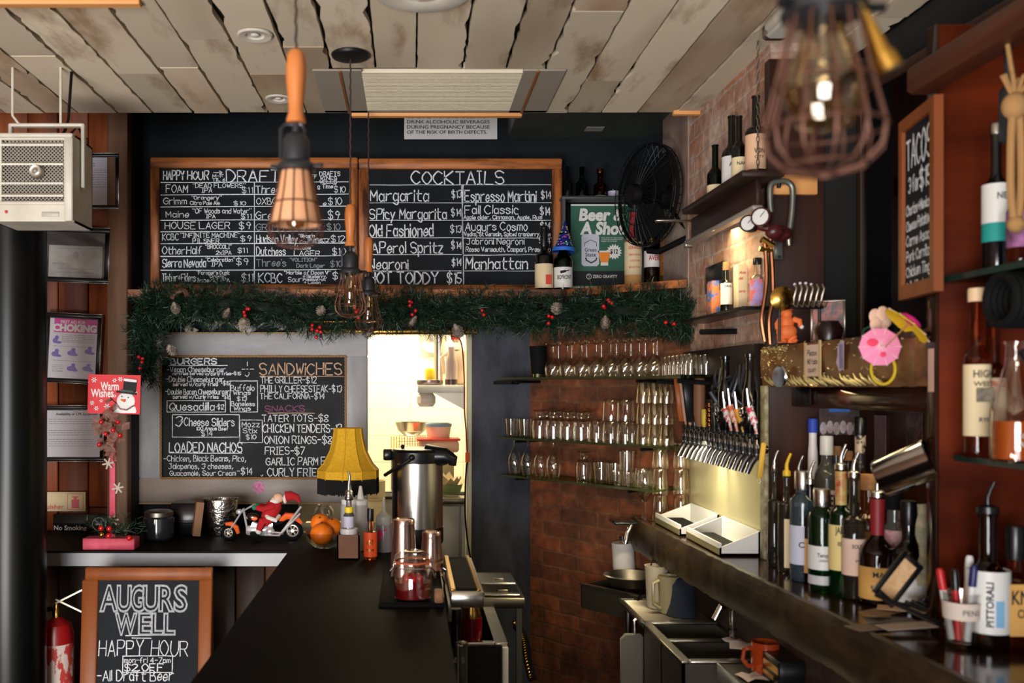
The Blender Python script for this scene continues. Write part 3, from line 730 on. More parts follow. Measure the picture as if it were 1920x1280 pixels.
chalk(mb, [('BURGERS', 322, 407, 683, 11, 2.4), ('-Vegan Cheeseburger', 315, 424, 697, 9.5), ('no fries served w/curly fries-$15', 326, 453, 703, 6), ('-Double Cheeseburger', 313, 421, 716, 10.5), ('served w/curly fries', 326, 410, 723.5, 7), ('-$15', 416, 432, 722, 8),
    ('-Double Bacon Cheeseburger', 312, 431, 739, 10), ('served w/Curly Fries', 326, 411, 747, 7), ('-$16', 418, 433, 747.5, 9), ('Quesadilla', 320, 403, 769, 15, 1.7), ('-$12', 406, 421, 767, 9),
    ('Buffalo', 434, 478, 732, 10.5), ('Wings', 439, 471, 740, 8), ('$13', 446, 464, 751, 7.5), ('Boneless', 435, 479, 760.5, 8), ('Wings', 440, 471, 769, 7.5),
    ('3', 331, 343, 799, 18), ('Cheese Sliders', 347, 441, 798, 15), ('100 Angus Beef', 369, 429, 806, 6.5), ('$14', 379, 400, 816.5, 10.5),
    ('Mozz', 455, 488, 800, 10), ('Stix', 457, 483, 811.5, 9), ('$10', 463, 481, 823, 9), ('LOADED NACHOS', 319, 455, 847, 18, 2.0),
    ('-Chicken, Black Beans, Pico,', 309, 462, 864, 11), ('Jalapenos, 3 cheeses,', 318, 438, 878, 10), ('Guacamole, Sour Cream', 320, 443, 890.5, 9), ('-$14', 446, 474, 889, 13),
    ('THE GRiLLER-$12', 490, 594, 718, 11.5), ('PHILLY CHEESESTEAK-$13', 490, 641, 735, 12.5), ('THE CALiFORNiA-$14', 489, 609, 747.5, 10.5),
    ('TATER TOTS-$8', 493, 616, 790, 12.5), ('CHICKEN TENDERS-13', 494, 641, 810, 15), ('ONION RINGS-$8', 497, 623, 831, 14.5), ('FRIES-$7', 498, 572, 851, 14), ('GARLIC PARM FRIES', 500, 646, 871, 14), ('CURLY FRIES-$8', 503, 634, 892, 15)], k, fr)
lines(mb, [(318, 685.5, 428, 685), (319, 848.5, 455, 849)] + rect(315, 751, 424, 772) + rect(433, 714, 484, 772) + rect(325, 777, 450, 819) + rect(451, 787, 493, 829) +
      [(465, 678, 465, 686), (455, 692, 461, 692), (470, 692, 477, 692), (461, 703, 465, 706), (465, 706, 468, 702), (468, 702, 468, 698), (464, 692, 466, 692), (490, 890, 492, 892), (492, 892, 494, 889)], k, fr, 1.3)
part('chalk_lettering', mb, m_chalk, t)
mb = MB(); chalk(mb, [('SANDWiCHES', 488, 641, 702, 21, 2.2)], k, fr); lines(mb, [(488, 705, 645, 705.5), (504, 774, 590, 774)], k, fr, 1.3)
part('tan_lettering', mb, m_chalkt, t, 'tan chalk heading reading sandwiches')
mb = MB(); chalk(mb, [('SNACKS', 498, 572, 771, 11, 1.7)], k, fr); part('pink_lettering', mb, m_chalkp, t, 'faint pink chalk heading reading snacks')
mb = MB(); mb.M = Matrix.Translation((X(487), -.0305, Z(912))) @ Matrix.Rotation(PI / 2, 4, 'X'); mb.lathe([(0, .0005), (11 * k, .0005), (11 * k, -.002)], 24)
part('round_sticker', mb, M('pink_sticker', (220, 150, 180), .6, col2=(196, 90, 150), ns=90), t, 'small round pink sticker')

# ------------------------------------------------------------------ pregnancy warning sign, high on the black wall
k = YW / F; t = T('warning_sign', 'white printed pregnancy warning sign high on the black wall', 'sign', tuple(P(845, 215, YW - .003)))
part('sheet', MB().box((-87 * k, -.003, -46 * k), (87 * k, .002, 70 * k)), M('white_sign', (208, 208, 210), .7), t)
mb = MB(); fr0 = Vector((0, -.003, 0))
for i, (s_, w_) in enumerate((('OF THE RISK OF BIRTH DEFECTS.', 150), ('DURING PREGNANCY BECAUSE', 155), ('DRINK ALCOHOLIC BEVERAGES', 155), ('GENERAL, WOMEN SHOULD NOT', 155), ('ACCORDING TO THE SURGEON', 155), ('GOVERNMENT WARNING:', 150))):
    pr(mb, s_, -82 * k, (-36 + i * 9.6) * k, 6.2 * k, fr0, XU, ZV, NY, width=w_ * k, bold=.012)
part('printed_text', mb, m_ink, t)

# ------------------------------------------------------------------ duct box under the recess ceiling and shelf with the cubby
solo('duct_box', MB().bbox((.43, 3.75, 2.775), (1.14, YW - .002, 3.19), .004), M('dark_green_grey_metal', (52, 58, 56), .45, col2=(66, 72, 70), ns=6), 'dark grey duct box high in the corner above the cocktail chalkboard', 'duct')
solo('paper_tag', MB().box((P(1097, 0, 4.0)[0], 3.96, 2.7725), (P(1130, 0, 4.0)[0], 4.02, 2.7748)), M('grey_tag', (140, 140, 132), .7), 'small grey tag stuck under the duct box', 'tag')
ZS = 2.075
solo('wall_shelf', MB().prism([(-1.17, 3.86), (.62, 3.86), (.98, 3.54), (1.035, 3.50), (1.035, YW - .004), (-1.17, YW - .004)], ZS - .03, ZS), m_frame, 'long dark wooden shelf carrying the chalkboards and bottles behind the garland', 'shelf')
ca = P(1055, 0, 3.98)[0]; cb = P(1207, 0, 3.98)[0]; zt = EYE + (VY - 367) / F * 3.98
t = T('shelf_cubby', 'dark grey open cubby on the shelf holding the green beer poster', 'cubby', ((ca + cb) / 2, 3.98, ZS))
hw = (cb - ca) / 2
m_cub = M('dark_grey_laminate', (60, 62, 66), .5)
part('side_panel', MB().box((-hw, 0, 0), (-hw + .012, .15, zt - ZS - .014)), m_cub, t); part('side_panel', MB().box((hw - .012, 0, 0), (hw, .15, zt - ZS - .014)), m_cub, t)
part('top_panel', MB().bbox((-hw - .005, -.002, zt - ZS - .014), (hw + .005, .16, zt - ZS), .003), m_cub, t)
Yp = 4.06; k = Yp / F
pc = P(1123, 462, Yp); t = T('beer_poster', 'green beer and a shot poster with a can and shot glass, inside the cubby', 'poster', tuple(pc))
Xp = lambda p: (p - 1123) * k
Zp = lambda p: (462 - p) * k
part('sheet', MB().box((Xp(1070), -.003, Zp(541)), (Xp(1200), .003, Zp(383))), m_posterg, t)
part('bottom_band', MB().box((Xp(1070), -.0036, Zp(535)), (Xp(1200), -.003, Zp(508))), m_ink, t, 'dark band with the brewer name')
part('white_border', MB().box((Xp(1070), -.0036, Zp(541)), (Xp(1200), -.003, Zp(537))).box((Xp(1070), -.0036, Zp(386)), (Xp(1200), -.003, Zp(383))), m_white, t)
O = Vector((0, -.003, 0)); mb = MB()
pr(mb, 'Beer &', Xp(1085), Zp(413), 21 * k, O, XU, ZV, NY, width=86 * k, bold=.045, shear=.12)
pr(mb, 'A Shot', Xp(1087), Zp(439), 22 * k, O, XU, ZV, NY, width=84 * k, bold=.045, shear=.12)
pr(mb, 'ZERO GRAVITY', Xp(1111), Zp(521), 5.5 * k, O + Vector((0, -.0008, 0)), XU, ZV, NY, width=46 * k, bold=.02)
for i, s_ in enumerate(("WELL SHOT OF YOUR CHOICE", "A CAN OF GREEN STATE", "GREEN STATE LAGER")): pr(mb, s_, Xp(1127), Zp(447 + i * 3.2), 2 * k, O, XU, ZV, NY, width=(42, 40, 30)[i] * k)
mb.M = Matrix.Translation((Xp(1104), -.0042, Zp(518.5))) @ Matrix.Rotation(PI / 2, 4, 'X'); mb.lathe([(4.2 * k, 0), (5.2 * k, 0)], 20); mb.M = None
mb.tube([(Xp(1102), -.004, Zp(516)), (Xp(1106), -.004, Zp(518)), (Xp(1103), -.004, Zp(521))], .0012, 4)
part('printed_heading', mb, m_white, t)
mb = MB(); pts = []
for i in range(32): pts.append((math.cos(2 * PI * i / 32) * (15 if i % 2 else 11) * k, math.sin(2 * PI * i / 32) * (15 if i % 2 else 11) * k))
mb.M = Matrix.Translation((Xp(1151), -.003, Zp(472))) @ Matrix.Rotation(PI / 2, 4, 'X'); mb.prism(pts, 0, .0009); part('price_burst', mb, m_white, t)
mb = MB(); pr(mb, '$12', Xp(1151), Zp(475.5), 8 * k, Vector((0, -.004, 0)), XU, ZV, NY, width=15 * k, bold=.03, center=True)
pr(mb, 'Green', Xp(1107), Zp(472), 7 * k, Vector((0, -.005, 0)), XU, ZV, NY, width=22 * k, center=True, bold=.01); pr(mb, 'State', Xp(1107), Zp(481), 7 * k, Vector((0, -.005, 0)), XU, ZV, NY, width=20 * k, center=True, bold=.01)
ribbon(mb, [(Xp(x), Zp(y)) for x, y in ((1096, 462), (1096, 456), (1107, 450), (1118, 455), (1118, 462))], .0022, Vector((0, -.005, 0)), XU, ZV, NY)
ribbon(mb, [(Xp(x), Zp(y)) for x, y in ((1098, 484), (1099, 488), (1108, 493), (1117, 488), (1118, 484))], .006, Vector((0, -.005, 0)), XU, ZV, NY)
part('printed_text', mb, m_ink, t)
mb = MB(); mb.prism([(Xp(x), -Zp(y)) for x, y in ((1090, 443), (1094, 439), (1119, 439), (1123, 443), (1123, 495), (1119, 499), (1094, 499), (1090, 495))], 0, .001)
mb.v = [(a, -.003 - c, -b) for a, b, c in mb.v]; mb.f = [tuple(reversed(f)) for f in mb.f]; part('printed_can', mb, M('silver_print', (186, 188, 200), .5), t)
mb = MB(); mb.prism([(Xp(x), -Zp(y)) for x, y in ((1122, 473), (1144, 473), (1140, 492), (1126, 492))], 0, .001); mb.v = [(a, -.003 - c, -b) for a, b, c in mb.v]; mb.f = [tuple(reversed(f)) for f in mb.f]
part('printed_shot', mb, M('amber_print', (226, 130, 30), .5), t)
mb = MB(); mb.prism([(Xp(x), -Zp(y)) for x, y in ((1121, 470), (1145, 470), (1145, 473), (1121, 473))], 0, .001); mb.prism([(Xp(x), -Zp(y)) for x, y in ((1126, 492), (1140, 492), (1140, 498), (1126, 498))], 0, .001); mb.v = [(a, -.003 - c, -b) for a, b, c in mb.v]; mb.f = [tuple(reversed(f)) for f in mb.f]; part('printed_rim', mb, m_white, t)


# ------------------------------------------------------------------ bottles
def bottle(label, loc, H, r, glass, nk=.30, sh=.58, nr=.34, cap=None, cap_h=.09, lab=None, lab_z=(.12, .45), lab_txt=None, group='bar bottles', name='liquor_bottle', square=False, pourer=False,
           lab2=None, lab2_z=None, neck_lab=None, rz=0.0, cap_r=None, liquid=None, liquid_h=.5, txt_mat=None, lab_span=.80, txt_h=.20, ry=0.0):
    """loc: centre of the base; H: height to the lip; r: body radius; sh: where the shoulder starts; nr: neck radius / r; nk: neck share"""
    t = T(name, label, 'bottle', tuple(loc), group, rz, 0, ry)
    rn = r * nr; zs = H * sh; zn = H * (1 - nk)
    ph, n = (PI / 4, 4) if square else (0, 20)
    prof = [(0, .003), (r * .86, 0), (r * .97, .004), (r, .012), (r, zs)]
    for i in range(1, 7):
        u = i / 6; prof.append((rn + (r - rn) * (.5 + .5 * math.cos(u * PI)), zs + (zn - zs) * (u ** .85)))
    prof += [(rn * .96, H * .97), (rn * 1.1, H * .972), (rn * 1.12, H * .995), (rn, H), (0, H)]
    if square:
        mb = MB(); e = r * .98
        mb.bbox((-e, -e, 0), (e, e, zs), r * .25)
        mb.lathe([(e * .96, zs - .002)] + [(rn + (e * .96 - rn) * (.5 + .5 * math.cos(i / 6 * PI)), zs + (zn - zs) * (i / 6) ** .8) for i in range(1, 7)] + prof[-5:], 20)
    else:
        mb = MB().lathe(prof, 20)
    part('glass_body', mb, glass, t)
    if liquid:
        part('liquid', MB().lathe([(0, .006), (r * .9, .006), (r * .9, H * liquid_h), (0, H * liquid_h)], 16), liquid, t)
    cr = cap_r or rn * 1.22
    if pourer:
        part('pourer', MB().lathe([(rn * .8, H - .004), (rn * 1.25, H), (rn * 1.2, H + .012), (rn * .5, H + .016), (0, H + .016)], 14).tube([(0, 0, H + .012), (0, 0, H + .03), (.003, -.004, H + .045), (.008, -.008, H + .06)], [.0055, .0045, .004, .0035], 10), pourer if not isinstance(pourer, bool) else m_steel, t)
    if cap:
        part('cap', MB().lathe([(cr * .98, H - H * cap_h), (cr, H - H * cap_h + .002), (cr, H + .003), (cr * .92, H + .007), (0, H + .008)], 18), cap, t)

    def band(nm, mat, z0, z1, span=lab_span, rad=r * 1.012):
        q = MB(); s_ = 18; a0 = -PI / 2 - span * PI / 2 * 1.9; a1 = -PI / 2 + span * PI / 2 * 1.9
        if square:
            q.box((-r * .86, -r * 1.005, z0), (r * .86, -r * .97, z1)); q.box((r * .97, -r * .8, z0), (r * 1.005, r * .8, z1)); q.box((-r * 1.005, -r * .8, z0), (-r * .97, r * .8, z1))
        else:
            vs = []
            for i in range(s_ + 1):
                a = a0 + (a1 - a0) * i / s_
                for z in (z0, z1): vs.append((rad * math.cos(a), rad * math.sin(a), z))
            q.add(vs, [(2 * i, 2 * i + 2, 2 * i + 3, 2 * i + 1) for i in range(s_)])
        return part(nm, q, mat, t)
    if lab: lb = band('paper_label', lab, H * lab_z[0], H * lab_z[1])
    if lab2: band('second_label', lab2, H * lab2_z[0], H * lab2_z[1])
    if neck_lab: part('neck_foil', MB().lathe([(rn * 1.06, H * (1 - nk * .98)), (rn * 1.08, H * (1 - nk * .5)), (rn * 1.12, H * .93), (rn * 1.16, H * .985)], 18), neck_lab, t)
    if lab_txt:
        q = MB(); hz = H * (lab_z[1] - lab_z[0])
        for i, (s_, fz, w_) in enumerate(lab_txt):
            pr(q, s_, 0, H * lab_z[0] + hz * fz, hz * txt_h * (1 if i == 0 else .6), Vector((0, -r * 1.013, 0)), XU, ZV, NY, width=2 * r * w_, bold=.02, wrap=None if square else r * 1.013, center=True)
        part('label_print', q, txt_mat or m_ink, lb)
    return t


def pxbottle(label, px, top, base, hwpx, Y, glass, z=None, **k):
    p = P(px, base, Y)
    if z is not None: p.z = z
    s = Y / F
    return bottle(label, p, (base - top) * s, hwpx * s, glass, **k)


m_labred = M('red_label', (196, 60, 48), .7)
Y = 3.93
t = pxbottle('dark wine bottle with a cream label and red square, left end of the shelf bottles', 1020, 430, 549, 17, Y, g_black, z=ZS, nk=.36, sh=.54, nr=.40, lab=m_cream, lab_z=(.04, .42), group='bottles on the garland shelf', cap=m_blackp, cap_h=.3, cap_r=.0165)
part('red_square', MB().box((.002, -.0398, .025), (.026, -.0385, .065)), m_labred, t)
t = pxbottle('dark green champagne bottle wearing the blue party hat', 1056, 440, 549, 17.5, Y, g_dkgreen, z=ZS, nk=.30, sh=.5, nr=.42, lab=m_white, lab_z=(.05, .40), lab_txt=[('BOFRONT', .40, .8)], group='bottles on the garland shelf')
q = Vector(t.location)
part('printed_bottle_mark', MB().tube([(-.018, -.041, .075), (.004, -.042, .080)], [.006, .0045], 8).tube([(.004, -.042, .080), (.018, -.041, .083)], .002, 6), m_ink, t)
t = T('party_hat', 'blue cone party hat with coloured dots on the champagne bottle', 'party hat', (q.x + .002, q.y, EYE + (VY - 471) / F * Y), ry=.05)
part('cone', MB().lathe([(.043, 0), (.0435, .001), (.0012, .128), (0, .129)], 24), M('navy_foil', (28, 36, 120), .4), t)
part('brim_band', MB().lathe([(.0445, -.001), (.049, -.002), (.047, .014), (.0405, .014)], 24), M('blue_band', (46, 108, 200), .4), t)
for nm, mt in (('yellow_dots', M('yellow_dot', (230, 200, 50), .5)), ('pink_dots', M('pink_dot', (220, 90, 150), .5)), ('green_dots', M('green_dot', (70, 190, 110), .5))):
    mb = MB()
    for i in range(16):
        z = R.uniform(.018, .105); a = R.uniform(PI, 2 * PI); r_ = .0435 * (1 - z / .129); mb.cbox((r_ * math.cos(a), r_ * math.sin(a), z), (.006, .003, .004), a + PI / 2, R.uniform(-1, 1))
    part(nm, mb, mt, t, kind='stuff')
t = pxbottle('squat yellow paper wrapped bottle with red lettering, beside the poster', 1187, 452, 550, 16, Y, m_tan, z=ZS, nk=.02, sh=.93, nr=.8, lab=m_cream, lab_z=(.30, .92), lab_txt=[('GERARDO', .78, .8), ('RISERVA SPECIALE', .58, .7), ('LIQUORE', .40, .6), ('MILANO ITALIA', .2, .7)], txt_h=.09, group='bottles on the garland shelf', txt_mat=m_labred)
t = pxbottle('green bottle neck with a red seal rising behind the yellow wrapped bottle', 1187, 395, 549, 11, Y + .1, g_dkgreen, z=ZS, nk=.4, sh=.4, nr=.5, neck_lab=m_red, group='bottles on the garland shelf')
t = pxbottle('dark bottle with a white and red slanted label under the fan', 1223, 420, 549, 15, Y, g_brown, z=ZS, nk=.3, sh=.5, nr=.4, lab=m_white, lab_z=(.34, .58), neck_lab=m_gold, group='bottles on the garland shelf', lab_txt=[('AVER', .4, .7)], txt_mat=m_red, txt_h=.3)
t = pxbottle('tall slim amber bottle with an ornate black and gold print', 1247, 430, 549, 11, Y - .05, g_gold, z=ZS, nk=.25, sh=.62, nr=.45, lab=M('bronze_print', (120, 72, 24), .5), lab_z=(.22, .8), lab_txt=[('ST-GERMAIN', .15, .7)], lab_span=.4, group='bottles on the garland shelf')
t = pxbottle('slim golden liqueur bottle at the brick end of the garland shelf', 1265, 440, 549, 8, Y - .07, g_gold, z=ZS, nk=.2, sh=.7, nr=.5, group='bottles on the garland shelf')
YC = 4.06
for px, top, hwp, g_, kw, lb in ((1064, 305, 9, g_black, dict(), 'black bottle on the cubby top, next to the chalkboard corner'), (1091, 306, 11, g_dkgreen, dict(lab=M('plum_label', (70, 56, 80), .7), lab_z=(.0, .1)), 'second black bottle on top of the cubby'),
                                 (1125, 313, 12, g_brown, dict(lab=M('sage_label', (120, 126, 100), .7), lab_z=(.02, .12), cap=m_copper), 'brown bottle with a copper cap on top of the cubby'), (1150, 348, 10, g_black, dict(lab=M('lilac_label', (190, 184, 210), .7), lab_z=(.04, .8), nk=.2, sh=.8), 'short bottle with a white and violet label on top of the cubby')):
    pxbottle(lb, px, top, 367, hwp, YC, g_, z=zt, group='bottles on top of the cubby', **{**dict(nk=.36, sh=.45, nr=.42), **kw})
solo('small_red_toy', MB().ball((0, 0, .012), .012, 10, 8).ball((.004, -.002, .03), .009, 10, 8), m_red, 'tiny red figure between bottle necks on the cubby', 'toy', loc=tuple(P(1075, 327, 4.02) + Vector((0, 0, 0)))) if False else None

# ------------------------------------------------------------------ black wall fan
fc = P(1214, 366, 3.72)
t = T('wall_fan', 'black caged wall fan turned sideways beside the brick pier', 'fan', tuple(fc), rz=math.radians(-70))
mb = MB(); rr = .20
front = lambda r: -.022 - .035 * (1 - (r / rr) ** 2); back = lambda r: .022 + .03 * (1 - (r / rr) ** 2)
for fn in (front, back):
    for i in range(36):
        a = 2 * PI * i / 36
        mb.tube([(r * math.cos(a), fn(r), r * math.sin(a)) for r in (.035, .09, .15, rr)], .0013, 4)
    for r in (.04, .12, rr): mb.tube([(r * math.cos(2 * PI * i / 40), fn(r), r * math.sin(2 * PI * i / 40)) for i in range(40)], .0022, 5, closed=True)
part('wire_guard', mb, m_iron, t)
mb = MB(); mb.M = Matrix.Rotation(PI / 2, 4, 'X'); mb.lathe([(.197, -.008), (.204, -.006), (.204, .006), (.197, .008)], 40); part('guard_ring', mb, m_iron, t)
for i in range(3):
    mb = MB(); a0 = i * 2 * PI / 3 + .6; vs = []
    for j in range(7):
        r = .035 + .14 * j / 6; w_ = .035 + .05 * math.sin(j / 6 * PI * .8)
        for s_ in (-1, 1): vs.append((r * math.cos(a0) - s_ * w_ * math.sin(a0), s_ * .016, r * math.sin(a0) + s_ * w_ * math.cos(a0)))
    fs = [(2 * j, 2 * j + 1, 2 * j + 3, 2 * j + 2) for j in range(6)]
    mb.add(vs + [(x, y + .003, z) for x, y, z in vs], fs + [tuple(v + 14 for v in reversed(f)) for f in fs]); part('blade', mb, m_rubber, t)
mb = MB(); mb.M = Matrix.Rotation(PI / 2, 4, 'X'); mb.lathe([(0, .085), (.035, .082), (.042, .06), (.042, .05)], 20); part('hub_badge', mb, m_iron, t)
mb = MB(); mb.M = Matrix.Rotation(-PI / 2, 4, 'X'); mb.lathe([(.03, .05), (.05, .06), (.05, .12), (.03, .14), (0, .14)], 20); part('motor', mb, m_iron, t)
t2 = T('fan_arm', 'black bent arm holding the fan to the brick pier', 'bracket', (0, 0, 0))
part('arm_tube', MB().tube([tuple(P(1215, 470, 3.70)), tuple(P(1235, 472, 3.66)), tuple(P(1290, 445, 3.55)), tuple(P(1318, 428, 3.50))], .012, 10).tube([tuple(fc + Vector((.09, .06, -.02))), tuple(P(1290, 430, 3.55))], .010, 8), m_iron, t2)
part('wall_plate', MB().cbox(tuple(P(1322, 430, 3.45) + Vector((-.0, 0, 0))), (.02, .10, .12)), m_iron, t2)

# ------------------------------------------------------------------ christmas garland
path = catmull([(268, 585), (300, 568), (360, 570), (430, 568), (520, 578), (600, 590), (680, 580), (760, 576), (830, 588), (900, 580), (980, 588), (1050, 592), (1130, 580), (1200, 584), (1260, 586), (1288, 596)], 8)
tail = catmull([(300, 580), (278, 610), (272, 640), (285, 670), (270, 698)], 6)
YG = 3.82
gy = lambda x, Y0: Y0 - max(0, x - 1010) * .00118
mb = MB(); core = MB(); gt = T('christmas_garland', 'long pine garland with cones and red berries along the shelf edge', 'garland', tuple(P(770, 580, YG)))
g0 = P(770, 580, YG)


def needles(mb, p, d, n, ln):
    d = d.normalized()
    for i in range(n):
        a = Vector((R.gauss(0, 1), R.gauss(0, 1), R.gauss(0, 1))); a = (a - d * a.dot(d)).normalized()
        s = p + d * (.075 * i / n); e = s + (a * .75 + d * .8).normalized() * ln * R.uniform(.7, 1.2)
        sd = (e - s).cross(Vector((R.gauss(0, 1), R.gauss(0, 1), R.gauss(0, 1)))).normalized() * .0016
        mb.add([s - sd, s + sd, e + sd * .3, e - sd * .3], [(0, 1, 2, 3)])


for pth, rad, dens, YY in ((path, .078, 1500, YG), (tail, .055, 260, YG + .02)):
    W3 = [P(x, y, gy(x, YY)) - g0 for x, y in pth]
    core.tube(W3, .02, 7)
    for i in range(dens):
        j = R.random() * (len(W3) - 1); a = int(j); p = W3[a].lerp(W3[min(a + 1, len(W3) - 1)], j - a)
        ax = (W3[min(a + 1, len(W3) - 1)] - W3[max(a - 1, 0)]).normalized()
        u = Vector((R.gauss(0, .35), R.gauss(-.15, .8), R.gauss(-.1, .95))).normalized()
        mb.tone = R.random()
        rr_ = rad * R.uniform(.3, 1.0)
        needles(mb, p + u * rr_ * .55, u + ax * R.uniform(-1.1, 1.1) + Vector((0, 0, -.2)), 17, .032)
part('vine_core', core, M('dark_vine', (18, 26, 18), .9), gt)
part('pine_needles', mb, m_green, gt, kind='stuff')


def cone(px, py, s=1.0, rx=0.0):
    q = MB(); q.M = Matrix.Translation(P(px, py, gy(px, YG) - .075) - g0) @ Matrix.Rotation(R.uniform(-.6, .6), 4, 'Y') @ Matrix.Rotation(rx, 4, 'X') @ Matrix.Scale(s, 4)
    q.lathe([(0, .030), (.006, .024), (.012, .005), (.012, -.012), (0, -.024)], 8)
    for i in range(8):
        z = -.02 + i * .0062; r_ = .020 * math.sin(PI * min(1, (i + 1.6) / 9.5)) ** .8
        for j in range(9):
            a = 2 * PI * (j + .5 * (i % 2)) / 9; c_, s_ = math.cos(a), math.sin(a)
            q.add([(r_ * .4 * c_ - .0035 * s_, r_ * .4 * s_ + .0035 * c_, z), (r_ * .4 * c_ + .0035 * s_, r_ * .4 * s_ - .0035 * c_, z), (r_ * c_ + .003 * s_, r_ * s_ - .003 * c_, z - .004), (r_ * 1.05 * c_, r_ * 1.05 * s_, z - .001), (r_ * c_ - .003 * s_, r_ * s_ + .003 * c_, z - .004)], [(0, 1, 2, 3, 4)])
    part('pine_cone', q, m_cone, gt)


for a in ((329, 577, 1.0, .6), (458, 606, 1.2, 1.2), (322, 655, 1.1, .9), (602, 581, 1.0, .9), (693, 624, 1.0, .1), (774, 603, 1.0, .2), (858, 620, 1.2, .5), (1044, 577, 1.2, 1.1), (1135, 604, 1.0, .4), (425, 587, .9, .3)): cone(*a)
for bx, by, n in ((465, 588, 4), (594, 621, 7), (665, 588, 4), (773, 578, 5), (905, 585, 2), (1035, 604, 4), (1140, 571, 5), (262, 681, 5), (1257, 603, 2)):
    for i in range(n):
        q = MB().ball(tuple(P(bx + R.uniform(-9, 9), by + R.uniform(-14, 14), gy(bx, YG) - .085 + R.uniform(-.01, .01)) - g0), .0075, 10, 8); part('red_berry', q, m_berry, gt)
q = MB().tube([tuple(P(x, y, YG - .05) - g0) for x, y in catmull([(322, 560), (330, 548), (346, 545), (352, 556)], 5)], .012, 8); part('brown_ribbon_loop', q, M('brown_ribbon', (74, 44, 28), .5), gt)
# ------------------------------------------------------------------ left end: column, heater, frames, signs
solo('black_column', MB().lathe([(0, 0), (.125, 0), (.125, .03), (.108, .05), (.108, 2.40), (.1, 2.41), (0, 2.41)], 36), M('black_enamel', (6, 7, 8), .3, spec=.3), 'thick round black column at the left edge of the bar', 'column', loc=(-1.362, 3.2, 0))
Y = 2.86; k = Y / F; hc = P(62, 334, Y)
t = T('unit_heater', 'ivory heater with a diamond mesh grille hung in front of the column', 'heater', tuple(hc))
X = lambda p: (p - 62) * k
Z = lambda p: (334 - p) * k
mb = MB(); x0, x1, z0, z1 = X(-14), X(138), Z(415), Z(251)
zi0, zi1, xi0, xi1 = Z(378), Z(262), X(3), X(120)
mb.box((x0, 0, z0), (x1, .012, zi0)).box((x0, 0, zi1), (x1, .012, z1)).box((x0, 0, zi0), (xi0, .012, zi1)).box((xi1, 0, zi0), (x1, .012, zi1))
mb.box((x0, .012, z0), (x0 + .006, .17, z1)).box((x1 - .006, .012, z0), (x1, .17, z1)).box((x0, .012, z1 - .006), (x1, .17, z1)).box((x0, .012, z0), (x1, .17, z0 + .006)).box((x0, .165, z0), (x1, .17, z1))
part('housing', mb, m_offw, t)
part('face_rim', MB().bbox((x0, -.012, z1 - .012), (x1, .002, z1), .003).bbox((xi1 + .004, -.012, z0), (x1, .002, z1 - .012), .003).bbox((x0, -.008, Z(384)), (x1, .002, Z(378)), .002), m_offw, t)
part('dark_interior', MB().box((xi0, .05, zi0), (xi1, .06, zi1)), M('heater_interior', (60, 56, 50), .8), t)
mb = MB(); st = .0115; w_ = xi1 - xi0; h_ = zi1 - zi0; n = int((w_ + h_) / st)
for i in range(n):
    o = i * st
    a0, a1 = max(0, o - h_), min(w_, o)
    mb.tube([(xi0 + a0, .006, zi0 + (o - a0) * 1.0), (xi0 + a1, .006, zi0 + (o - a1))], .0013, 4)
    mb.tube([(xi1 - a0, .0075, zi0 + (o - a0)), (xi1 - a1, .0075, zi0 + (o - a1))], .0013, 4)
part('mesh_grille', mb, M('grille_metal', (196, 188, 176), .4, metal=.3), t)
for py in (271, 307, 343, 366): part('louver', MB().cbox(((xi0 + xi1) / 2, .0, Z(py)), (w_, .014, .0065), 0, .4), m_offw, t)
mb = MB(); mb.M = Matrix.Translation((X(70), -.004, Z(323))) @ Matrix.Rotation(PI / 2, 4, 'X'); mb.lathe([(0, .014), (.005, .014), (.006, .010), (.012, .008), (.019, .010), (.021, .0), (.021, -.006)], 24); part('hub_badge', mb, m_steel, t)
mb = MB(); mb.M = Matrix.Translation((X(12), -.001, Z(397))) @ Matrix.Rotation(PI / 2, 4, 'X'); mb.lathe([(0, .004), (.004, .003), (.005, -.001)], 14); part('indicator_lamp', mb, m_red, t, 'small red indicator')
part('maker_plate', MB().bbox((X(78), -.002, Z(406)), (X(111), 0, Z(397)), .001), M('plate', (176, 170, 158), .4), t)
mb = MB(); pr(mb, 'heater', X(82), Z(404), 4 * k, Vector((0, -.002, 0)), XU, ZV, NY) if False else None
mb = MB(); xa, xb = X(4), X(144)
mb.bbox((xa, .05, Z(228)), (xb, .075, Z(222)), .003); mb.bbox((xa - .004, .05, Z(262)), (xa + .006, .075, Z(222)), .003); mb.bbox((xb - .006, .05, Z(345)), (xb + .004, .075, Z(222)), .003)
mb.tube([(X(20), .06, Z(222)), (X(8), .06, Z(206)), (X(8), .06, ZC - hc[2])], .004, 6); mb.tube([(X(100), .06, Z(222)), (X(100), .06, ZC - hc[2])], .004, 6)
part('yoke_bracket', mb, m_offw, t)
part('power_cable', MB().tube([(X(88), .09, Z(250)), (X(100), .10, Z(226)), (X(108), .09, Z(208)), (X(112), .1, ZC - hc[2])], .005, 6).tube([(X(92), .09, Z(250)), (X(112), .10, Z(232)), (X(126), .09, Z(222)), (X(130), .12, Z(236))], .004, 6), m_rubber, t)


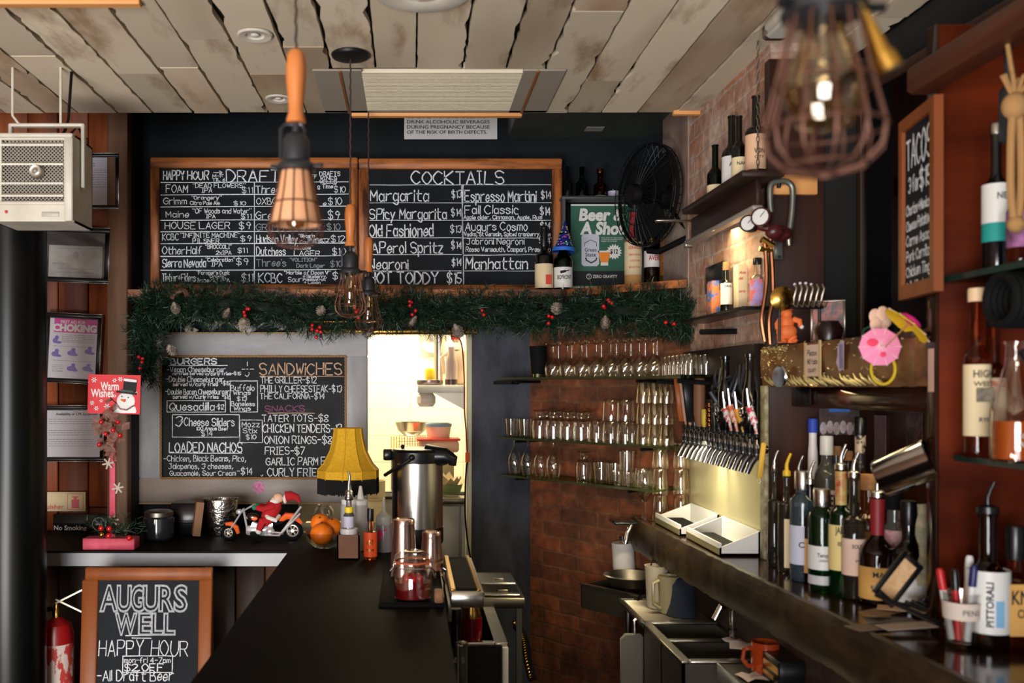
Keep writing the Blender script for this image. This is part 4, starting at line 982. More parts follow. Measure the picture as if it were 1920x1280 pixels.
def wall_frame(label, out, pap, tilt, Y, bar=7, title=None, rows=(), fmat=None, pmat=None):
    k = Y / F; cx, cy = (out[0] + out[2]) / 2, (out[1] + out[3]) / 2
    t = T('picture_frame', label, 'picture frame', tuple(P(cx, cy, Y)), ry=tilt)
    X = lambda p: (p - cx) * k
    Z = lambda p: (cy - p) * k
    mb = MB(); b = bar * k; wood_frame(mb, mb, X(out[0]), Z(out[3]), X(out[2]), Z(out[1]), b, b, b, b, -.016, 0, .002); part('frame', mb, fmat or m_blackp, t)
    part('silver_lip', (lambda q: (wood_frame(q, q, X(out[0]) - .001, Z(out[3]) - .001, X(out[2]) + .001, Z(out[1]) + .001, .002, .002, .002, .002, -.018, -.001, .0005), q)[1])(MB()), m_steel, t)
    part('backing', MB().box((X(out[0]) + b, -.005, Z(out[3]) + b), (X(out[2]) - b, -.002, Z(out[1]) - b)), m_ink, t)
    ps = part('paper_sheet', MB().box((X(pap[0]), -.007, Z(pap[3])), (X(pap[2]), -.005, Z(pap[1]))), pmat or m_paper, t)
    part('glass_pane', MB().box((X(out[0]) + b, -.0115, Z(out[3]) + b), (X(out[2]) - b, -.0105, Z(out[1]) - b)), m_pane, t)
    return ps, X, Z, k


def textrows(mb, rows, X, Z, k, y=-.0072):
    for (x0, x1, py, h) in rows:
        x = x0
        while x < x1:
            w_ = R.uniform(3, 9); mb.box((X(x), y - .0004, Z(py)), (X(min(x + w_, x1)), y, Z(py - h))); x += w_ + 1.4
    return mb


O7 = Vector((0, -.0072, 0))
t, X, Z, k = wall_frame('black framed notice on white paper, partly behind the heater', (118, 289, 225, 393), (128, 296, 218, 385), .0, 3.93)
mb = textrows(MB(), [(140, 180, 308 + i * 4, 1.8) for i in range(2)] + [(132, 212, 320 + i * 4.5, 1.0) for i in range(8)], X, Z, k); part('printed_text', mb, m_grey, t)
part('stamp', MB().box((X(150), -.0076, Z(371)), (X(163), -.0072, Z(361))), m_grey, t)
t, X, Z, k = wall_frame('black framed certificate with a crest, hung second from the top on the boards', (72, 427, 207, 530), (93, 461, 193, 523), .035, 3.93, bar=9, pmat=M('certificate_paper', (172, 168, 168), .7, col2=(150, 148, 140), ns=18))
mb = textrows(MB(), [(110, 150, 467, 1.4), (165, 190, 466, 2), (100, 130, 496, 2), (110, 180, 505, 1.4), (105, 180, 512, 1.4)], X, Z, k)
mb.ball((X(144), -.0074, Z(478)), 5.5 * k, 8, 6, 1, .05, 1.1); part('printed_text', mb, m_grey, t)
t, X, Z, k = wall_frame('tilted framed first aid for choking poster with a pink heading', (84, 588, 191, 718), (93, 598, 182, 711), .05, 3.92, bar=8)
part('pink_heading', MB().box((X(101), -.0078, Z(624)), (X(182), -.0072, Z(598))), m_magenta, t)
mb = MB(); pr(mb, 'FIRST AID FOR', X(113), Z(607), 5.5 * k, O7 + Vector((0, -.0008, 0)), XU, ZV, NY, width=46 * k, bold=.02); pr(mb, 'CHOKING', X(99), Z(621), 12 * k, O7 + Vector((0, -.0008, 0)), XU, ZV, NY, width=82 * k, bold=.06); part('heading_text', mb, m_white, t)
mb = MB()
for i, (x, y, sx) in enumerate(((105, 665, 1), (136, 662, 1.2), (167, 658, 1), (137, 691, 1.3), (166, 690, 1.2), (104, 640, .7))):
    mb.ball((X(x), -.0076, Z(y)), 7 * k, 10, 6, sx, .06, .7); mb.ball((X(x + 3), -.0076, Z(y - 6)), 4 * k, 8, 6, 1, .06, 1); mb.ball((X(x + 6), -.0076, Z(y + 3)), 4 * k, 8, 6, 1.6, .06, .6)
part('printed_figures', mb, m_purple, t)
part('printed_text', textrows(MB(), [(116, 178, 629 + i * 3.2, 1) for i in range(5)] + [(101, 178, 650, .8), (101, 178, 677, .8)] + [(101, 122, 686 + i * 3, .8) for i in range(5)], X, Z, k), m_grey, t)
t, X, Z, k = wall_frame('framed sheet about cpr equipment, lowest of the frames on the boards', (40, 760, 196, 864), (60, 769, 190, 856), .0, 3.925, bar=7)
mb = MB(); pr(mb, 'Availability of CPR Equipment', X(106), Z(778), 4.6 * k, O7, XU, ZV, NY, width=78 * k, bold=.03); part('heading_text', mb, m_ink, t)
part('printed_text', textrows(MB(), [(92, 178, 786 + i * 4.2, 1) for i in range(13) if i not in (3, 4, 8)], X, Z, k), m_grey, t)

Y = 3.935; k = Y / F
t = T('fire_extinguisher_sign', 'cream sign with red lettering and a red extinguisher symbol', 'sign', tuple(P(115, 940, Y)))
part('plate', MB().bbox((-70 * k, -.004, -18 * k), (46 * k, 0, 18 * k), .0015), m_cream, t)
mb = MB(); fo = Vector((0, -.004, 0)); pr(mb, 'Extinguisher', -60 * k, -13 * k, 7.5 * k, fo, XU, ZV, NY, width=66 * k, bold=.02)
for x0, x1, z0, z1 in ((20, 34, -12, 4), (24, 30, 4, 8), (21, 33, 8, 10)): mb.box((x0 * k, -.0048, z0 * k), (x1 * k, -.004, z1 * k))
part('red_print', mb, m_red, t)
q = MB(); [q.box((a * k, -.0046, c * k), (b * k, -.004, d * k)) for a, b, c, d in ((12, 42, -15, -14.2), (12, 42, 14.2, 15), (12, 12.8, -15, 15), (41.2, 42, -15, 15))]; part('pictogram_border', q, m_red, t)
t = T('no_smoking_sign', 'black no smoking sign with white lettering, behind the red wish board stand', 'sign', tuple(P(153, 981, Y)))
part('plate', MB().bbox((-53 * k, -.004, -18 * k), (53 * k, 0, 18 * k), .0015), m_blackp, t)
mb = MB(); pr(mb, 'No Smoking', -51 * k, -12 * k, 8.5 * k, fo, XU, ZV, NY, width=61 * k, bold=.015)
cx_, cz_ = 33 * k, -1 * k
mb.tube([(cx_ + 12 * k * math.cos(a * PI / 12), -.0045, cz_ + 12 * k * math.sin(a * PI / 12)) for a in range(24)], .0022, 5, closed=True); mb.tube([(cx_ - 8 * k, -.0045, cz_ + 8 * k), (cx_ + 8 * k, -.0045, cz_ - 8 * k)], .002, 5); mb.box((cx_ - 8 * k, -.0048, cz_ - 2 * k), (cx_ + 8 * k, -.004, cz_ + 1 * k))
part('white_print', mb, m_white, t)
t = T('orange_tag', 'small orange tag on the boards beside the column', 'tag', tuple(P(88, 1013, Y - .02)))
part('card', MB().bbox((-10 * k, -.002, -17 * k), (9 * k, 0, 17 * k), .001), m_orangep, t); part('printed_mark', MB().box((-1 * k, -.0026, -6 * k), (5 * k, -.002, 8 * k)), m_ink, t)

# ------------------------------------------------------------------ the bar
ZB = 1.07; BX0, BX1 = -.4475, .095; BYF = 3.42
t = T('bar_counter', 'long black bar top running towards the hatch with a grey edged side counter', 'bar counter', (0, 0, 0))
top = MB(); zt_ = ZB - .008
pts = [(BX0, .3), (BX1, .3), (BX1, YW - .01), (-1.17, YW - .01), (-1.17, 3.905), (-2.75, 3.905), (-2.75, BYF + .012), (BX0, BYF)]  # near end lengthened out of view to keep light off the aisle
top.prism(pts, zt_, ZB); part('top', top, m_top, t)
part('top_edge', MB().prism([(BX0, BYF), (-2.75, BYF + .012), (-2.75, BYF + .035), (BX0, BYF + .03)][::-1], ZB - .055, zt_ + .001), m_edge, t, 'grey front edge of the side counter')
part('bar_edge', MB().box((BX0, .3, ZB - .05), (BX0 + .03, BYF + .03, zt_)).box((BX1 - .03, .3, ZB - .05), (BX1, YW - .02, zt_)), M('dark_bar_edge', (30, 27, 25), .45), t)
mb = MB(); x = -2.75
while x < BX0 + .1:
    w_ = R.uniform(.10, .15); mb.tone = R.random() * .6; mb.bbox((x + .002, BYF + .16, 0), (x + w_ - .002, BYF + .18, ZB - .05), .003); x += w_
part('front_boards', mb, M('bar_front_wood', (38, 24, 17), .5, col2=(80, 50, 32), ns=8, stretch=(1, 1, .12), tone=.4, bump=.25), t)
part('base_panel', MB().box((BX0 + .07, .3, 0), (BX0 + .10, BYF + .16, ZB - .05)).box((BX1 - .06, .3, 0), (BX1 - .03, YW - .05, ZB - .05)), m_dkwood, t)

# A-frame sign at the bar front
Y = 3.27; k = Y / F
t = T('sidewalk_chalkboard', 'wooden a-frame chalkboard announcing the well happy hour, standing under the side counter', 'chalkboard', tuple(P(280, 1063, Y)), rx=math.radians(-4), rz=.0)
X = lambda p: (p - 280) * k
Z = lambda p: (1063 - p) * k
zb = -(P(280, 1063, Y)[2]) / math.cos(math.radians(4)) + .002
m_af = wd('orange_stained_wood', (112, 54, 16), (144, 76, 26), 'z', .5, ns=6)
a, b = MB(), MB()
part('frame', MB().bbox((X(163), -.02, Z(1086)), (X(400), 0, 0), .003).bbox((X(158), -.02, zb), (X(188), 0, Z(1086)), .003).bbox((X(376), -.02, zb), (X(400), 0, Z(1086)), .003).bbox((X(188), -.02, zb + .10), (X(376), 0, zb + .16), .003), m_af, t)
part('writing_panel', MB().box((X(186), -.012, zb + .15), (X(378), -.003, Z(1084))), m_board, t)
part('rear_leg', MB().cbox((X(170), .06, zb * .52), (.03, .02, -zb * .96), 0, .10).cbox((X(390), .06, zb * .52), (.03, .02, -zb * .96), 0, .10), m_af, t)
part('hinge', MB().tube([(X(163), .004, -.005), (X(176), .004, -.005)], .006, 8).tube([(X(384), .004, -.005), (X(398), .004, -.005)], .006, 8), m_steel, t)
fr = (Vector((0, -.012, 0)), XU, ZV, NY, 280, 1063)
mb = MB(); ox = 0
for i, (ch, x0, x1) in enumerate(zip('AUGURS', (190, 222, 248, 270, 300, 328), (226, 250, 274, 302, 331, 355))):
    pr(mb, ch, X(x0), Z(1142), 45 * k, Vector((0, -.0125, 0)), XU, ZV, NY, width=(x1 - x0) * k, bold=.02, outline=.03)
for ch, x0, x1 in zip('WELL', (219, 263, 287, 310), (262, 289, 311, 333)):
    pr(mb, ch, X(x0), Z(1185), 37 * k, Vector((0, -.0125, 0)), XU, ZV, NY, width=(x1 - x0) * k, bold=.02, outline=.034)
chalk(mb, [('HAPPY', 191, 273, 1225, 29, 1.7), ('HOUR', 288, 356, 1225, 28, 1.5), ('mon-fri 4-7pm', 239, 324, 1237.5, 9.5), ('$2 OFF', 239, 311, 1252.5, 13, 1.8), ('-All Draft Beer', 189, 330, 1270, 19, 1.7)], k, fr)
lines(mb, rect(236, 1225, 328, 1255) + [(240, 1188, 312, 1187), (252, 1192, 288, 1193)], k, fr, 1.5)
part('chalk_lettering', mb, m_chalk, t)

t = T('fire_extinguisher', 'red fire extinguisher with a white label standing beside the column', 'fire extinguisher', (P(106, 1200, 3.34)[0], 3.34, .52), rz=.2)
part('cylinder', MB().lathe([(0, 0), (.05, 0), (.06, .01), (.06, .27), (.05, .305), (.022, .325), (.018, .33), (0, .33)], 24), M('extinguisher_red', (150, 22, 24), .3), t)
part('label_panel', MB().lathe([(.0605, .06), (.0605, .24)], 24), M('label_red_white', (190, 60, 54), .6, col2=(214, 196, 186), ns=26, nlo=.46, nhi=.5, stretch=(1, 1, .5)), t)
part('valve', MB().lathe([(.017, .328), (.017, .35), (.012, .36), (.012, .38)], 14), m_gold, t)
part('lever', MB().cbox((.04, 0, .40), (.11, .018, .006), 0, 0, -.45).cbox((.05, 0, .365), (.12, .018, .006), 0, 0, .5), m_steeld, t)
part('hose', MB().tube([(-.015, 0, .36), (-.06, 0, .35), (-.075, 0, .27), (-.068, 0, .1)], .009, 8), m_rubber, t)
solo('extinguisher_shelf', MB().bbox((-.09, -.07, -.02), (.09, .22, 0), .003).bbox((-.09, .20, -.52), (.09, .22, -.02), .003), m_dkwood, 'low dark ledge the red fire extinguisher stands on', 'ledge', loc=(P(106, 1200, 3.34)[0], 3.34, .519))

# red wish board with the snowman
Y = 3.50; bz = on(208, 1028, ZB); Y = bz[1]; k = Y / F
t = T('holiday_sign_stand', 'red warm wishes board with a snowman on a pink post and base', 'holiday decoration', tuple(bz))
X = lambda p: (p - 208) * k
Z = lambda p: (1028 - p) * k
part('base_block', MB().bbox((X(160), -.03, 0), (X(256), .04, Z(1007)), .002), m_pink, t)
part('post', MB().bbox((X(206), -.006, Z(1007)), (X(217), .006, Z(770)), .001), m_pink, t)
part('board', MB().cbox((X(216), -.01, Z(739)), (98 * k, .006, 73 * k), 0, 0, .02), M('holly_red_board', (206, 38, 48), .6), t)
O = Vector((0, -.0135, 0)); mb = MB()
pr(mb, 'Warm', X(191), Z(731), 15 * k, O, XU, ZV, NY, width=34 * k, bold=.02); pr(mb, 'Wishes', X(173), Z(744), 15 * k, O, XU, ZV, NY, width=42 * k, bold=.02)
for sx_, sy_, r in ((179, 712, 5), (217, 713, 3.5), (228, 711, 4), (203, 762, 5.5), (183, 765, 4), (175, 755, 4), (192, 751, 2.5), (217, 742, 2.5), (257, 737, 3)):
    for j in range(3): a = j * PI / 3; ribbon(mb, [(X(sx_) - r * k * math.cos(a), Z(sy_) - r * k * math.sin(a)), (X(sx_) + r * k * math.cos(a), Z(sy_) + r * k * math.sin(a))], .0028, O, XU, ZV, NY)
part('white_lettering', mb, m_white, t)
dsc = lambda q, x, y, r, e, sx=1.0: q.ball((X(x), -.0135 - e, Z(y)), r * k, 16, 8, sx, .06, 1)
q = MB(); dsc(q, 238, 752, 17, 0); dsc(q, 236, 771, 19, 0, 1.15); q.v = [(a, b, max(c, Z(774))) for a, b, c in q.v]; part('snowman', q, m_white, t)
q = MB(); q.cbox((X(246), -.016, Z(722)), (24 * k, .003, 24 * k), 0, 0, .12); q.cbox((X(240), -.016, Z(736)), (38 * k, .003, 4 * k), 0, 0, .12); dsc(q, 231, 743, 1.3, .0022); dsc(q, 243, 745, 1.3, .0022); part('top_hat', q, m_ink, t)
q = MB(); q.cbox((X(241), -.0182, Z(733)), (24 * k, .002, 3.5 * k), 0, 0, .12); part('hat_band', q, m_green, t)
q = MB(); q.cbox((X(247), -.0175, Z(713)), (24 * k, .003, 5 * k), 0, 0, .12); part('hat_snow', q, m_white, t)
q = MB(); q.tube([(X(237), -.018, Z(751)), (X(229), -.022, Z(749))], [.006, .001], 8); part('carrot_nose', q, m_orangep, t)
q = MB(); q.tube([(X(x), -.016, Z(y)) for x, y in ((220, 757), (228, 766), (240, 768), (253, 760))], .0035, 6); part('scarf', q, M('striped_scarf', (60, 46, 48), .9, col2=(210, 160, 160), ns=240), t)
q = MB(); q.tube([(X(x), -.016, Z(y)) for x, y in ((222, 757), (213, 749), (209, 745))], .0016, 5).tube([(X(213), -.016, Z(749)), (X(208), -.016, Z(751))], .0013, 5); part('twig_arm', q, m_ink, t)
q = MB()
for i in range(60):
    a = R.uniform(0, 2 * PI); p0 = Vector((X(210 + R.gauss(0, 11)), -.02 + R.uniform(-.02, .015), Z(805 + R.gauss(0, 18)))); d = Vector((R.gauss(0, 1), R.gauss(0, .6), R.gauss(0, 1))).normalized() * .022; e = Vector((-d.z, .01, d.x)) * .7
    q.add([p0 - d, p0 + e, p0 + d, p0 - e], [(0, 1, 2, 3)])
part('sheer_bow', q, M('sheer_ribbon', (150, 120, 104), .4, col2=(120, 60, 56), ns=60, alpha=.75), t, kind='stuff')
for x, y in ((197, 790), (228, 790), (219, 805), (232, 815), (205, 812), (193, 832)): part('red_bauble', MB().ball((X(x), -.042, Z(y)), .009, 10, 8), m_berry, t)
q = MB()
for i in range(50): needles(q, Vector((X(R.uniform(185, 250)), R.uniform(-.04, .0), Z(R.uniform(985, 1006)))), Vector((R.gauss(0, 1), -.3, R.uniform(.2, 1))), 9, .022)
part('pine_sprig', q, m_green, t, kind='stuff')
for x, y, mt, nm in ((198, 986, m_berry, 'red_bauble'), (213, 987, m_berry, 'red_bauble'), (212, 1000, m_berry, 'red_bauble'), (199, 998, m_gold, 'gold_bauble'), (250, 1004, m_berry, 'red_bauble')): part(nm, MB().ball((X(x), -.05, Z(y)), .0105, 12, 8), mt, t)
for x, y in ((205, 868), (223, 914), (214, 975)):
    q = MB()
    for j in range(3): a = j * PI / 3 + .2; q.tube([(X(x) - 11 * k * math.cos(a), -.012, Z(y) - 11 * k * math.sin(a)), (X(x) + 11 * k * math.cos(a), -.012, Z(y) + 11 * k * math.sin(a))], .0035, 6)
    part('glitter_snowflake', q, M('glitter_white', (190, 178, 162), .6), t)

# ------------------------------------------------------------------ things on the counter
# dark lidded jar, a black box and a brown board under the food board
p = on(298, 1010, ZB); k = p[1] / F
t = T('lidded_glass_jar', 'dark squat jar with a clear lid below the corner of the grey board frame', 'jar', tuple(p))
part('jar_body', MB().lathe([(0, 0), (.052, 0), (.06, .01), (.06, .085), (.052, .092), (0, .092)], 24), M('smoked_jar', (34, 36, 40), .12, coat=.5), t); part('lid', MB().lathe([(.055, .092), (.056, .108), (.045, .114), (0, .115)], 24), m_steeld, t)
p = on(350, 1000, ZB); solo('black_appliance', MB().bbox((-.06, -.05, 0), (.06, .07, .13), .01).bbox((-.05, -.055, .05), (.05, -.045, .06), .002), m_blackp, 'black box shaped appliance between the dark jar and the hammered bucket', 'appliance', loc=(p[0], p[1] + .0, ZB))
solo('brown_board', MB().cbox((0, 0, .07), (.03, .12, .135), .3, .0, .12), wd('brown_board_wood', (96, 62, 38), (128, 88, 54), 'z'), 'brown wooden board leaning by the bucket', 'board', loc=(P(370, 1000, 3.78)[0], 3.78, ZB + .004))
p = on(409, 1006, ZB)
t = T('hammered_bucket', 'hammered steel bucket with a wire handle on the side counter', 'bucket', (p[0], p[1] + .06, ZB))
prof = [(0, 0), (.052, 0)]
part('bucket_body', MB().lathe([(0, 0), (.056, 0), (.058, .004), (.070, .145), (.072, .147), (.068, .145), (.055, .006), (0, .006)], 32), M('hammered_steel', (190, 186, 180), .2, metal=1, bump=1.0, bs=70), t)
part('wire_handle', MB().tube([(.066 * math.cos(a), -.03 - .035 * math.sin(a), .13 - .035 * math.sin(a)) for a in [PI * i / 16 for i in range(17)]], .0028, 6), m_chrome, t)

m_toychrome = M('toy_chrome', (224, 222, 226), .22, metal=.55)
# toy motorbike with the red suited rider
p = on(487, 1012, ZB); k = p[1] / F * 1.0
t = T('toy_motorcycle', 'orange and chrome toy chopper motorcycle on the side counter', 'toy motorcycle', tuple(p))
X = lambda q: (q - 487) * k
Z = lambda q: (1011 - q) * k


def wheel(cx_, cz_, r, nm):
    q = MB(); q.M = Matrix.Translation((X(cx_), 0, Z(cz_))) @ Matrix.Rotation(PI / 2, 4, 'X')
    q.lathe([(r * .62, -.010), (r * .9, -.012), (r, -.006), (r, .006), (r * .9, .012), (r * .62, .010), (r * .62, -.010)], 26); w_ = part(nm, q, m_rubber, t)
    q = MB(); q.M = Matrix.Translation((X(cx_), 0, Z(cz_))) @ Matrix.Rotation(PI / 2, 4, 'X'); q.lathe([(r * .63, -.008), (r * .63, .008), (r * .50, .009), (r * .5, -.009)], 26); q.lathe([(0, .012), (r * .16, .012), (r * .16, -.012), (0, -.012)], 12)
    for i in range(6):
        a = i * PI / 3; q.tube([(r * .1 * math.cos(a), r * .1 * math.sin(a), .0), (r * .6 * math.cos(a), r * .6 * math.sin(a), 0)], .0035, 5)
    part('wheel_rim', q, M('pale_chrome', (226, 214, 204), .25, metal=.6), w_)


wheel(429, 997, 13.5 * k, 'front_wheel'); wheel(549, 993, 18.5 * k, 'rear_wheel')
part('fork', MB().tube([(X(429), -.014, Z(997)), (X(451), -.014, Z(962)), (X(457), -.012, Z(952))], .0032, 7).tube([(X(429), .014, Z(997)), (X(457), .012, Z(952))], .0032, 7), m_toychrome, t)
part('handlebar', MB().tube([(X(455), -.012, Z(957)), (X(474), -.03, Z(946)), (X(481), -.036, Z(949))], .003, 6).tube([(X(455), .012, Z(957)), (X(474), .03, Z(946)), (X(481), .036, Z(949))], .003, 6), m_toychrome, t)
part('headlamp', MB().ball((X(449), 0, Z(958)), .011, 12, 8, 1.2, 1, 1), m_toychrome, t)
part('front_fender', MB().tube([(X(423), 0, Z(981)), (X(434), 0, Z(981)), (X(443), 0, Z(988)), (X(447), 0, Z(999))], [.006, .011, .011, .007], 8), m_orangep, t)
part('rear_fender', MB().tube([(X(524), 0, Z(976)), (X(537), 0, Z(966)), (X(552), 0, Z(967)), (X(566), 0, Z(980))], [.008, .014, .014, .006], 8), m_orangep, t)
part('fuel_tank', MB().ball((X(474), 0, Z(968)), .021, 14, 8, 1.25, .7, .75), M('black_orange_tank', (34, 16, 10), .15, coat=1), t)
part('tank_flame', MB().ball((X(478), -.0125, Z(970)), .010, 10, 6, 1.3, .25, .8), m_orangep, t)
part('engine', MB().bbox((X(462), -.016, Z(1000)), (X(512), .016, Z(984)), .004).ball((X(507), -.012, Z(994)), .016, 14, 8, 1.2, .7, .9).lathe([(0, .002), (.008, .0)], 10).cbox((X(476), 0, Z(985)), (.02, .03, .03), 0, 0, .4).cbox((X(505), 0, Z(981)), (.03, .03, .012), 0, 0, .1), m_toychrome, t)
part('frame_rail', MB().tube([(X(457), 0, Z(956)), (X(465), 0, Z(1000)), (X(520), 0, Z(1002)), (X(549), 0, Z(993))], .005, 7), m_toychrome, t)
part('seat', MB().tube([(X(490), 0, Z(974)), (X(508), 0, Z(981)), (X(530), 0, Z(976))], [.008, .013, .009], 8), m_rubber, t)
part('exhaust_pipe', MB().tube([(X(498), -.02, Z(1000)), (X(525), -.022, Z(1001)), (X(560), -.022, Z(955)), (X(566), -.022, Z(947))], .0045, 8).tube([(X(510), -.02, Z(995)), (X(530), -.024, Z(996)), (X(564), -.024, Z(960))], .0045, 8), m_toychrome, t)
part('stabiliser_wheel', (lambda q: (setattr(q, 'M', Matrix.Translation((X(489), -.02, Z(1009))) @ Matrix.Rotation(PI / 2, 4, 'X')), q.lathe([(0, .006), (.010, .005), (.012, 0), (.010, -.005), (0, -.006)], 16))[1])(MB()), m_rubber, t)
d = T('holiday_doll', 'doll in a red felt suit and cap lying forward on the toy motorcycle', 'doll', tuple(Vector(p) + Vector((0, 0, 0))), rz=0)
part('body_suit', MB().tube([(X(500), 0, Z(984)), (X(502), 0, Z(972)), (X(508), 0, Z(956)), (X(517), 0, Z(944)), (X(524), 0, Z(938))], [.016, .028, .034, .030, .014], 12).tube([(X(514), -.022, Z(946)), (X(496), -.040, Z(951)), (X(484), -.037, Z(948))], [.014, .012, .010], 9).tube([(X(514), .022, Z(946)), (X(496), .036, Z(951)), (X(484), .034, Z(948))], [.014, .012, .010], 9)
     .tube([(X(508), -.018, Z(972)), (X(494), -.032, Z(974)), (X(488), -.030, Z(990))], [.017, .016, .012], 10).tube([(X(508), .018, Z(972)), (X(494), .032, Z(974)), (X(488), .030, Z(990))], [.017, .016, .012], 10), m_redcloth, d)
part('fur_trim', MB().tube([(X(497), -.006, Z(961)), (X(505), -.033, Z(967)), (X(519), -.03, Z(972)), (X(523), 0, Z(966))], .009, 8).ball((X(487), -.030, Z(993)), .013, 10, 8).ball((X(487), .030, Z(993)), .013, 10, 8), m_fur, d)
part('head', MB().ball((X(522), -.004, Z(932)), .020, 14, 10, 1.05, .95, 1).ball((X(513), -.018, Z(932)), .005, 8, 6), m_skin, d)
part('beard', MB().ball((X(516), -.010, Z(938)), .019, 12, 8, 1.1, .9, .7).ball((X(535), 0, Z(934)), .016, 12, 8, .6, 1.2, 1.2), m_fur, d)
part('cap', MB().tube([(X(536), 0, Z(930)), (X(545), 0, Z(928)), (X(557), 0, Z(931)), (X(562), 0, Z(940))], [.021, .019, .013, .006], 12), m_redcloth, d)
part('hand', MB().ball((X(480), -.038, Z(948)), .010, 10, 8).ball((X(480), .036, Z(948)), .010, 10, 8), M('doll_mitten', (38, 120, 92), .8), d)
part('boot', MB().cbox((X(480), -.030, Z(998)), (.034, .018, .016)).cbox((X(480), .030, Z(998)), (.034, .018, .016)), m_rubber, d)

# silver ornament, glass globe, bowl with oranges
q = on(553, 1006, ZB); solo('silver_ornament', MB().ball((0, 0, .0), .028, 18, 12), m_chrome, 'shiny dark ball ornament behind the toy motorcycle', 'ornament', loc=(P(575, 955, 3.78)[0], 3.78, EYE - (955 - VY) / F * 3.78)) if False else None
p = on(607, 1000, ZB)
t = T('glass_globe_vase', 'round clear glass globe vase behind the oranges', 'vase', (p[0], p[1] + .02, ZB))
part('globe', MB().lathe([(0, .001), (.022, .0), (.038, .02), (.046, .06), (.040, .095), (.028, .112), (.030, .116), (.026, .112), (.038, .093), (.0435, .06), (.036, .022), (.02, .003), (0, .003)], 24), m_clear, t)
part('dried_filling', MB().ball((0, 0, .05), .030, 12, 8, 1, 1, .8), M('grey_green_filling', (70, 78, 68), .7, col2=(120, 124, 112), ns=40), t)
p = on(608, 1026, ZB)
t = T('glass_fruit_bowl', 'clear glass bowl holding the oranges', 'bowl', tuple(p))
part('bowl_wall', MB().lathe([(0, .002), (.032, 0), (.040, .004), (.066, .03), (.078, .06), (.076, .06), (.064, .032), (.034, .007), (0, .006)], 28), m_clear, t)
for i, (dx, dy, dz, lb) in enumerate(((-.008, -.012, .052, 'big orange sitting in front in the glass bowl'), (.026, .046, .068, 'orange at the back of the glass bowl beside the wooden box'), (-.020, .052, .084, 'orange on top, half hidden behind the front orange'))):
    o = MB().ball((0, 0, 0), .044 if i == 0 else .037, 22, 14, 1, 1, .95); tt = T('orange', lb, 'fruit', (p[0] + dx, p[1] + dy, ZB + dz), 'oranges in the bowl', rx=.4 * i)
    part('peel', o, m_orange, tt); part('stem_button', MB().ball((0, 0, .0415 if i == 0 else .035), .004, 8, 6), m_green, tt)

# yellow fringed lamp
p = P(653, 1000, 3.62)
t = T('fringed_table_lamp', 'table lamp with a mustard yellow panelled shade and long black fringe', 'table lamp', (p[0], 3.62, ZB))
zt0 = EYE - (802 - VY) / F * 3.62 - ZB; zr = EYE - (880 - VY) / F * 3.62 - ZB; zb1 = EYE - (897 - VY) / F * 3.62 - ZB; zf = EYE - (910 - VY) / F * 3.62 - ZB; kk = 3.62 / F
pf = [(26 * kk, zt0), (28 * kk, zt0 - 18 * kk), (34 * kk, zt0 - 42 * kk), (46 * kk, zt0 - 66 * kk), (57 * kk, zr), (57 * kk, zr - 17 * kk)]
sh_ = part('shade', MB().lathe(pf, 10, ph=.2).lathe([(r - .003, z) for r, z in reversed(pf)], 10, ph=.2), m_yellow, t, sharp=20)
q = MB()
for i in range(10):
    a = .2 + 2 * PI * i / 10; q.tube([((r + .001) * math.cos(a), (r + .001) * math.sin(a), z) for r, z in pf], .0016, 5)
q.tube([(57.3 * kk * math.cos(.2 + 2 * PI * i / 10), 57.3 * kk * math.sin(.2 + 2 * PI * i / 10), zr) for i in range(10)], .0018, 5, closed=True)
part('shade_piping', q, M('yellow_piping', (206, 156, 30), .7), sh_)
q = MB()
for i in range(240):
    a = 2 * PI * i / 240; r = 57.5 * kk * (math.cos(PI / 10) / math.cos(((a - .2) % (2 * PI / 10)) - PI / 10)); z1 = zr - 15 * kk; l = (28 + R.uniform(-2, 2)) * kk
    q.tube([(r * math.cos(a), r * math.sin(a), z1), (r * 1.01 * math.cos(a), r * 1.01 * math.sin(a), z1 - l)], .0017, 4)
part('fringe', q, m_fringe, sh_)
part('lamp_base', MB().lathe([(0, 0), (.042, 0), (.042, .012), (.012, .025), (.010, zt0 - .06), (0, zt0 - .06)], 20), m_iron, t)
part('lamp_bulb', MB().ball((0, 0, zt0 - .06), .024, 12, 8, 1, 1, 1.3), m_offw, t)

# wooden box with the small bottle, squeeze bottles, pourer
p = on(653, 1049, ZB); kk = p[1] / F
t = T('wooden_box', 'small square brown wooden box at the end of the bar', 'box', (p[0], p[1] + .04, ZB))
bh = 46 * kk; e = .039
part('walls', MB().box((-e, -e, 0), (e, -e + .005, bh)).box((-e, e - .005, 0), (e, e, bh)).box((-e, -e, 0), (-e + .005, e, bh)).box((e - .005, -e, 0), (e, e, bh)).box((-e, -e, 0), (e, e, .005)), wd('brown_box_wood', (104, 62, 40), (136, 88, 60), 'x', .6), t)
t2 = T('marble_coaster', 'white marbled cup with a small bottle standing in the wooden box', 'cup', (p[0], p[1] + .04, ZB + .006))
part('cup', MB().lathe([(0, 0), (.028, 0), (.031, .03), (.031, bh + .012), (.024, bh + .014), (0, bh + .012)], 20), M('white_marble', (206, 204, 206), .3, col2=(150, 150, 160), ns=30, nlo=.5, nhi=.8), t2)
tb = T('bitters_bottle', 'small bottle with a yellow collar and pour spout above the wooden box', 'bottle', (p[0], p[1] + .035, ZB + bh + .0195))
part('glass_body', MB().lathe([(0, 0), (.019, 0), (.019, .045), (.010, .065), (.010, .12), (0, .12)], 16), g_clear, tb)
part('label', MB().lathe([(.0194, .004), (.0194, .042)], 16), M('violet_white_label', (196, 194, 214), .6), tb); part('yellow_collar', MB().lathe([(.0145, .047), (.0145, .074), (.010, .075)], 16), M('yellow_band', (238, 206, 30), .5), tb)
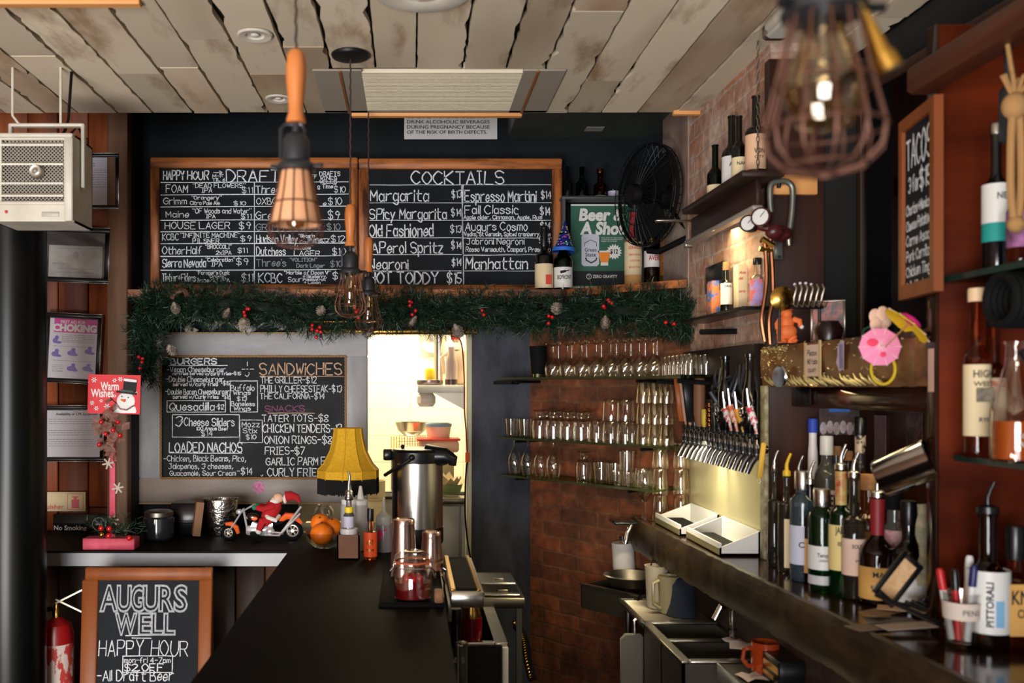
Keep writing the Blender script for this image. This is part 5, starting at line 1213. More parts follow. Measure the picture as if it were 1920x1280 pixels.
part('pour_spout', MB().lathe([(.0135, .098), (.015, .10), (.015, .108), (.0115, .112), (.0115, .118), (.015, .12), (.013, .13), (.005, .134), (0, .134)], 16).tube([(0, 0, .13), (0, 0, .15), (.003, -.002, .18), (0, -.006, .20)], [.006, .006, .005, .004], 10), m_steel, tb)
for px, py, yy, H, r, lb, mt in ((655, 1006, 3.445, .175, .032, 'tall frosted squeeze bottle directly behind the wooden box', M('frosted_plastic', (196, 192, 196), .35, trans=.3)), (676, 1004, 3.455, .17, .029, 'second frosted squeeze bottle, towards the black airpot', M('frosted_plastic', (196, 192, 196), .35))):
    tt = T('squeeze_bottle', lb, 'squeeze bottle', (P(px, py, yy)[0], yy, ZB), 'frosted squeeze bottles'); part('bottle_body', MB().lathe([(0, 0), (r, 0), (r, H * .9), (r * .9, H), (0, H)], 20), mt, tt); part('nozzle_cap', MB().lathe([(r * .93, H - .004), (r * .93, H + .012), (r * .45, H + .018), (.005, H + .065), (0, H + .066)], 16), m_white, tt)
p = on(694, 1050, ZB); kk = p[1] / F
t = bottle('small hot sauce bottle with an orange and gold label and black cap', (p[0], p[1] + .024, ZB), 92 * kk, 12.5 * kk, g_amber, nk=.42, sh=.56, nr=.42, cap=m_blackp, cap_h=.22, lab=M('orange_label', (222, 76, 26), .5), lab_z=(.06, .56), lab_txt=[('HOT', .5, .5), ('sauce', .25, .6)], name='sauce_bottle', txt_mat=m_gold, group='sauce bottles on the bar')
p = on(719, 1036, ZB); kk = p[1] / F
t = T('squeeze_bottle', 'clear squeeze bottle with a pink letter k and a pointed grey nozzle', 'squeeze bottle', (p[0], p[1] + .03, ZB))
part('bottle_body', MB().lathe([(0, 0), (.029, 0), (.031, .01), (.031, .075), (.026, .10), (0, .10)], 20), M('cloudy_plastic', (150, 146, 150), .25, trans=.4), t); part('nozzle_cap', MB().lathe([(.027, .098), (.029, .105), (.028, .128), (.013, .142), (.008, .15), (.004, .195), (0, .196)], 16), M('grey_cap', (150, 148, 140), .4), t)
q = MB(); pr(q, 'K', 0, .045, .038, Vector((0, -.0312, 0)), XU, ZV, NY, bold=.04, wrap=.0312, center=True); part('pink_letter', q, M('hot_pink', (214, 36, 96), .5), t)

# black and steel airpot
p = P(783, 1000, 3.62); kk = 3.62 / F
t = T('airpot', 'tall stainless coffee airpot with a black lid and spout', 'coffee airpot', (p[0], 3.62, ZB))
Z = lambda py: EYE - (py - VY) / F * 3.62 - ZB
X = lambda px: (px - 783) * kk
part('steel_body', MB().lathe([(.098, Z(986)), (.098, Z(858))], 36), m_steel, t)
part('base_ring', MB().lathe([(0, 0), (.097, 0), (.1, .008), (.1, Z(986)), (.09, Z(985))], 36), m_blackp, t)
part('lid', MB().lathe([(.1, Z(866)), (.102, Z(860)), (.104, Z(846)), (.095, Z(841)), (.05, Z(838)), (0, Z(837))], 36).ball((X(755), -.02, Z(836)), .008, 8, 6), m_blackp, t)
part('spout_head', MB().tube([(X(800), -.03, Z(853)), (X(835), -.055, Z(854)), (X(848), -.062, Z(860)), (X(847), -.062, Z(870))], [.045, .034, .022, .014], 14), m_blackp, t)
part('rear_grip', MB().bbox((X(719), -.03, Z(862)), (X(735), .03, Z(841)), .005), m_blackp, t)
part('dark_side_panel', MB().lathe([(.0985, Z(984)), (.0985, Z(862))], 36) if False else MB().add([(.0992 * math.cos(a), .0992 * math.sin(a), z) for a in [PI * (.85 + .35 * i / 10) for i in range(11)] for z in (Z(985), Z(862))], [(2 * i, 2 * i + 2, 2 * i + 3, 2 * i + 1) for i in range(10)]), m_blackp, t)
part('carry_handle', MB().tube([(X(772), -.102, Z(855)), (X(760), -.106, Z(864)), (X(744), -.085, Z(873)), (X(722), -.01, Z(890))], .007, 8).ball((X(772), -.104, Z(854)), .012, 12, 8), m_blackp, t)

# glass mug behind, shaker tins in front
p = on(742, 1000, ZB); 
t = T('glass_mug', 'faceted clear glass mug standing in front of the airpot', 'mug', (P(742, 1000, 3.46)[0], 3.46, ZB))
part('mug_wall', MB().lathe([(0, .004), (.032, .0), (.036, .01), (.036, .11), (.034, .11), (.032, .012), (0, .01)], 12), m_clear, t, sharp=10); part('handle', MB().tube([(.034, -.01, .095), (.06, -.012, .09), (.064, -.012, .06), (.036, -.01, .03)], .005, 8), m_clear, t)


def tin(px, top, basey, Y, r0, r1, lb):
    H = EYE - (top - VY) / F * Y - ZB - .004
    tt = T('shaker_tin', lb, 'shaker tin', (P(px, 0, Y)[0], Y, ZB + .004), 'copper tinted shaker tins')
    part('tin_wall', MB().lathe([(r0 * 1.03, 0), (r0, .004), (r1, H - .02), (r1 * 1.0, H - .018), (r1 * 1.02, H - .004), (r1 * .96, H), (r1 * .9, H - .003), (0, H - .003)], 30), M('rosy_steel', (206, 172, 160), .22, metal=1), tt)


tin(757, 978, 1090, 2.92, .043, .034, 'tall upside down shaker tin behind the jar of cherries')
tin(809, 1001, 1085, 3.02, .040, .030, 'short upside down shaker tin beside the tall one')
tin(776, 1000, 1085, 3.0, .03, .022, 'small tin hidden between the two shaker tins') if False else None
p = on(773, 1139, ZB)
solo('bar_mat', MB().bbox((-.092, 0, 0), (.088, .52, .009), .003).bbox((-.087, .008, .008), (.083, .5, .012), .002), m_rubber, 'black rubber bar mat under the cherry jar and shaker tins', 'bar mat', loc=(p[0], p[1], ZB))
for ob in [o for o in C.objects if o.name.startswith('shaker_tin')]: ob.location.z = ZB + .013
p = on(774, 1131, ZB + .012)
t = T('cherry_jar', 'clip top glass jar half full of red cherries on the bar mat', 'jar', (p[0], p[1] + .054, ZB + .0125))
part('glass_wall', MB().lathe([(0, .003), (.046, .001), (.053, .008), (.053, .085), (.046, .098), (.046, .104), (.044, .104), (.0435, .096), (.0505, .083), (.0505, .01), (0, .006)], 30), m_clear, t)
part('lid', MB().lathe([(.050, .106), (.052, .110), (.052, .118), (.046, .124), (.030, .132), (.026, .134), (0, .132)], 30), m_clear, t)
part('rubber_seal', MB().lathe([(.046, .103), (.052, .103), (.052, .107), (.046, .107)], 30), M('orange_rubber', (214, 96, 50), .5), t)
part('wire_clip', MB().tube([(-.053, -.012, .09), (-.062, -.012, .08), (-.062, .0, .06), (-.056, .0, .075), (-.05, 0, .115)], .0022, 6).tube([(.053, -.012, .09), (.062, -.012, .08), (.062, 0, .06), (.056, 0, .075), (.05, 0, .115)], .0022, 6).tube([(.0545 * math.cos(a * PI / 12), .0545 * math.sin(a * PI / 12), .092) for a in range(24)], .0016, 5, closed=True), m_chrome, t)
part('syrup', MB().lathe([(0, .007), (.0495, .007), (.0495, .050), (0, .050)], 24), M('cherry_syrup', (150, 8, 22), .1, trans=.4), t)
ch = []
for L_ in range(3):
    for i in range(9 if L_ < 2 else 6):
        a = 2 * PI * i / (9 if L_ < 2 else 6) + L_ * .35; r_ = .0375 if L_ < 2 else .02
        ch.append((r_ * math.cos(a), r_ * math.sin(a), .020 + L_ * .0185))
q = T('cherry', 'red cherry packed in the clip top glass jar on the bar mat', 'cherry', (t.location[0] + ch[0][0], t.location[1] + ch[0][1], t.location[2] + ch[0][2]), 'cherries in the clip top jar')
part('flesh', MB().ball((0, 0, 0), .0118, 12, 8), m_berry, q)
for c_ in ch[1:]: dup(q, (t.location[0] + c_[0], t.location[1] + c_[1], t.location[2] + c_[2]), q['label'])
p = on(823, 1131, ZB + .012); solo('wooden_muddler_block', MB().bbox((-.012, 0, 0), (.012, .05, .03), .003), M('pale_wood', (150, 104, 72), .6), 'small pale wooden block on the mat beside the cherry jar', 'block', loc=(p[0], p[1], ZB + .0125))

# ------------------------------------------------------------------ kitchen behind the hatch
k = 5.0 / F
t = T('steel_wall_shelf', 'steel kitchen shelf on a triangular bracket seen through the hatch', 'shelf', (0, 0, 0))
a = P(783, 729, 5.0)
part('board', MB().bbox((a[0], 4.8, a[2] - .02), (.62, 5.25, a[2] + .02), .003), m_offw, t)
part('bracket', MB().add([(P(812, 0, 4.85)[0], 4.85, a[2] - .02), (.60, 4.85, a[2] - .02), (.60, 4.85, a[2] - .28), (P(812, 0, 4.85)[0], 4.87, a[2] - .02), (.60, 4.87, a[2] - .02), (.60, 4.87, a[2] - .28)], [(0, 2, 1), (3, 4, 5), (0, 1, 4, 3), (1, 2, 5, 4), (2, 0, 3, 5)]), m_steeld, t)
zs = a[2] + .02
X5 = lambda px, Y=5.0: P(px, 0, Y)[0]
t = T('plastic_jug', 'large translucent plastic jug on the kitchen shelf', 'jug', (X5(855), 5.02, zs)); part('jug_body', MB().bbox((-.055, -.05, 0), (.055, .05, .20), .02).lathe([(.05, .19), (.03, .225), (.022, .23), (.022, .25), (0, .25)], 16), M('cloudy_jug', (214, 186, 160), .4, trans=.3), t); part('cap', MB().lathe([(.026, .245), (.026, .272), (0, .273)], 14), m_red, t); part('carry_grip', MB().tube([(-.05, -.05, .17), (-.075, -.05, .15), (-.06, -.05, .06)], .01, 8), M('cloudy_jug', (0, 0, 0)), t)
t = T('tall_jar', 'tall clear jar with dark contents beside the plastic jug', 'jar', (X5(846, 4.9), 4.88, zs)); part('jar_wall', MB().lathe([(0, 0), (.032, 0), (.032, .12), (.018, .16), (.018, .2), (0, .2)], 16), M('frosty_jar', (190, 170, 165), .2, trans=.5), t); part('contents', MB().lathe([(0, .004), (.0325, .004), (.0325, .03), (0, .03)], 16), M('dark_sauce', (50, 24, 20), .4), t)
t = T('grey_canister', 'grey steel canister at the end of the kitchen shelf', 'canister', (X5(824, 5.1), 5.12, zs)); part('canister_body', MB().lathe([(0, 0), (.03, 0), (.03, .30), (0, .30)], 18), m_steel, t); part('lid', MB().lathe([(.032, .30), (.032, .32), (0, .325)], 18), m_blackp, t)
t = T('stacked_pan', 'dark stack of flat pans on the shelf edge', 'pan', (X5(806, 4.95), 4.95, zs)); part('pan_body', MB().lathe([(0, 0), (.066, 0), (.07, .012), (.07, .026), (0, .028)], 24), M('plum_steel', (110, 96, 100), .3, metal=.8), t)
t = T('mustard_bottle', 'small yellow squeeze bottle standing on the pans', 'squeeze bottle', (X5(806, 4.95), 4.95, zs + .029)); part('bottle_body', MB().lathe([(0, 0), (.026, 0), (.026, .05), (.02, .06), (0, .06)], 16), M('mustard_yellow', (244, 196, 40), .4), t); part('nozzle', MB().lathe([(.014, .06), (.004, .085), (0, .086)], 12), m_white, t)
solo('hanging_pan', MB().lathe([(0, 0), (.07, .004), (.085, .02), (.088, .022), (.07, .008), (0, .004)], 24), m_steel, 'round pan hanging on the tiled wall near the top of the hatch', 'pan', loc=(X5(812, 5.9), 5.96, EYE + (VY - 634) / F * 5.9), rx=PI / 2)
solo('hand_towel_box', MB().bbox((-.05, -.08, -.075), (.05, .06, 0), .02), m_offw, 'pale rounded dispenser under the kitchen shelf', 'dispenser', loc=(X5(799, 5.1), 5.1, a[2] - .021))
cz = 1.02
t = T('kitchen_worktop', 'steel kitchen worktop seen through the hatch', 'worktop', (0, 0, 0)); part('top', MB().bbox((-1.4, 4.75, 1.10), (.60, 5.4, 1.14), .004), m_steel, t); part('front_panel', MB().box((-1.4, 4.80, 0), (.60, 4.83, 1.10)), m_offw, t); part('leg', MB().box((-1.38, 4.76, 0), (-1.34, 4.80, 1.10)), m_steeld, t)
zw = 1.14
t = T('food_tub_box', 'cream cardboard box under the stacked tubs in the hatch', 'box', (X5(790, 4.95), 4.98, zw)); part('walls', MB().bbox((-.16, -.10, 0), (.17, .12, .19), .004), M('cream_card', (222, 204, 160), .7), t)
zx = zw + .192
t = T('food_tub', 'pink tub with a red rim, lower of two in the hatch', 'tub', (X5(822, 4.95), 4.93, zx)); part('tub_body', MB().bbox((-.105, -.08, 0), (.105, .08, .06), .012), M('pink_tub', (236, 190, 160), .4), t); part('lid', MB().bbox((-.118, -.09, .06), (.112, .09, .072), .005), M('red_lid', (236, 84, 64), .4), t)
t = T('food_tub', 'pink tub with a blue lid, upper of two in the hatch', 'tub', (X5(822, 4.95), 4.96, zx + .0725)); part('tub_body', MB().lathe([(0, 0), (.06, 0), (.068, .06), (0, .06)], 24), M('peach_tub', (240, 200, 170), .4), t); part('lid', MB().lathe([(.071, .058), (.072, .072), (.06, .078), (0, .078)], 24), M('dusty_blue', (130, 156, 178), .4), t)
t = T('steel_colander', 'pale metal bowl on a wire basket behind the airpot', 'bowl', (X5(772, 5.1), 5.14, zx + .072)); part('bowl_wall', MB().lathe([(.03, 0), (.04, .0), (.075, .03), (.09, .075), (.094, .076), (.076, .028), (.03, .004)], 28), m_steel, t)
t = T('wire_basket', 'gold wire basket under the metal bowl', 'basket', (X5(766, 5.1), 5.14, zx)); q = MB()
for i in range(14): q.tube([(-.095 + i * .0146, -.07, .0), (-.095 + i * .0146, -.07, .07)], .0012, 4).tube([(-.095 + i * .0146, .07, .0), (-.095 + i * .0146, .07, .07)], .0012, 4)
for z in (.004, .02, .036, .052, .07): q.tube([(-.095, -.07, z), (.095, -.07, z), (.095, .07, z), (-.095, .07, z)], .0014, 4, closed=True)
part('basket_wire', q, m_gold, t)
p = P(844, 905, 4.55)
t = T('takeout_basket', 'green plastic food basket lined with cream paper, beside the airpot', 'basket', (p[0], 4.58, 1.15)); part('basket_wall', MB().lathe([(.045, 0), (.05, 0), (.062, .045), (.064, .047), (.05, .004)], 20), M('green_lattice', (150, 170, 110), .5), t)
q = MB()
for i in range(12):
    a_ = i * PI / 6; r1 = .05 + .03 * R.random(); z1 = .06 + .045 * R.random(); q.add([(.02 * math.cos(a_ - .3), .02 * math.sin(a_ - .3), .01), (.02 * math.cos(a_ + .3), .02 * math.sin(a_ + .3), .01), (r1 * math.cos(a_ + .35), r1 * math.sin(a_ + .35), z1), (r1 * 1.1 * math.cos(a_), r1 * 1.1 * math.sin(a_), z1 + .02), (r1 * math.cos(a_ - .35), r1 * math.sin(a_ - .35), z1 - .01)], [(0, 1, 2, 3, 4)])
part('paper_liner', q, m_cream, t)
t = T('white_refrigerator', 'white undercounter refrigerator behind the hatch, right of the airpot', 'refrigerator', (X5(850, 4.5), 4.5, 0)); part('cabinet', MB().bbox((-.10, 0, 0), (.085, .08, 1.135), .004), m_white, t); part('door', MB().bbox((-.10, -.02, .02), (.03, 0, 1.10), .004).bbox((.036, -.02, .02), (.085, 0, 1.10), .004), M('white_door', (206, 208, 214), .35), t); part('grey_top', MB().bbox((-.11, -.03, 1.11), (.10, .085, 1.14), .006), m_steeld, t)
t = T('paper_cup_stack', 'stack of ribbed cream cups standing behind the lamp', 'cups', (P(703, 0, 4.3)[0], 4.36, 1.031)); q = MB()
part('cup_wall', MB().lathe([(0, 0), (.035, 0), (.044, .10), (.044, .11)] + [(.046, .11), (.040, .112), (.046, .122), (.040, .124), (.046, .134), (.046, .20), (.050, .205), (.046, .205), (.044, .14), (0, .14)], 24), M('cream_cup', (222, 206, 168), .6), t)
t = T('extension_cable', 'cable hanging in the hatch, orange above and black below', 'cable', (0, 0, 0))
pts = catmull([(845, 630), (864, 640), (870, 700), (871, 770), (874, 810), (876, 850)], 6); part('orange_cable', MB().tube([tuple(P(x, y, 4.12)) for x, y in pts], .0035, 6), M('rust_cable', (120, 42, 28), .5), t)
part('plug', MB().tube([tuple(P(876, 848, 4.12)), tuple(P(876, 866, 4.12))], .009, 8), m_orangep, t, 'orange socket')
pts = catmull([(876, 864), (873, 900), (872, 960), (876, 1010), (882, 1045)], 6); part('black_cable', MB().tube([tuple(P(x, y, 4.12)) for x, y in pts], .004, 6), m_rubber, t)
solo('green_straw_rod', MB().tube([tuple(P(692, 774, 5.0)), tuple(P(745, 793, 5.0))], .002, 6), m_green, 'thin green rod against the tiles at the left of the hatch', 'rod') if False else None
# ------------------------------------------------------------------ glass shelves on the slanted brick wall
WO, WT, WN = Vector((.530, YW, 0)), Vector((.626, -.780, 0)), Vector((-.780, -.626, 0))


def W(s, d, z=0.0):
    q = WO + WT * s + WN * d; q.z = z; return q


def s_at(px, d):
    lo, hi = -.3, 1.6
    for _ in range(40):
        m_ = (lo + hi) / 2; q = W(m_, d)
        if VX + F * q.x / q.y < px: lo = m_
        else: hi = m_
    return lo


def wpoly(s0, s1, d0, d1): return [tuple(W(s, d))[:2] for s, d in ((s0, d1), (s1, d1), (s1, d0), (s0, d0))]


Z1, Z2, Z3 = 1.712, 1.455, 1.293
for z, s1, lb in ((Z1, .84, 'top glass shelf on the brick wall, full of upturned wine glasses'), (Z2, .86, 'middle glass shelf on the brick wall with footed beer glasses'), (Z3, .80, 'lowest glass shelf on the brick wall with tulip and shot glasses')):
    t = T('glass_shelf', lb, 'glass shelf', (0, 0, 0), 'glass shelves on the brick wall')
    part('glass_plate', MB().prism(wpoly(-.02, s1, .004, .175), z - .008, z), m_shelfg, t)
    part('front_edge', MB().prism(wpoly(-.02, s1, .1745, .1765), z - .0085, z + .0005), M('green_glass_edge', (54, 58, 36), .15, coat=.5), t, 'olive green glass edge')
    q = MB()
    for s in (.06, s1 - .14): q.tube([tuple(W(s, .0, z - .018)), tuple(W(s, .15, z - .018))], .006, 8)
    part('bracket', q, m_iron, t)
t = T('side_glass_shelf', 'short dark glass shelf by the taps carrying short upturned tumblers', 'glass shelf', (0, 0, 0))
part('glass_plate', MB().prism([(.885, 3.42), (.885, 3.06), (1.046, 3.06), (1.046, 3.50), (.93, 3.50)][::-1], Z1 - .012, Z1), m_shelfg, t)
part('front_edge', MB().box((.8835, 3.06, Z1 - .012), (.885, 3.42, Z1 + .0004)), M('green_glass_edge', (0, 0, 0)), t)
part('bracket', MB().tube([(1.046, 3.15, Z1 - .03), (.90, 3.15, Z1 - .02)], .008, 8).tube([(1.046, 3.40, Z1 - .03), (.90, 3.40, Z1 - .02)], .008, 8), m_iron, t)
p = W(-.02, .10, Z1 - .022); solo('shelf_end_bracket', MB().cbox((0, 0, 0), (.11, .05, .014), math.atan2(-.65, .522)), m_iron, 'black bracket at the pier end of the top glass shelf', 'bracket', loc=(p[0] - .02, p[1] - .01, p[2]))


def glass_proto(name, label, cat, group, prof, loc, flutes=0, n=18, mat=None):
    return solo(name, MB().lathe(prof, n), mat or m_clear, label, cat, group, loc=loc)


wine_inv = [(.030, 0), (.0335, .012), (.036, .03), (.034, .048), (.024, .066), (.010, .078), (.0058, .084), (.005, .125), (.012, .130), (.034, .133), (.0355, .138), (0, .140)]
wine_big = [(.031, 0), (.036, .018), (.037, .035), (.031, .055), (.016, .07), (.006, .08), (.005, .134), (.012, .141), (.036, .144), (.037, .149), (0, .151)]
footed = [(.032, 0), (.032, .002), (.0345, .045), (.031, .075), (.016, .088), (.015, .095), (.019, .104), (.0165, .112), (.03, .118), (.033, .121), (0, .123)]
tumbler = [(0, .004), (.026, 0), (.028, .003), (.0325, .078), (.0315, .078), (.027, .010), (0, .009)]
tumbler_inv = [(.036, 0), (.034, .06), (.031, .082), (.028, .085), (0, .085)]
pint_inv = [(.042, 0), (.041, .02), (.033, .115), (.031, .120), (0, .120), (0, .112), (.030, .110), (.038, .02)]
tulip_inv = [(.024, 0), (.030, .02), (.033, .045), (.031, .072), (.018, .10), (.0055, .118), (.0045, .145), (.012, .150), (.032, .153), (0, .156)]
pils = [(0, .003), (.026, 0), (.027, .004), (.031, .10), (.032, .125), (.031, .125), (.025, .01), (0, .009)]
shot = [(0, .006), (.018, 0), (.019, .004), (.024, .052), (.023, .052), (.017, .014), (0, .013)]


def row(name, cat, group, prof, spots, d, z, lab, n=18, jig=.004):
    """spots: photo x of every glass of one row on the slanted wall; each gets its own label"""
    proto = None
    for i, px in enumerate(spots):
        q = W(s_at(px, d), d, z); lb = lab.format(ORD[i])
        if proto is None: proto = glass_proto(name, lb, cat, group, prof, tuple(q), n=n)
        else: dup(proto, tuple(q), lb, rz=R.uniform(0, 6))
    return proto


t = T('black_tumbler', 'matt black upside down tumbler at the pier end of the top glass shelf', 'tumbler', tuple(W(s_at(1009, .10), .10, Z1 + .0005)))
part('cup_wall', MB().lathe([(.026, .014), (.029, .02), (.037, .128), (.036, .133), (0, .133)], 24), m_rubber, t); part('steel_ring', MB().lathe([(0, 0), (.024, 0), (.026, .014), (0, .014)], 20), m_chrome, t); part('white_mark', MB().box((-.006, -.0385, .075), (.010, -.034, .09)).box((-.006, -.0385, .092), (.01, -.034, .094)), m_white, t) if False else None
row('wine_glass', 'wine glass', 'wine glasses on the top glass shelf', wine_inv, (1037, 1064, 1091, 1118, 1145, 1172, 1199, 1225), .135, Z1 + .0005, 'upturned wine glass, {} from black tumbler in front row of top glass shelf')
row('wine_glass', 'wine glass', 'wine glasses on the top glass shelf', wine_big, (1047, 1072, 1100, 1128, 1156, 1183, 1210, 1232), .052, Z1 + .0005, 'upturned wine glass, {} from pier in back row of top glass shelf')
pt = None
for i in range(7):
    for j in range(2):
        q = (.905 + .045 * j + .02, 3.42 - i * .055, Z1 + .0005) if False else (.925 + .075 * j, 3.40 - i * .052 + .02 * j, Z1 + .0005)
        if j and i > 5: continue
        lb = 'short upturned tumbler, %s from far end of %s row on short side shelf' % (ORD[i], ('front', 'back')[j])
        if pt is None: pt = glass_proto('short_tumbler', lb, 'tumbler', 'short tumblers on the side shelf', [(.025, 0), (.0245, .03), (.022, .064), (.02, .068), (0, .068)], q, n=14)
        else: dup(pt, q, lb, rz=R.random())
row('tumbler_glass', 'tumbler', 'small tumblers on the middle glass shelf', tumbler, (960, 985), .12, Z2 + .0005, 'small tumbler, {} from the pier end of the middle glass shelf', n=12)
row('footed_beer_glass', 'beer glass', 'footed beer glasses on the middle glass shelf', footed, (1012, 1038, 1064, 1090), .13, Z2 + .0005, 'upturned footed beer glass, {} from pier in front row of middle glass shelf')
row('footed_beer_glass', 'beer glass', 'footed beer glasses on the middle glass shelf', footed, (1025, 1051, 1077, 1103), .05, Z2 + .0005, 'upturned footed beer glass, {} from pier in back row of middle glass shelf')
row('mug_glass', 'tumbler', 'stubby glasses on the middle glass shelf', tumbler_inv, (1119, 1146, 1173), .13, Z2 + .0005, 'stubby upturned glass, {} after the footed glasses on the middle glass shelf')
row('mug_glass', 'tumbler', 'stubby glasses on the middle glass shelf', tumbler_inv, (1146, 1173), .13, Z2 + .0865, 'stubby upturned glass, {} of the two stacked on the middle glass shelf row')
row('mug_glass', 'tumbler', 'stubby glasses on the middle glass shelf', tumbler_inv, (1132, 1159, 1186), .048, Z2 + .0005, 'stubby upturned glass, {} in the back row of the middle glass shelf')
# pint columns at the near end of the middle shelf
proto = None
for c_, (px, d) in enumerate(((1206, .13), (1228, .13), (1250, .125), (1216, .045), (1239, .045))):
    for j in range(3):
        q = W(s_at(px, d), d, Z2 + .0005 + j * .078); lb = 'upturned pint glass, %s one in %s column at near end of middle glass shelf' % (('bottom', 'middle', 'top')[j], ORD[c_])
        if proto is None: proto = glass_proto('pint_glass', lb, 'pint glass', 'pint glasses stacked on the middle glass shelf', [(.027, 0), (.0275, .016), (.022, .072), (.02, .077), (0, .077)], tuple(q), n=12, mat=m_ribbed)
        else: dup(proto, tuple(q), lb, rz=R.random())
row('tulip_glass', 'beer glass', 'tulip glasses on the lowest glass shelf', tulip_inv, (965, 990, 1014, 1038), .11, Z3 + .0005, 'upturned tulip glass, {} from the pier end of the lowest glass shelf')
row('footed_beer_glass', 'beer glass', 'footed glass on the lowest glass shelf', footed, (1095,), .11, Z3 + .0005, 'single upturned footed glass in the middle of the lowest glass shelf')
row('plain_tumbler', 'tumbler', 'straight tumblers on the lowest glass shelf', tumbler, (1127, 1153), .11, Z3 + .0005, 'straight tumbler, {} of the pair on the lowest glass shelf', n=14)
row('shot_glass', 'shot glass', 'shot glasses on the lowest glass shelf', shot, (1160, 1178, 1196), .145, Z3 + .0005, 'shot glass, {} from the tumblers in the front row of the lowest glass shelf', n=12)
row('shot_glass', 'shot glass', 'shot glasses on the lowest glass shelf', shot, (1203,), .05, Z3 + .0005, 'single shot glass at the back near end of the lowest glass shelf', n=12)
row('pilsner_glass', 'beer glass', 'tall glass on the lowest glass shelf', pils, (1175,), .06, Z3 + .0005, 'tall straight pilsner glass behind the shot glasses on the lowest shelf')
for ob in (): pass

# ------------------------------------------------------------------ back bar: live edge counter, dividers, header, mirror
fx = lambda y: .861 + .048 * (3.29 - y)
ZK = 1.17
t = T('back_bar_counter', 'dark polished back bar top with a rough live edge front', 'back bar counter', (0, 0, 0))
part('top', MB().prism([(fx(1.2) + .012, 1.2), (1.74, 1.2), (1.74, 2.70), (1.049, 2.70), (1.049, 3.49), (.955, 3.605), (fx(3.60) + .012, 3.605)], ZK - .04, ZK), m_mahog, t)
q = MB(); n = 110; prev = None; vs = []
for i in range(n + 1):
    y = 1.2 + 2.4 * i / n; x = fx(y)
    a = [R.uniform(-.003, .003) for _ in range(5)]
    vs += [(x + .016, y, ZK + .0015), (x + .002 + a[0], y, ZK + .001 + a[1] * .4), (x - .004 + a[2], y, ZK - .035 + a[3]), (x + .002 + a[4], y, ZK - .10), (x + .016, y, ZK - .128 + a[1])]
q.add(vs, [(5 * i + k_, 5 * i + k_ + 1, 5 * i + k_ + 6, 5 * i + k_ + 5) for i in range(n) for k_ in range(4)])
q.add([vs[-5], vs[-4], vs[-3], vs[-2], vs[-1], (vs[-1][0] + .04, 3.6, ZK - .128), (vs[-5][0] + .04, 3.6, ZK)], [(0, 1, 2, 3, 4, 5, 6)])
part('live_edge', q, m_slab, t, 'rough bark like front edge')
solo('back_bar_plinth', MB().box((1.005, 2.0, 0), (1.03, 3.45, ZK - .131)), m_dkwood, 'dark wooden base under the back bar behind the sinks', 'base')
struct('wall_tap_backing', MB().box((1.0495, 2.70, 0), (1.20, 2.74, 1.15)), m_dkwood)
solo('tap_backsplash', MB().box((1.041, 2.745, ZK), (1.0485, 3.49, 1.50)), m_mirrorsteel, 'bright stainless backsplash panel behind the taps, reflecting the drip trays', 'backsplash')
t = T('tap_manifold', 'dark box along the wall carrying the row of beer taps', 'tap box', (0, 0, 0)); part('box_body', MB().bbox((1.012, 2.76, 1.50), (1.048, 3.47, 1.80), .004), M('dark_tap_box', (30, 22, 18), .4), t); part('steel_strip', MB().box((1.008, 2.76, 1.50), (1.012, 3.47, 1.53)), m_steel, t)
t = T('bar_divider', 'tall wooden upright with a pale worn edge between the taps and the bottle bay', 'upright', (0, 0, 0))
part('panel', MB().bbox((1.036, 2.70, ZK + .001), (1.37, 2.735, 2.62), .002), wd('dark_red_upright', (34, 16, 11), (64, 32, 21), 'z', .5, ns=6), t); part('worn_edge', MB().bbox((1.024, 2.699, ZK + .001), (1.036, 2.736, 1.675), .002), M('pale_worn_edge', (176, 172, 140), .5, col2=(120, 104, 76), ns=40), t)
t = T('bar_divider', 'wide red brown plywood partition at the right with the tacos board on its edge', 'partition', (0, 0, 0))
part('panel', MB().bbox((1.090, 1.928, ZK + .001), (1.745, 1.960, 2.42), .002), m_panelred, t); part('front_lip', MB().bbox((1.084, 1.925, ZK + .001), (1.090, 1.962, 2.42), .001), m_mahog, t)
t = T('carved_header_beam', 'carved wooden header beam with gilt worn spots over the bottle bay', 'header beam', (0, 0, 0))
q = MB(); n = 60; vs = []
for i in range(n + 1):
    y = 2.735 - .772 * i / n; x = 1.026 + .034 * i / n; jz = R.uniform(-.0015, .0015)
    vs += [(x + .04, y, 1.787), (x + .003, y, 1.787 + jz), (x + R.uniform(-.0015, .0015), y, 1.77), (x + R.uniform(-.0025, .0025), y, 1.74), (x + R.uniform(-.0025, .0025), y, 1.71), (x + R.uniform(-.0025, .0025) + .002, y, 1.69), (x + .006, y, 1.672 + jz), (x + .04, y, 1.672)]
q.add(vs, [(8 * i + k_, 8 * i + k_ + 1, 8 * i + (k_ + 1) % 8 + 8, 8 * i + k_ + 8) for i in range(n) for k_ in range(7)] + [(8 * i + 7, 8 * i, 8 * i + 8, 8 * i + 15) for i in range(n)] + [tuple(range(7, -1, -1)), tuple(8 * n + k_ for k_ in range(8))])
part('beam', q, m_header, t)
q = MB(); hx0 = lambda y: 1.0235 + .034 * (2.735 - y) / .8
for i in range(30):
    y = 2.66 - i * .0205 + R.uniform(-.006, .006); L_ = R.uniform(.035, .075); x = hx0(y) - .0005; z0 = 1.674 + R.uniform(0, .005)
    q.tube([(x, y, z0), (x - .001, y + L_ * .35, z0 + .008), (x, y + L_ * .7, z0 + .013), (x + .001, y + L_, z0 + .021 + R.uniform(0, .008))], [.0016, .0042, .0036, .001], 6)
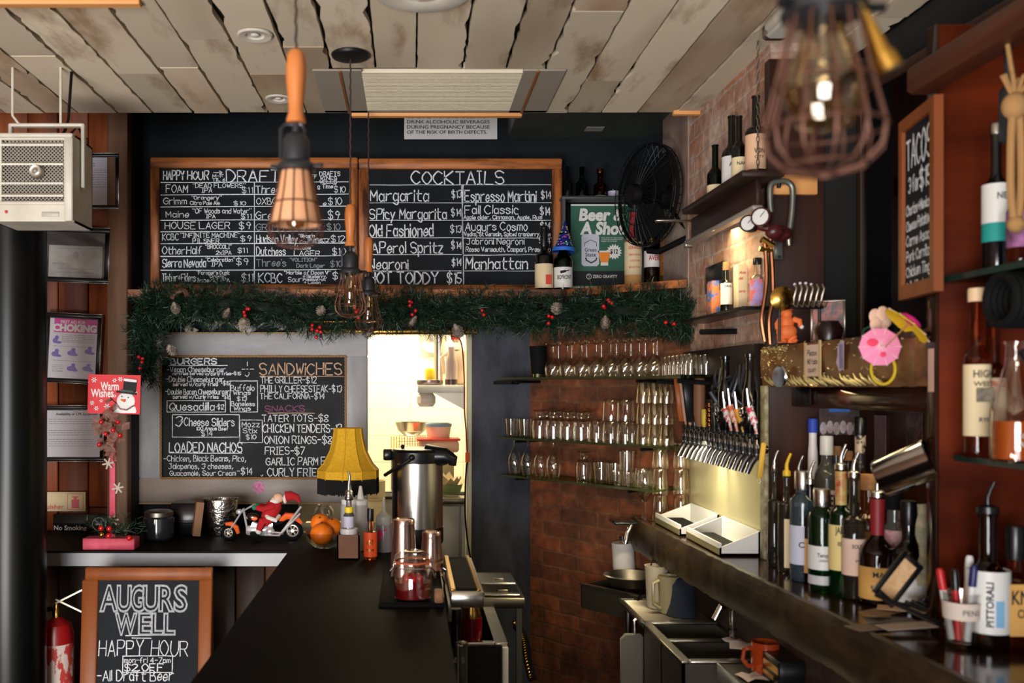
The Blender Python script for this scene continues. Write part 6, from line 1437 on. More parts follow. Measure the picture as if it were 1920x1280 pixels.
for i in range(170):
    y = R.choice((R.uniform(2.0, 2.73), R.uniform(2.56, 2.73))); z = R.uniform(1.69, 1.784) if R.random() < .6 else R.uniform(1.768, 1.786); x = hx0(y) + .0005; L_ = R.uniform(.004, .016); a_ = R.uniform(-.7, .9)
    q.tube([(x, y, z), (x - .0008, y - L_ * .5, z + L_ * .5 * a_), (x, y - L_, z + L_ * a_ * R.uniform(.3, 1))], [.0006, .0016, .0006], 4)
part('gilt_carving', q, M('gilt_paint', (214, 198, 138), .32, metal=.4), t, 'worn gilt wave carving along the lower edge')
part('ledge_board', MB().bbox((1.055, 1.963, 1.775), (1.36, 2.698, 1.789), .002), m_dkwood, t)
part('inner_rail', MB().bbox((1.10, 1.963, 1.615), (1.13, 2.698, 1.671), .004), m_mahog, t)
solo('niche_black_filler', MB().box((1.195, 2.690, 1.79), (1.33, 2.6985, 2.62)), m_void, 'black board added beside the upright for the dark far end of the mirror niche', 'board')  # added black sheet, stands for the dark reflection at this end
solo('bay_back_panel', MB().box((1.345, 1.963, ZK + .001), (1.36, 2.698, 1.774)), M('dark_red_back_panel', (44, 24, 17), .35, col2=(70, 38, 26), ns=5), 'dark red brown back panel of the bottle bay with photos pinned to it', 'panel')
t = T('bar_mirror', 'large dark old mirror above the bottle bay reflecting the cocktail board', 'mirror', (0, 0, 0))
t.location = (1.335, 1.965, 0); t.rotation_euler = (0, 0, math.radians(3.3))
part('mirror_glass', MB().box((0, 0, 1.82), (.006, .73, 2.50)), M('old_dark_mirror', (84, 84, 90), .05, metal=1), t); part('frame', MB().bbox((-.01, 0, 1.79), (.015, .73, 1.82), .003).bbox((-.01, 0, 2.50), (.015, .73, 2.53), .003).bbox((-.01, .70, 1.82), (.015, .73, 2.50), .003), m_dkwood, t)
solo('upper_fascia_board', MB().bbox((1.345, 1.30, 2.535), (1.37, 2.698, 2.669), .003), m_void, 'black board above the dark mirror up to the planks', 'fascia')
solo('upper_header_beam', MB().bbox((1.02, 1.1, 2.272), (1.075, 1.924, 2.325), .006), wd('orange_brown_beam', (50, 21, 9), (88, 40, 16), 'y', .5, bump=.5), 'rough red brown beam running to the top right corner over the tacos board', 'beam')
solo('added_bay_housing', MB().bbox((1.10, 2.10, 1.657), (1.14, 2.60, 1.671), .003) if False else MB().bbox((1.135, 2.10, 1.66), (1.165, 2.60, 1.672), .003), m_steeld, 'slim strip added under the carved header to house the bay lamp', 'lamp')  # strip added as a housing for the bay fill lamp

# upper right wall: shelf with wine bottles and its strip light
t = T('upper_bottle_shelf', 'dark wooden shelf high on the brick wall carrying wine bottles', 'shelf', (0, 0, 0))
part('board', MB().bbox((.93, 2.62, 2.262), (1.05, 3.20, 2.28), .002), m_dkwood, t); part('fascia', MB().bbox((.985, 2.66, 2.19), (1.0, 3.28, 2.262), .002), M('dark_red_fascia', (46, 26, 20), .45), t)
part('end_plate', MB().bbox((.935, 3.195, 2.272), (1.11, 3.205, 2.282), .002), m_steel, t)
t = T('strip_lamp', 'slanting pale metal strip lamp below the wine bottle shelf', 'lamp', (0, 0, 0)); part('housing', MB().bbox((.975, 2.66, 2.175), (1.005, 3.31, 2.19), .003), M('pale_aluminium', (176, 168, 158), .4, metal=.4), t); part('end_cap', MB().bbox((.973, 3.31, 2.165), (1.007, 3.325, 2.192), .003), m_steel, t)
p = P(1265, 414, 3.40); solo('wall_rail', MB().bbox((-.07, -.01, -.004), (.06, .01, .004), .002), m_steel, 'short thin steel ledge beside the fan', 'ledge', loc=tuple(p))
solo('black_switch_plate', MB().bbox((1.035, 3.10, 1.995), (1.049, 3.28, 2.09), .003), m_blackp, 'black square plate on the brick under the strip lamp', 'plate')
for px, top, base, hwp, Y_, g_, kw, lb in ((1341, 258, 364, 15, 3.07, g_dkgreen, dict(lab=m_cream, lab_z=(.02, .28), nk=.38, sh=.45, nr=.4), 'green champagne bottle with a cream label, left end of the upper shelf'),
        (1372, 214, 364, 18, 2.98, g_black, dict(lab=m_white, lab_z=(.02, .48), nk=.34, sh=.5, nr=.38, lab_txt=[('ARE', .72, .6)], txt_h=.12), 'black wine bottle with a tall white label on the upper shelf'),
        (1386, 230, 362, 14, 2.84, g_black, dict(lab=m_cream, lab_z=(.02, .40), nk=.34, sh=.5, nr=.4, lab_txt=[('NAN', .7, .6)], txt_h=.12), 'black bottle with a cream label in front of the taller one'),
        (1417, 196, 352, 19, 2.74, g_black, dict(lab=M('peach_label', (214, 172, 138), .7), lab_z=(.10, .52), nk=.34, sh=.56, nr=.38, lab_txt=[('VON', .45, .5), ('CITY', .30, .45)], txt_h=.13), 'black wine bottle with a big peach label by the chain on the upper shelf'),
        (1358, 244, 362, 11, 3.16, g_black, dict(nk=.4, sh=.4, nr=.45), 'dark bottle neck behind the green champagne bottle on the upper shelf')):
    p = P(px, base, Y_); s = Y_ / F; bottle(lb, (p[0], Y_, 2.281), (base - top) * s, hwp * s, g_, group='wine bottles on the upper shelf', **kw)
q = MB(); a = P(1421, 150, 2.70)
for i in range(32):
    z = ZC - .002 - i * .0165; q.tube([(a[0] + .004 * math.cos(t_) * (i % 2), 2.70 + .004 * math.cos(t_) * (1 - i % 2), z + .0095 * math.sin(t_)) for t_ in [k_ * PI / 4 for k_ in range(8)]], .0013, 4, closed=True)
solo('hanging_chain', q, m_steeld, 'thin steel chain hanging from the planks past the peach labelled bottle', 'chain')

# small second shelf with boxes
t = T('small_wall_shelf', 'thin black shelf on the whitewashed brick holding boxed spirits', 'shelf', (0, 0, 0)); part('board', MB().bbox((.955, 2.70, 1.895), (1.048, 3.30, 1.905), .002), m_blackp, t); part('bracket', MB().tube([(1.048, 3.0, 1.85), (.97, 3.12, 1.855)], .009, 8), m_iron, t)
zz = 1.906
t = T('gift_box', 'colourful patterned box at the far end of the thin black shelf', 'box', (P(1342, 0, 3.14)[0], 3.16, zz)); part('carton', MB().bbox((-.016, -.03, 0), (.016, .03, .12), .002), M('patterned_carton', (206, 120, 70), .6, col2=(70, 110, 180), ns=28, nlo=.47, nhi=.53), t); part('flap', MB().bbox((-.014, -.028, .12), (.014, .028, .123), .001), m_purple, t)
bottle('dark bottle with a tall white label and cork on the thin black shelf', (P(1362, 0, 3.04)[0], 3.04, zz), .165, .019, g_black, nk=.3, sh=.6, nr=.5, cap=m_cork, cap_h=.12, lab=m_white, lab_z=(.2, .62), lab_txt=[('ORAL', .8, .7)], txt_h=.1, group='bottles on the thin black shelf')
bottle('red capped bottle behind the corked one on the thin black shelf', (P(1371, 0, 3.12)[0] + .01, 3.12, zz), .20, .02, g_black, nk=.3, sh=.55, nr=.42, cap=m_red, cap_h=.13, group='bottles on the thin black shelf')
t = T('gift_box', 'white carton with red script and a red edge on the thin black shelf', 'box', (P(1392, 0, 2.93)[0], 2.93, zz)); part('carton', MB().bbox((-.021, -.02, 0), (.017, .02, .148), .001), m_cream, t); part('red_side', MB().box((.017, -.02, 0), (.0175, .02, .148)).box((-.021, -.0205, .0), (.017, -.02, .014)), m_red, t)
q = MB(); [pr(q, s_, -.018, z_, .009, Vector((0, -.020, 0)), XU, ZV, NY, width=w_, shear=.3, bold=.02) for s_, z_, w_ in (('Anis', .118, .022), ('del', .100, .014), ('oro', .06, .02))]; part('red_script', q, m_red, t)
bottle('clear bottle with a violet and red label on the thin black shelf', (P(1420, 0, 2.80)[0], 2.80, zz), .145, .021, g_clear, nk=.3, sh=.62, nr=.5, cap=m_blackp, lab=M('violet_red_label', (170, 150, 206), .7, col2=(214, 110, 110), ns=40, nlo=.48, nhi=.55), lab_z=(.06, .6), group='bottles on the thin black shelf')

# pressure gauges, tubing, bottle opener
for px, py, Y_, r, mt, lb in ((1404, 419, 2.62, .019, m_iron, 'smaller round white gauge with a black rim'), (1427, 407, 2.55, .021, M('maroon_rim', (70, 26, 30), .4), 'larger round white gauge with a maroon rim')):
    p = P(px, py, Y_); t = T('pressure_gauge', lb, 'gauge', tuple(p), 'gas gauges', rz=math.radians(-38)); k = Y_ / F
    q = MB(); q.M = Matrix.Rotation(PI / 2, 4, 'X') @ Matrix.Scale(1.25, 4); q.lathe([(0, -.025), (r * .9, -.025), (r, -.015), (r, .006), (r * .86, .008), (r * .84, .002)], 26); part('case', q, mt, t)
    q = MB(); q.M = Matrix.Rotation(PI / 2, 4, 'X') @ Matrix.Scale(1.25, 4); q.lathe([(0, .004), (r * .85, .004)], 24); part('dial', q, m_white, t)
    q = MB(); q.tube([(0, -.0085, 0), (.012, -.0085, .014)], .0009, 4)
    for i in range(9): a = math.radians(-40 + i * 32); q.tube([(r * 1.0 * math.cos(a), -.0075, r * 1.0 * math.sin(a)), (r * 1.16 * math.cos(a), -.0075, r * 1.16 * math.sin(a))], .0008, 4)
    part('needle_and_marks', q, m_ink, t)
p0 = P(1440, 420, 2.6)
t = T('gas_regulator', 'dark red gas regulator body with copper tubes running down the upright', 'regulator', tuple(p0)); L0 = lambda px, py, Y_=2.6: tuple(P(px, py, Y_) - p0)
part('body', MB().ball(L0(1452, 434), .022, 14, 10, 1.2, 1, 1).tube([L0(1410, 420, 2.64), L0(1440, 428), L0(1462, 440)], .012, 10), M('maroon_casting', (74, 24, 28), .35), t)
part('copper_tube', MB().tube([L0(x, y) for x, y in catmull([(1432, 445), (1436, 480), (1437, 530), (1432, 570), (1428, 600), (1434, 640)], 5)], .006, 8).tube([L0(x, y) for x, y in catmull([(1444, 448), (1448, 500), (1449, 560), (1442, 600), (1444, 645)], 5)], .006, 8), m_copper, t)
part('brass_valve', MB().tube([L0(1428, 448), L0(1450, 462)], .010, 8).tube([L0(1424, 466), L0(1446, 470)], .007, 8), m_gold, t)
p0 = P(1486, 346, 2.69)
solo('pine_block', MB().bbox((-.065, -.012, -.03), (.068, .008, .026), .002), m_pine, 'orange pine block nailed to the upright behind the steel hook', 'block', loc=tuple(p0))
p0 = P(1468, 395, 2.655); k = 2.655 / F; t = T('steel_snap_hook', 'big steel snap hook hanging on the pine block', 'snap hook', tuple(p0)); L1 = lambda px, py: ((px - 1468) * k, 0, (395 - py) * k)
part('hook_body', MB().tube([L1(x, y) for x, y in catmull([(1481, 430), (1485, 395), (1486, 355), (1478, 342), (1462, 340), (1446, 346), (1444, 372), (1446, 398)], 5)], .0085, 10), M('grey_cast_steel', (126, 126, 118), .4, metal=.7), t); part('swivel', MB().tube([L1(1481, 428), L1(1478, 440), L1(1480, 460)], [.010, .014, .008], 10), m_steeld, t)
part('gate', MB().tube([L1(1461, 342), L1(1460, 352)], .006, 8), m_iron, t)
p0 = P(1460, 470, 2.67); t = T('wall_bottle_opener', 'cast bottle opener screwed to the upright below the snap hook', 'bottle opener', tuple(p0)); part('plate', MB().bbox((-.015, -.004, -.025), (.012, .006, .03), .003), M('grey_cast_steel', (0, 0, 0)), t); part('knob', MB().ball((-.004, -.02, .045), .028, 14, 10, 1.2, .8, .85), M('maroon_casting', (0, 0, 0)), t); part('screw', MB().ball((0, -.005, -.018), .004, 8, 6), m_ink, t)

# on the header ledge
zl = 1.79
p = P(1475, 640, 2.52); t = T('clay_figure', 'chubby bright orange clay figure seen from behind on the header ledge', 'figurine', (p[0], 2.52, zl)); 
part('body', MB().tube([(-.012, 0, .0), (-.012, 0, .02)], [.012, .014], 10).tube([(.014, 0, .0), (.014, 0, .02)], [.012, .014], 10).ball((0, 0, .030), .026, 16, 10, 1.05, .85, .85).ball((0, .002, .055), .021, 14, 10, 1, .85, 1).ball((0, .0, .078), .015, 14, 10).ball((-.012, .0, .092), .005, 8, 6).ball((.012, 0, .092), .005, 8, 6).tube([(.016, -.004, .064), (.030, -.012, .058), (.034, -.008, .044)], [.008, .008, .006], 8).tube([(-.016, 0, .064), (-.026, -.004, .050), (-.026, -.004, .036)], [.008, .008, .006], 8), M('orange_clay', (236, 118, 58), .6), t)
part('foot_pads', MB().ball((-.014, -.010, .006), .010, 10, 6, 1, 1.3, .6).ball((.016, -.010, .006), .010, 10, 6, 1, 1.3, .6), M('orange_clay', (0, 0, 0)), t)
part('white_cuff', MB().ball((.036, -.010, .043), .0065, 8, 6), m_white, t)
def photo_pin(label, cx_, cy_, cz_, w_, h_, cols, name='snapshot', rz=-PI / 2, framed=False, seed=1):
    t = T(name, label, 'photograph', (cx_, cy_, cz_), rz=rz)
    part('print', MB().box((-w_ / 2, -.001, -h_ / 2), (w_ / 2, .001, h_ / 2)), M('photo_print_%d' % seed, cols[0], .35, col2=cols[1], ns=30, nlo=.45, nhi=.55), t)
    if framed: q = MB(); wood_frame(q, q, -w_ / 2 - .005, -h_ / 2 - .005, w_ / 2 + .005, h_ / 2 + .005, .006, .006, .006, .006, -.006, .004, .001); part('frame', q, m_steeld, t)
    return t
photo_pin('red toned snapshot in a thin frame behind the orange figure', 1.10, 2.46, zl + .055, .075, .10, ((150, 60, 44), (40, 20, 24)), rz=-.5, framed=True)
solo('dark_pot', MB().lathe([(0, 0), (.03, 0), (.034, .03), (.024, .05), (0, .05)], 16), M('dark_pot_glaze', (30, 12, 12), .3), 'small dark pot in front of the red snapshot', 'pot', loc=(1.075, 2.40, zl))
p0 = P(1500, 556, 2.45); t = T('hook_rack', 'dark rack of small white tipped handles above the orange figure', 'rack', tuple(p0)); k = 2.45 / F
part('rail', MB().bbox((-.055, .0, -.032), (.062, .012, -.022), .002), m_iron, t)
q = MB()
for i in range(6): x = -.018 + i * .0145; q.tube([(x, 0, -.02), (x, -.008, .0), (x + .004, -.012, .020), (x + .002, -.005, .032)], .003, 6); q.tube([(x, -.004, -.022), (x + .006, -.012, -.028), (x + .010, -.012, -.014)], .0025, 6)
part('hook', q, m_steeld, t); q = MB(); [q.ball((-.016 + i * .0145, -.005, .036 - .003 * abs(i - 1.5)), .004, 8, 6) for i in range(4)]; part('white_tip', q, m_white, t)
q = MB(); q.M = Matrix.Translation((-.048, -.004, -.005)) @ Matrix.Rotation(PI / 2, 4, 'X'); q.lathe([(0, .012), (.02, .009), (.032, 0), (.03, -.003)], 22); part('brass_plate', q, m_gold, t)
solo('rack_post', MB().tube([(p0[0] - .05, 2.46, zl), (p0[0] - .05, 2.46, p0[2] - .022)], .004, 8).tube([(p0[0] + .055, 2.46, zl), (p0[0] + .055, 2.46, p0[2] - .022)], .004, 8), m_iron, 'thin pair of black posts carrying the small handle rack', 'post')
# header front: note, lens cap, stain, parasols, ring
hx = lambda y: 1.026 + .034 * (2.735 - y) / .8 - .0035
def hp(px, py):
    y = 2.4
    for _ in range(20): y = hx(y) * F / (px - VX)
    return Vector((hx(y), y, EYE - (py - VY) / F * y))
c = hp(1524, 675); t = T('taped_note', 'cream note with scribbles taped to the carved header', 'note', tuple(c), rz=-PI / 2 + .04)
part('paper', MB().box((-.040, -.0012, -.042), (.040, .001, .040)), M('note_paper', (206, 178, 158), .8), t); q = MB(); chalk(q, [('Please', -.028, .024, -.012, .014, .0016), ('NO tabs', -.026, .028, .010, .013, .0016), ('open', -.022, .020, .030, .012, .0016)], 1.0, (Vector((0, -.0012, 0)), XU, ZV, NY, 0, 0)); part('ink_scribble', q, m_ink, t)
part('masking_tape', MB().box((-.046, -.0018, -.052), (-.036, .001, .046)).box((.034, -.0018, -.050), (.044, .001, .050)), M('masking_tape', (196, 168, 120), .7), t)
c = hp(1576, 668); t = T('peeling_sticker', 'torn pale violet sticker remnant on the carved header', 'sticker', tuple(c), rz=-PI / 2 + .04)
q = MB(); q.add([(x, -.0012, z) for x, z in ((.020, .038), (.018, -.030), (-.004, -.036), (-.020, -.014), (-.012, .004), (-.014, .022), (-.002, .034))], [tuple(range(6, -1, -1))]); q.box((-.004, -.0012, -.03), (.014, .0008, .03)); part('paper_remnant', q, M('pale_violet_paper', (176, 158, 186), .8), t)
c = hp(1473, 706); t = T('round_opener_disc', 'bright steel disc standing out edge on from the carved header', 'disc', (c[0] - .016, c[1], c[2])); q = MB(); q.M = Matrix.Rotation(.25, 4, 'Z') @ Matrix.Rotation(PI / 2, 4, 'Y'); q.lathe([(0, .005), (.028, .004), (.031, 0), (.028, -.004), (0, -.005)], 26); part('disc', q, m_chrome, t); part('stem', MB().tube([(0, 0, 0), (.02, .0, 0)], .006, 8), m_blackp, t)
def parasol(label, c, r, col, rot, spots=None):
    t = T('paper_parasol', label, 'paper parasol', tuple(c), 'paper cocktail parasols'); t.rotation_euler = Vector(rot).to_track_quat('Z', 'Y').to_euler()
    part('canopy', MB().lathe([(0, .012), (r * .5, .008), (r, 0), (r * .99, -.001), (0, .010)], 10), col, t, sharp=15)
    q = MB(); [q.tube([(0, 0, .0125), (r * 1.03 * math.cos(i * PI / 5), r * 1.03 * math.sin(i * PI / 5), .0005)], .0011, 4) for i in range(10)]; part('rib', q, M('pale_rib', (236, 190, 200), .6), t)
    part('stick', MB().tube([(0, 0, .014), (0, 0, -.06)], .0014, 5), m_cork, t)
    return t
c = hp(1689, 650); c.x -= .045; t = parasol('round pink paper parasol stuck on the carved header', c, .042, M('pink_tissue', (232, 140, 178), .8, col2=(226, 130, 170), ns=20, nlo=.4, nhi=.7), (-.25, -.95, .12))
part('printed_flower', MB().ball((-.016, .008, .0105), .009, 10, 6, 1.3, 1, .15).ball((.004, -.018, .0095), .006, 10, 6, 1, 1, .2), M('hot_red_print', (226, 60, 96), .7), t)
c = hp(1703, 612); c.x -= .02; c.y -= .03; t = parasol('bright yellow paper parasol seen edge on above the pink one', c, .054, M('yellow_tissue', (236, 200, 20), .7), (.66, -.155, .74))
part('pink_print', MB().ball((.0, .0, .014), .020, 12, 6, 1.2, 1.2, .35), M('magenta_tissue', (222, 40, 130), .7), t)
c = hp(1660, 600); c.x -= .012; t = T('paper_flower', 'pale beige paper flower on the end of the header beside the yellow parasol', 'paper flower', tuple(c)); q = MB(); [q.ball((.013 * math.cos(i * 1.26), -.004 * (i % 2), .015 * math.sin(i * 1.26)), .014, 10, 6, 1, .25, 1.2) for i in range(5)]; part('petals', q, M('beige_tissue', (222, 180, 156), .8), t); part('stalk', MB().tube([(-.012, .004, -.01), (-.03, .01, -.02), (-.034, .012, -.035)], .003, 6), m_green, t)
solo('green_bead_charm', MB().ball((0, 0, 0), .013, 14, 10, 1.1, 1, .8), M('bottle_green_enamel', (20, 96, 52), .3), 'small green round charm left of the beige paper flower', 'charm', loc=tuple(hp(1638, 604) + Vector((.012, 0, 0))))
c = hp(1666, 692); c.x -= .012; t = T('glow_bracelet', 'thin yellow ring hanging below the pink parasol on the header', 'bracelet', tuple(c), rz=-.9); part('ring', MB().tube([(.026 * math.cos(a), 0, .033 * math.sin(a)) for a in [2 * PI * i / 28 for i in range(28)]], .0032, 7, closed=True), M('yellow_plastic_ring', (206, 178, 40), .4), t); part('joiner', MB().tube([(-.004, 0, .033), (.004, 0, .033)], .0042, 8), m_white, t)
c = hp(1751, 690); solo('price_strip', MB().box((-.001, -.010, -.048), (.0, .010, .042)), M('strip_paper', (196, 158, 140), .8), 'narrow upright paper strip on the edge of the plywood partition', 'label strip', loc=(1.0835, 1.943, c[2]))

# tacos board on the partition edge
t = T('menu_chalkboard', 'narrow tacos chalkboard in an orange wood frame hanging on the plywood partition edge', 'chalkboard', (0, 0, 0))
t.location = (1.063, 1.862, 0); t.rotation_euler = (0, 0, math.radians(-10)); y0, y1, x0 = 0, .207, 0
zb2 = EYE - (562 - VY) / F * 2.05; zt2 = 2.255
q = MB(); q.box((x0 - .018, y0, zb2), (x0, y0 + .024, zt2)).box((x0 - .018, y1 - .020, zb2), (x0, y1, zt2)).box((x0 - .018, y0 + .024, zb2), (x0, y1 - .020, zb2 + .03)).box((x0 - .018, y0 + .024, zt2 - .026), (x0, y1 - .020, zt2)); part('frame', q, m_af, t)
part('writing_panel', MB().box((x0 - .010, y0 + .02, zb2 + .02), (x0 - .003, y1 - .018, zt2 - .02)), m_board, t)
fr = (Vector((x0 - .010, y1 - .022, zt2 - .03)), Vector((0, -1, 0)), ZV, Vector((-1, 0, 0)), 0, 0)
q = MB(); it = [('TACOS', 8, 152, 84, 66, 5.5), ('3 for', 20, 84, 138, 34, 4), ('$15', 90, 152, 140, 42, 5.5)]
for i, s_ in enumerate(('Chorizo+Mexican', 'Cheese Potatoes', 'Carne Asada', 'Pork Carnitas', 'Chicken Tinga', 'Grilled Barbacoa')): it.append((s_, 6, 158, 186 + i * 34, 22, 3.2))
chalk(q, it, .00098, fr); part('chalk_lettering', q, m_chalk, t)

# ------------------------------------------------------------------ beer taps
ys = [3.34 - .0525 * i for i in range(14)]
H_ = {0: ('amber paddle', 'p', wd('amber_paddle', (150, 76, 32), (186, 106, 50), 'z', .4), .17, .016), 1: ('pale pink paddle', 'p', M('pale_pink_board', (190, 146, 128), .6), .15, .014), 2: ('black slab', 'p', m_blackp, .20, .018), 3: ('tan leather', 'c', M('tan_leather', (128, 84, 56), .6), .17, .020),
      4: ('yellow key', 'c', M('yellow_enamel', (200, 170, 40), .4), .06, .010), 5: ('copper bead', 'b', m_copper, .08, .012), 6: ('slim black', 'c', m_blackp, .12, .010), 9: ('red and white', 't', M('red_white_band', (206, 70, 46), .4, col2=(220, 210, 205), ns=40, nlo=.48, nhi=.52), .07, .010),
      8: ('black bottle shaped', 'k', g_black, .23, .024), 10: ('orange and red', 't', M('orange_red_band', (214, 90, 40), .4, col2=(230, 190, 170), ns=40, nlo=.48, nhi=.52), .08, .010), 7: ('gunmetal pistol', 'g', m_gun, .13, .012), 11: ('amber yellow', 't', M('amber_band', (232, 156, 40), .4), .07, .010), 12: ('second black bottle shaped', 'k', g_black, .23, .022), 13: ('white and crimson', 't', M('crimson_band', (196, 44, 66), .4, col2=(225, 220, 225), ns=40, nlo=.48, nhi=.52), .08, .010)}
zt1 = 1.475
for i, y in enumerate(ys):
    nm, kd, mt, hh, hr = H_[i]
    t = T('beer_tap', 'chrome beer tap, %s handle, %s from far end of the row' % (nm, ORD[i]), 'beer tap', (.985, y, zt1), 'row of beer taps')
    q = MB(); q.tube([(.03, 0, .018), (-.005, 0, .018)], [.012, .010], 10); q.lathe([(0, -.014), (.009, -.012), (.012, .0), (.012, .03), (.009, .036), (.006, .046), (.008, .05), (0, .052)], 12); q.tube([(-.003, 0, -.004), (-.016, 0, -.022), (-.028, 0, -.050)], [.009, .009, .0075], 10)
    part('faucet', q, m_tapchrome, t); part('collar', MB().lathe([(.0135, .006), (.0135, .020), (.012, .021)], 12).lathe([(.0, .052), (.0085, .052), (.0085, .062), (0, .063)], 10), m_iron, t)
    q = MB(); z0 = .062
    if kd == 'p': q.bbox((-hr * 1.5, -.006, z0 + .012), (hr * 1.5, .006, z0 + hh), .003); q.tube([(0, 0, z0), (0, 0, z0 + .02)], .005, 8); q.v = [(a - (c_ - z0) * .12, b, c_) for a, b, c_ in q.v]
    elif kd == 'c': q.lathe([(0, z0), (hr * .6, z0), (hr, z0 + hh * .25), (hr, z0 + hh * .9), (hr * .8, z0 + hh), (0, z0 + hh)], 14)
    elif kd == 'b': [q.ball((0, 0, z0 + .008 + j * .016), hr, 12, 8) for j in range(5)]
    elif kd == 'k': q.lathe([(0, z0), (hr * .7, z0), (hr, z0 + .02), (hr, z0 + hh * .5), (hr * .5, z0 + hh * .7), (hr * .5, z0 + hh * .95), (hr * .65, z0 + hh * .96), (hr * .65, z0 + hh), (0, z0 + hh)], 16)
    elif kd == 'g': q.tube([(0, 0, z0), (0, 0, z0 + .07), (-.03, .0, z0 + .12)], .009, 8); q.tube([(0, 0, z0 + .07), (-.02, 0, z0 + .05), (-.016, 0, z0 + .02)], .004, 6); q.ball((-.012, 0, z0 + .07), .018, 10, 8)
    else: q.tube([(0, 0, z0), (-.006, 0, z0 + .03)], [.004, .005], 8); q.tube([(-.006, 0, z0 + .03), (-.006 - hh * .2, 0, z0 + hh)], hr, 12)
    part('handle', q, mt, t, nm + ' handle')
    if kd == 't': part('handle_tip', MB().tube([(-.006 - hh * .2, 0, z0 + hh), (-.012 - hh * .2, 0, z0 + hh + .05)], [.005, .0035], 8), m_steel, t)
    if kd == 'k': part('ring_badge', MB().tube([(-hr - .003, .014 * math.cos(a), z0 + .06 + .014 * math.sin(a)) for a in [j * PI / 7 for j in range(14)]], .003, 5, closed=True).tube([(-hr - .004, .004, z0 + .02), (-hr - .004, -.010, z0 + .035)], .004, 6), m_chrome, t)
p = P(1432, 830, 2.60); t = T('wooden_tag_handle', 'yellow wooden stick hanging at the end of the taps by the upright', 'hanging tag', tuple(p)); part('stick', MB().bbox((-.007, -.004, -.098), (.007, .004, .0), .002), M('yellow_wood_stick', (206, 164, 62), .5), t); part('hanging_cord', MB().tube([(0, 0, 0), (.043, .098, .012)], .0012, 4), m_cream, t); part('cord_loop', MB().tube([(0, 0, -.098), (-.005, 0, -.108), (0, 0, -.115), (.005, 0, -.108)], .0012, 4, closed=True), m_cream, t); t.rotation_euler = (0, .12, 0)
q = MB()
for i in range(9): y = 2.76 + i * .03; q.tube([(1.0, y, 1.62), (.975, y + R.uniform(-.02, .02), 1.66 + R.uniform(-.02, .04)), (.99, y + R.uniform(-.03, .03), 1.70 + R.uniform(0, .04))], .005, 7)
t = T('tap_lock_cluster', 'tangle of chrome levers and clips between the tall tap handles', 'levers', (0, 0, 0)); part('lever', q, m_gun, t); q = MB(); [q.bbox((.985, 2.80 + i * .06, 1.66), (1.0, 2.825 + i * .06, 1.69), .004) for i in range(5)]; part('clip', q, m_blackp, t); part('wall_strip', MB().box((1.0, 2.78, 1.61), (1.012, 3.2, 1.63)), m_iron, t)

# drip trays
for i, (ya, yb_, lb) in enumerate(((3.135, 3.445, 'white drip tray with a black mat at the far end under the taps'), (2.765, 3.095, 'white drip tray with a black mat nearest the bottle bay'))):
    t = T('drip_tray', lb, 'drip tray', (0, 0, 0), 'drip trays under the taps')
    xa, xb = .905 - .012 * (1 - i) + .010, 1.036; z0 = ZK + .002
    q = MB(); q.box((xa, ya, z0), (xb, yb_, z0 + .006)); q.box((xa, ya, z0), (xa + .006, yb_, z0 + .036)); q.box((xb - .006, ya, z0), (xb, yb_, z0 + .072))
    for y in (ya, yb_ - .006): q.add([(xa, y, z0), (xb, y, z0), (xb, y, z0 + .072), (xa, y, z0 + .022), (xa, y + .006, z0), (xb, y + .006, z0), (xb, y + .006, z0 + .072), (xa, y + .006, z0 + .022)], [(0, 1, 2, 3), (7, 6, 5, 4), (0, 4, 5, 1), (1, 5, 6, 2), (2, 6, 7, 3), (3, 7, 4, 0)])
    part('tray_wall', q, m_white, t); part('black_mat', MB().bbox((xa + .008, ya + .012, z0 + .006), (xb - .035, yb_ - .012, z0 + .020), .002), m_rubber, t)
    part('front_strip', MB().box((xa - .0015, ya, z0 + .002), (xa, yb_, z0 + .021)), M('warm_steel_strip', (190, 182, 140), .3, metal=.8), t)

# tall glass stacks and straws by the far tray
proto = None
for c_, (px, Y_) in enumerate(((1238, 3.487), (1277, 3.482))):
    for j in range(3 if c_ != 2 else 3):
        q = (P(px, 0, Y_)[0], Y_, ZK + .001 + j * .098); lb = 'tall upturned pint glass, %s in the %s stack beside the far drip tray' % (('lowest', 'middle', 'topmost')[j], ORD[c_])
        if proto is None: proto = glass_proto('pint_glass', lb, 'pint glass', 'pint glasses stacked beside the drip tray', [(.031, 0), (.0325, .012), (.026, .09), (.0245, .0965), (0, .0965)], q, n=16, mat=m_ribbed)
        else: dup(proto, q, lb, rz=R.random())
for i, px in enumerate((1204, 1214)):
    q = Vector((.888, 3.575 - .071 * i, ZK + .001)) if i == 0 else Vector((.880, 3.503, ZK + .001))
    if i == 0: pw = glass_proto('wine_glass', 'tall thin stemware glass standing outermost at the far end of the back bar', 'wine glass', 'stemware at the end of the back bar', [(0, .002), (.03, 0), (.03, .003), (.005, .008), (.004, .07), (.018, .085), (.034, .12), (.035, .15), (.028, .19)], tuple(q))
    else: dup(pw, tuple(q), 'tall thin stemware glass, second in from the far end of the back bar')
# faucet spouts at the far end
t = T('far_end_ledge', 'dark glass ledge with a chrome spout at the far end of the back bar', 'ledge', (0, 0, 0)); part('ledge_plate', MB().bbox((.76, 3.47, ZK - .012), (fx(3.5) - .006, 3.58, ZK - .001), .003), M('black_green_glass', (20, 30, 28), .1), t); part('spout', MB().tube([(.825, 3.50, ZK - .010), (.815, 3.455, ZK - .014), (.80, 3.44, ZK - .035), (.792, 3.44, ZK - .075)], .009, 10), m_chrome, t)

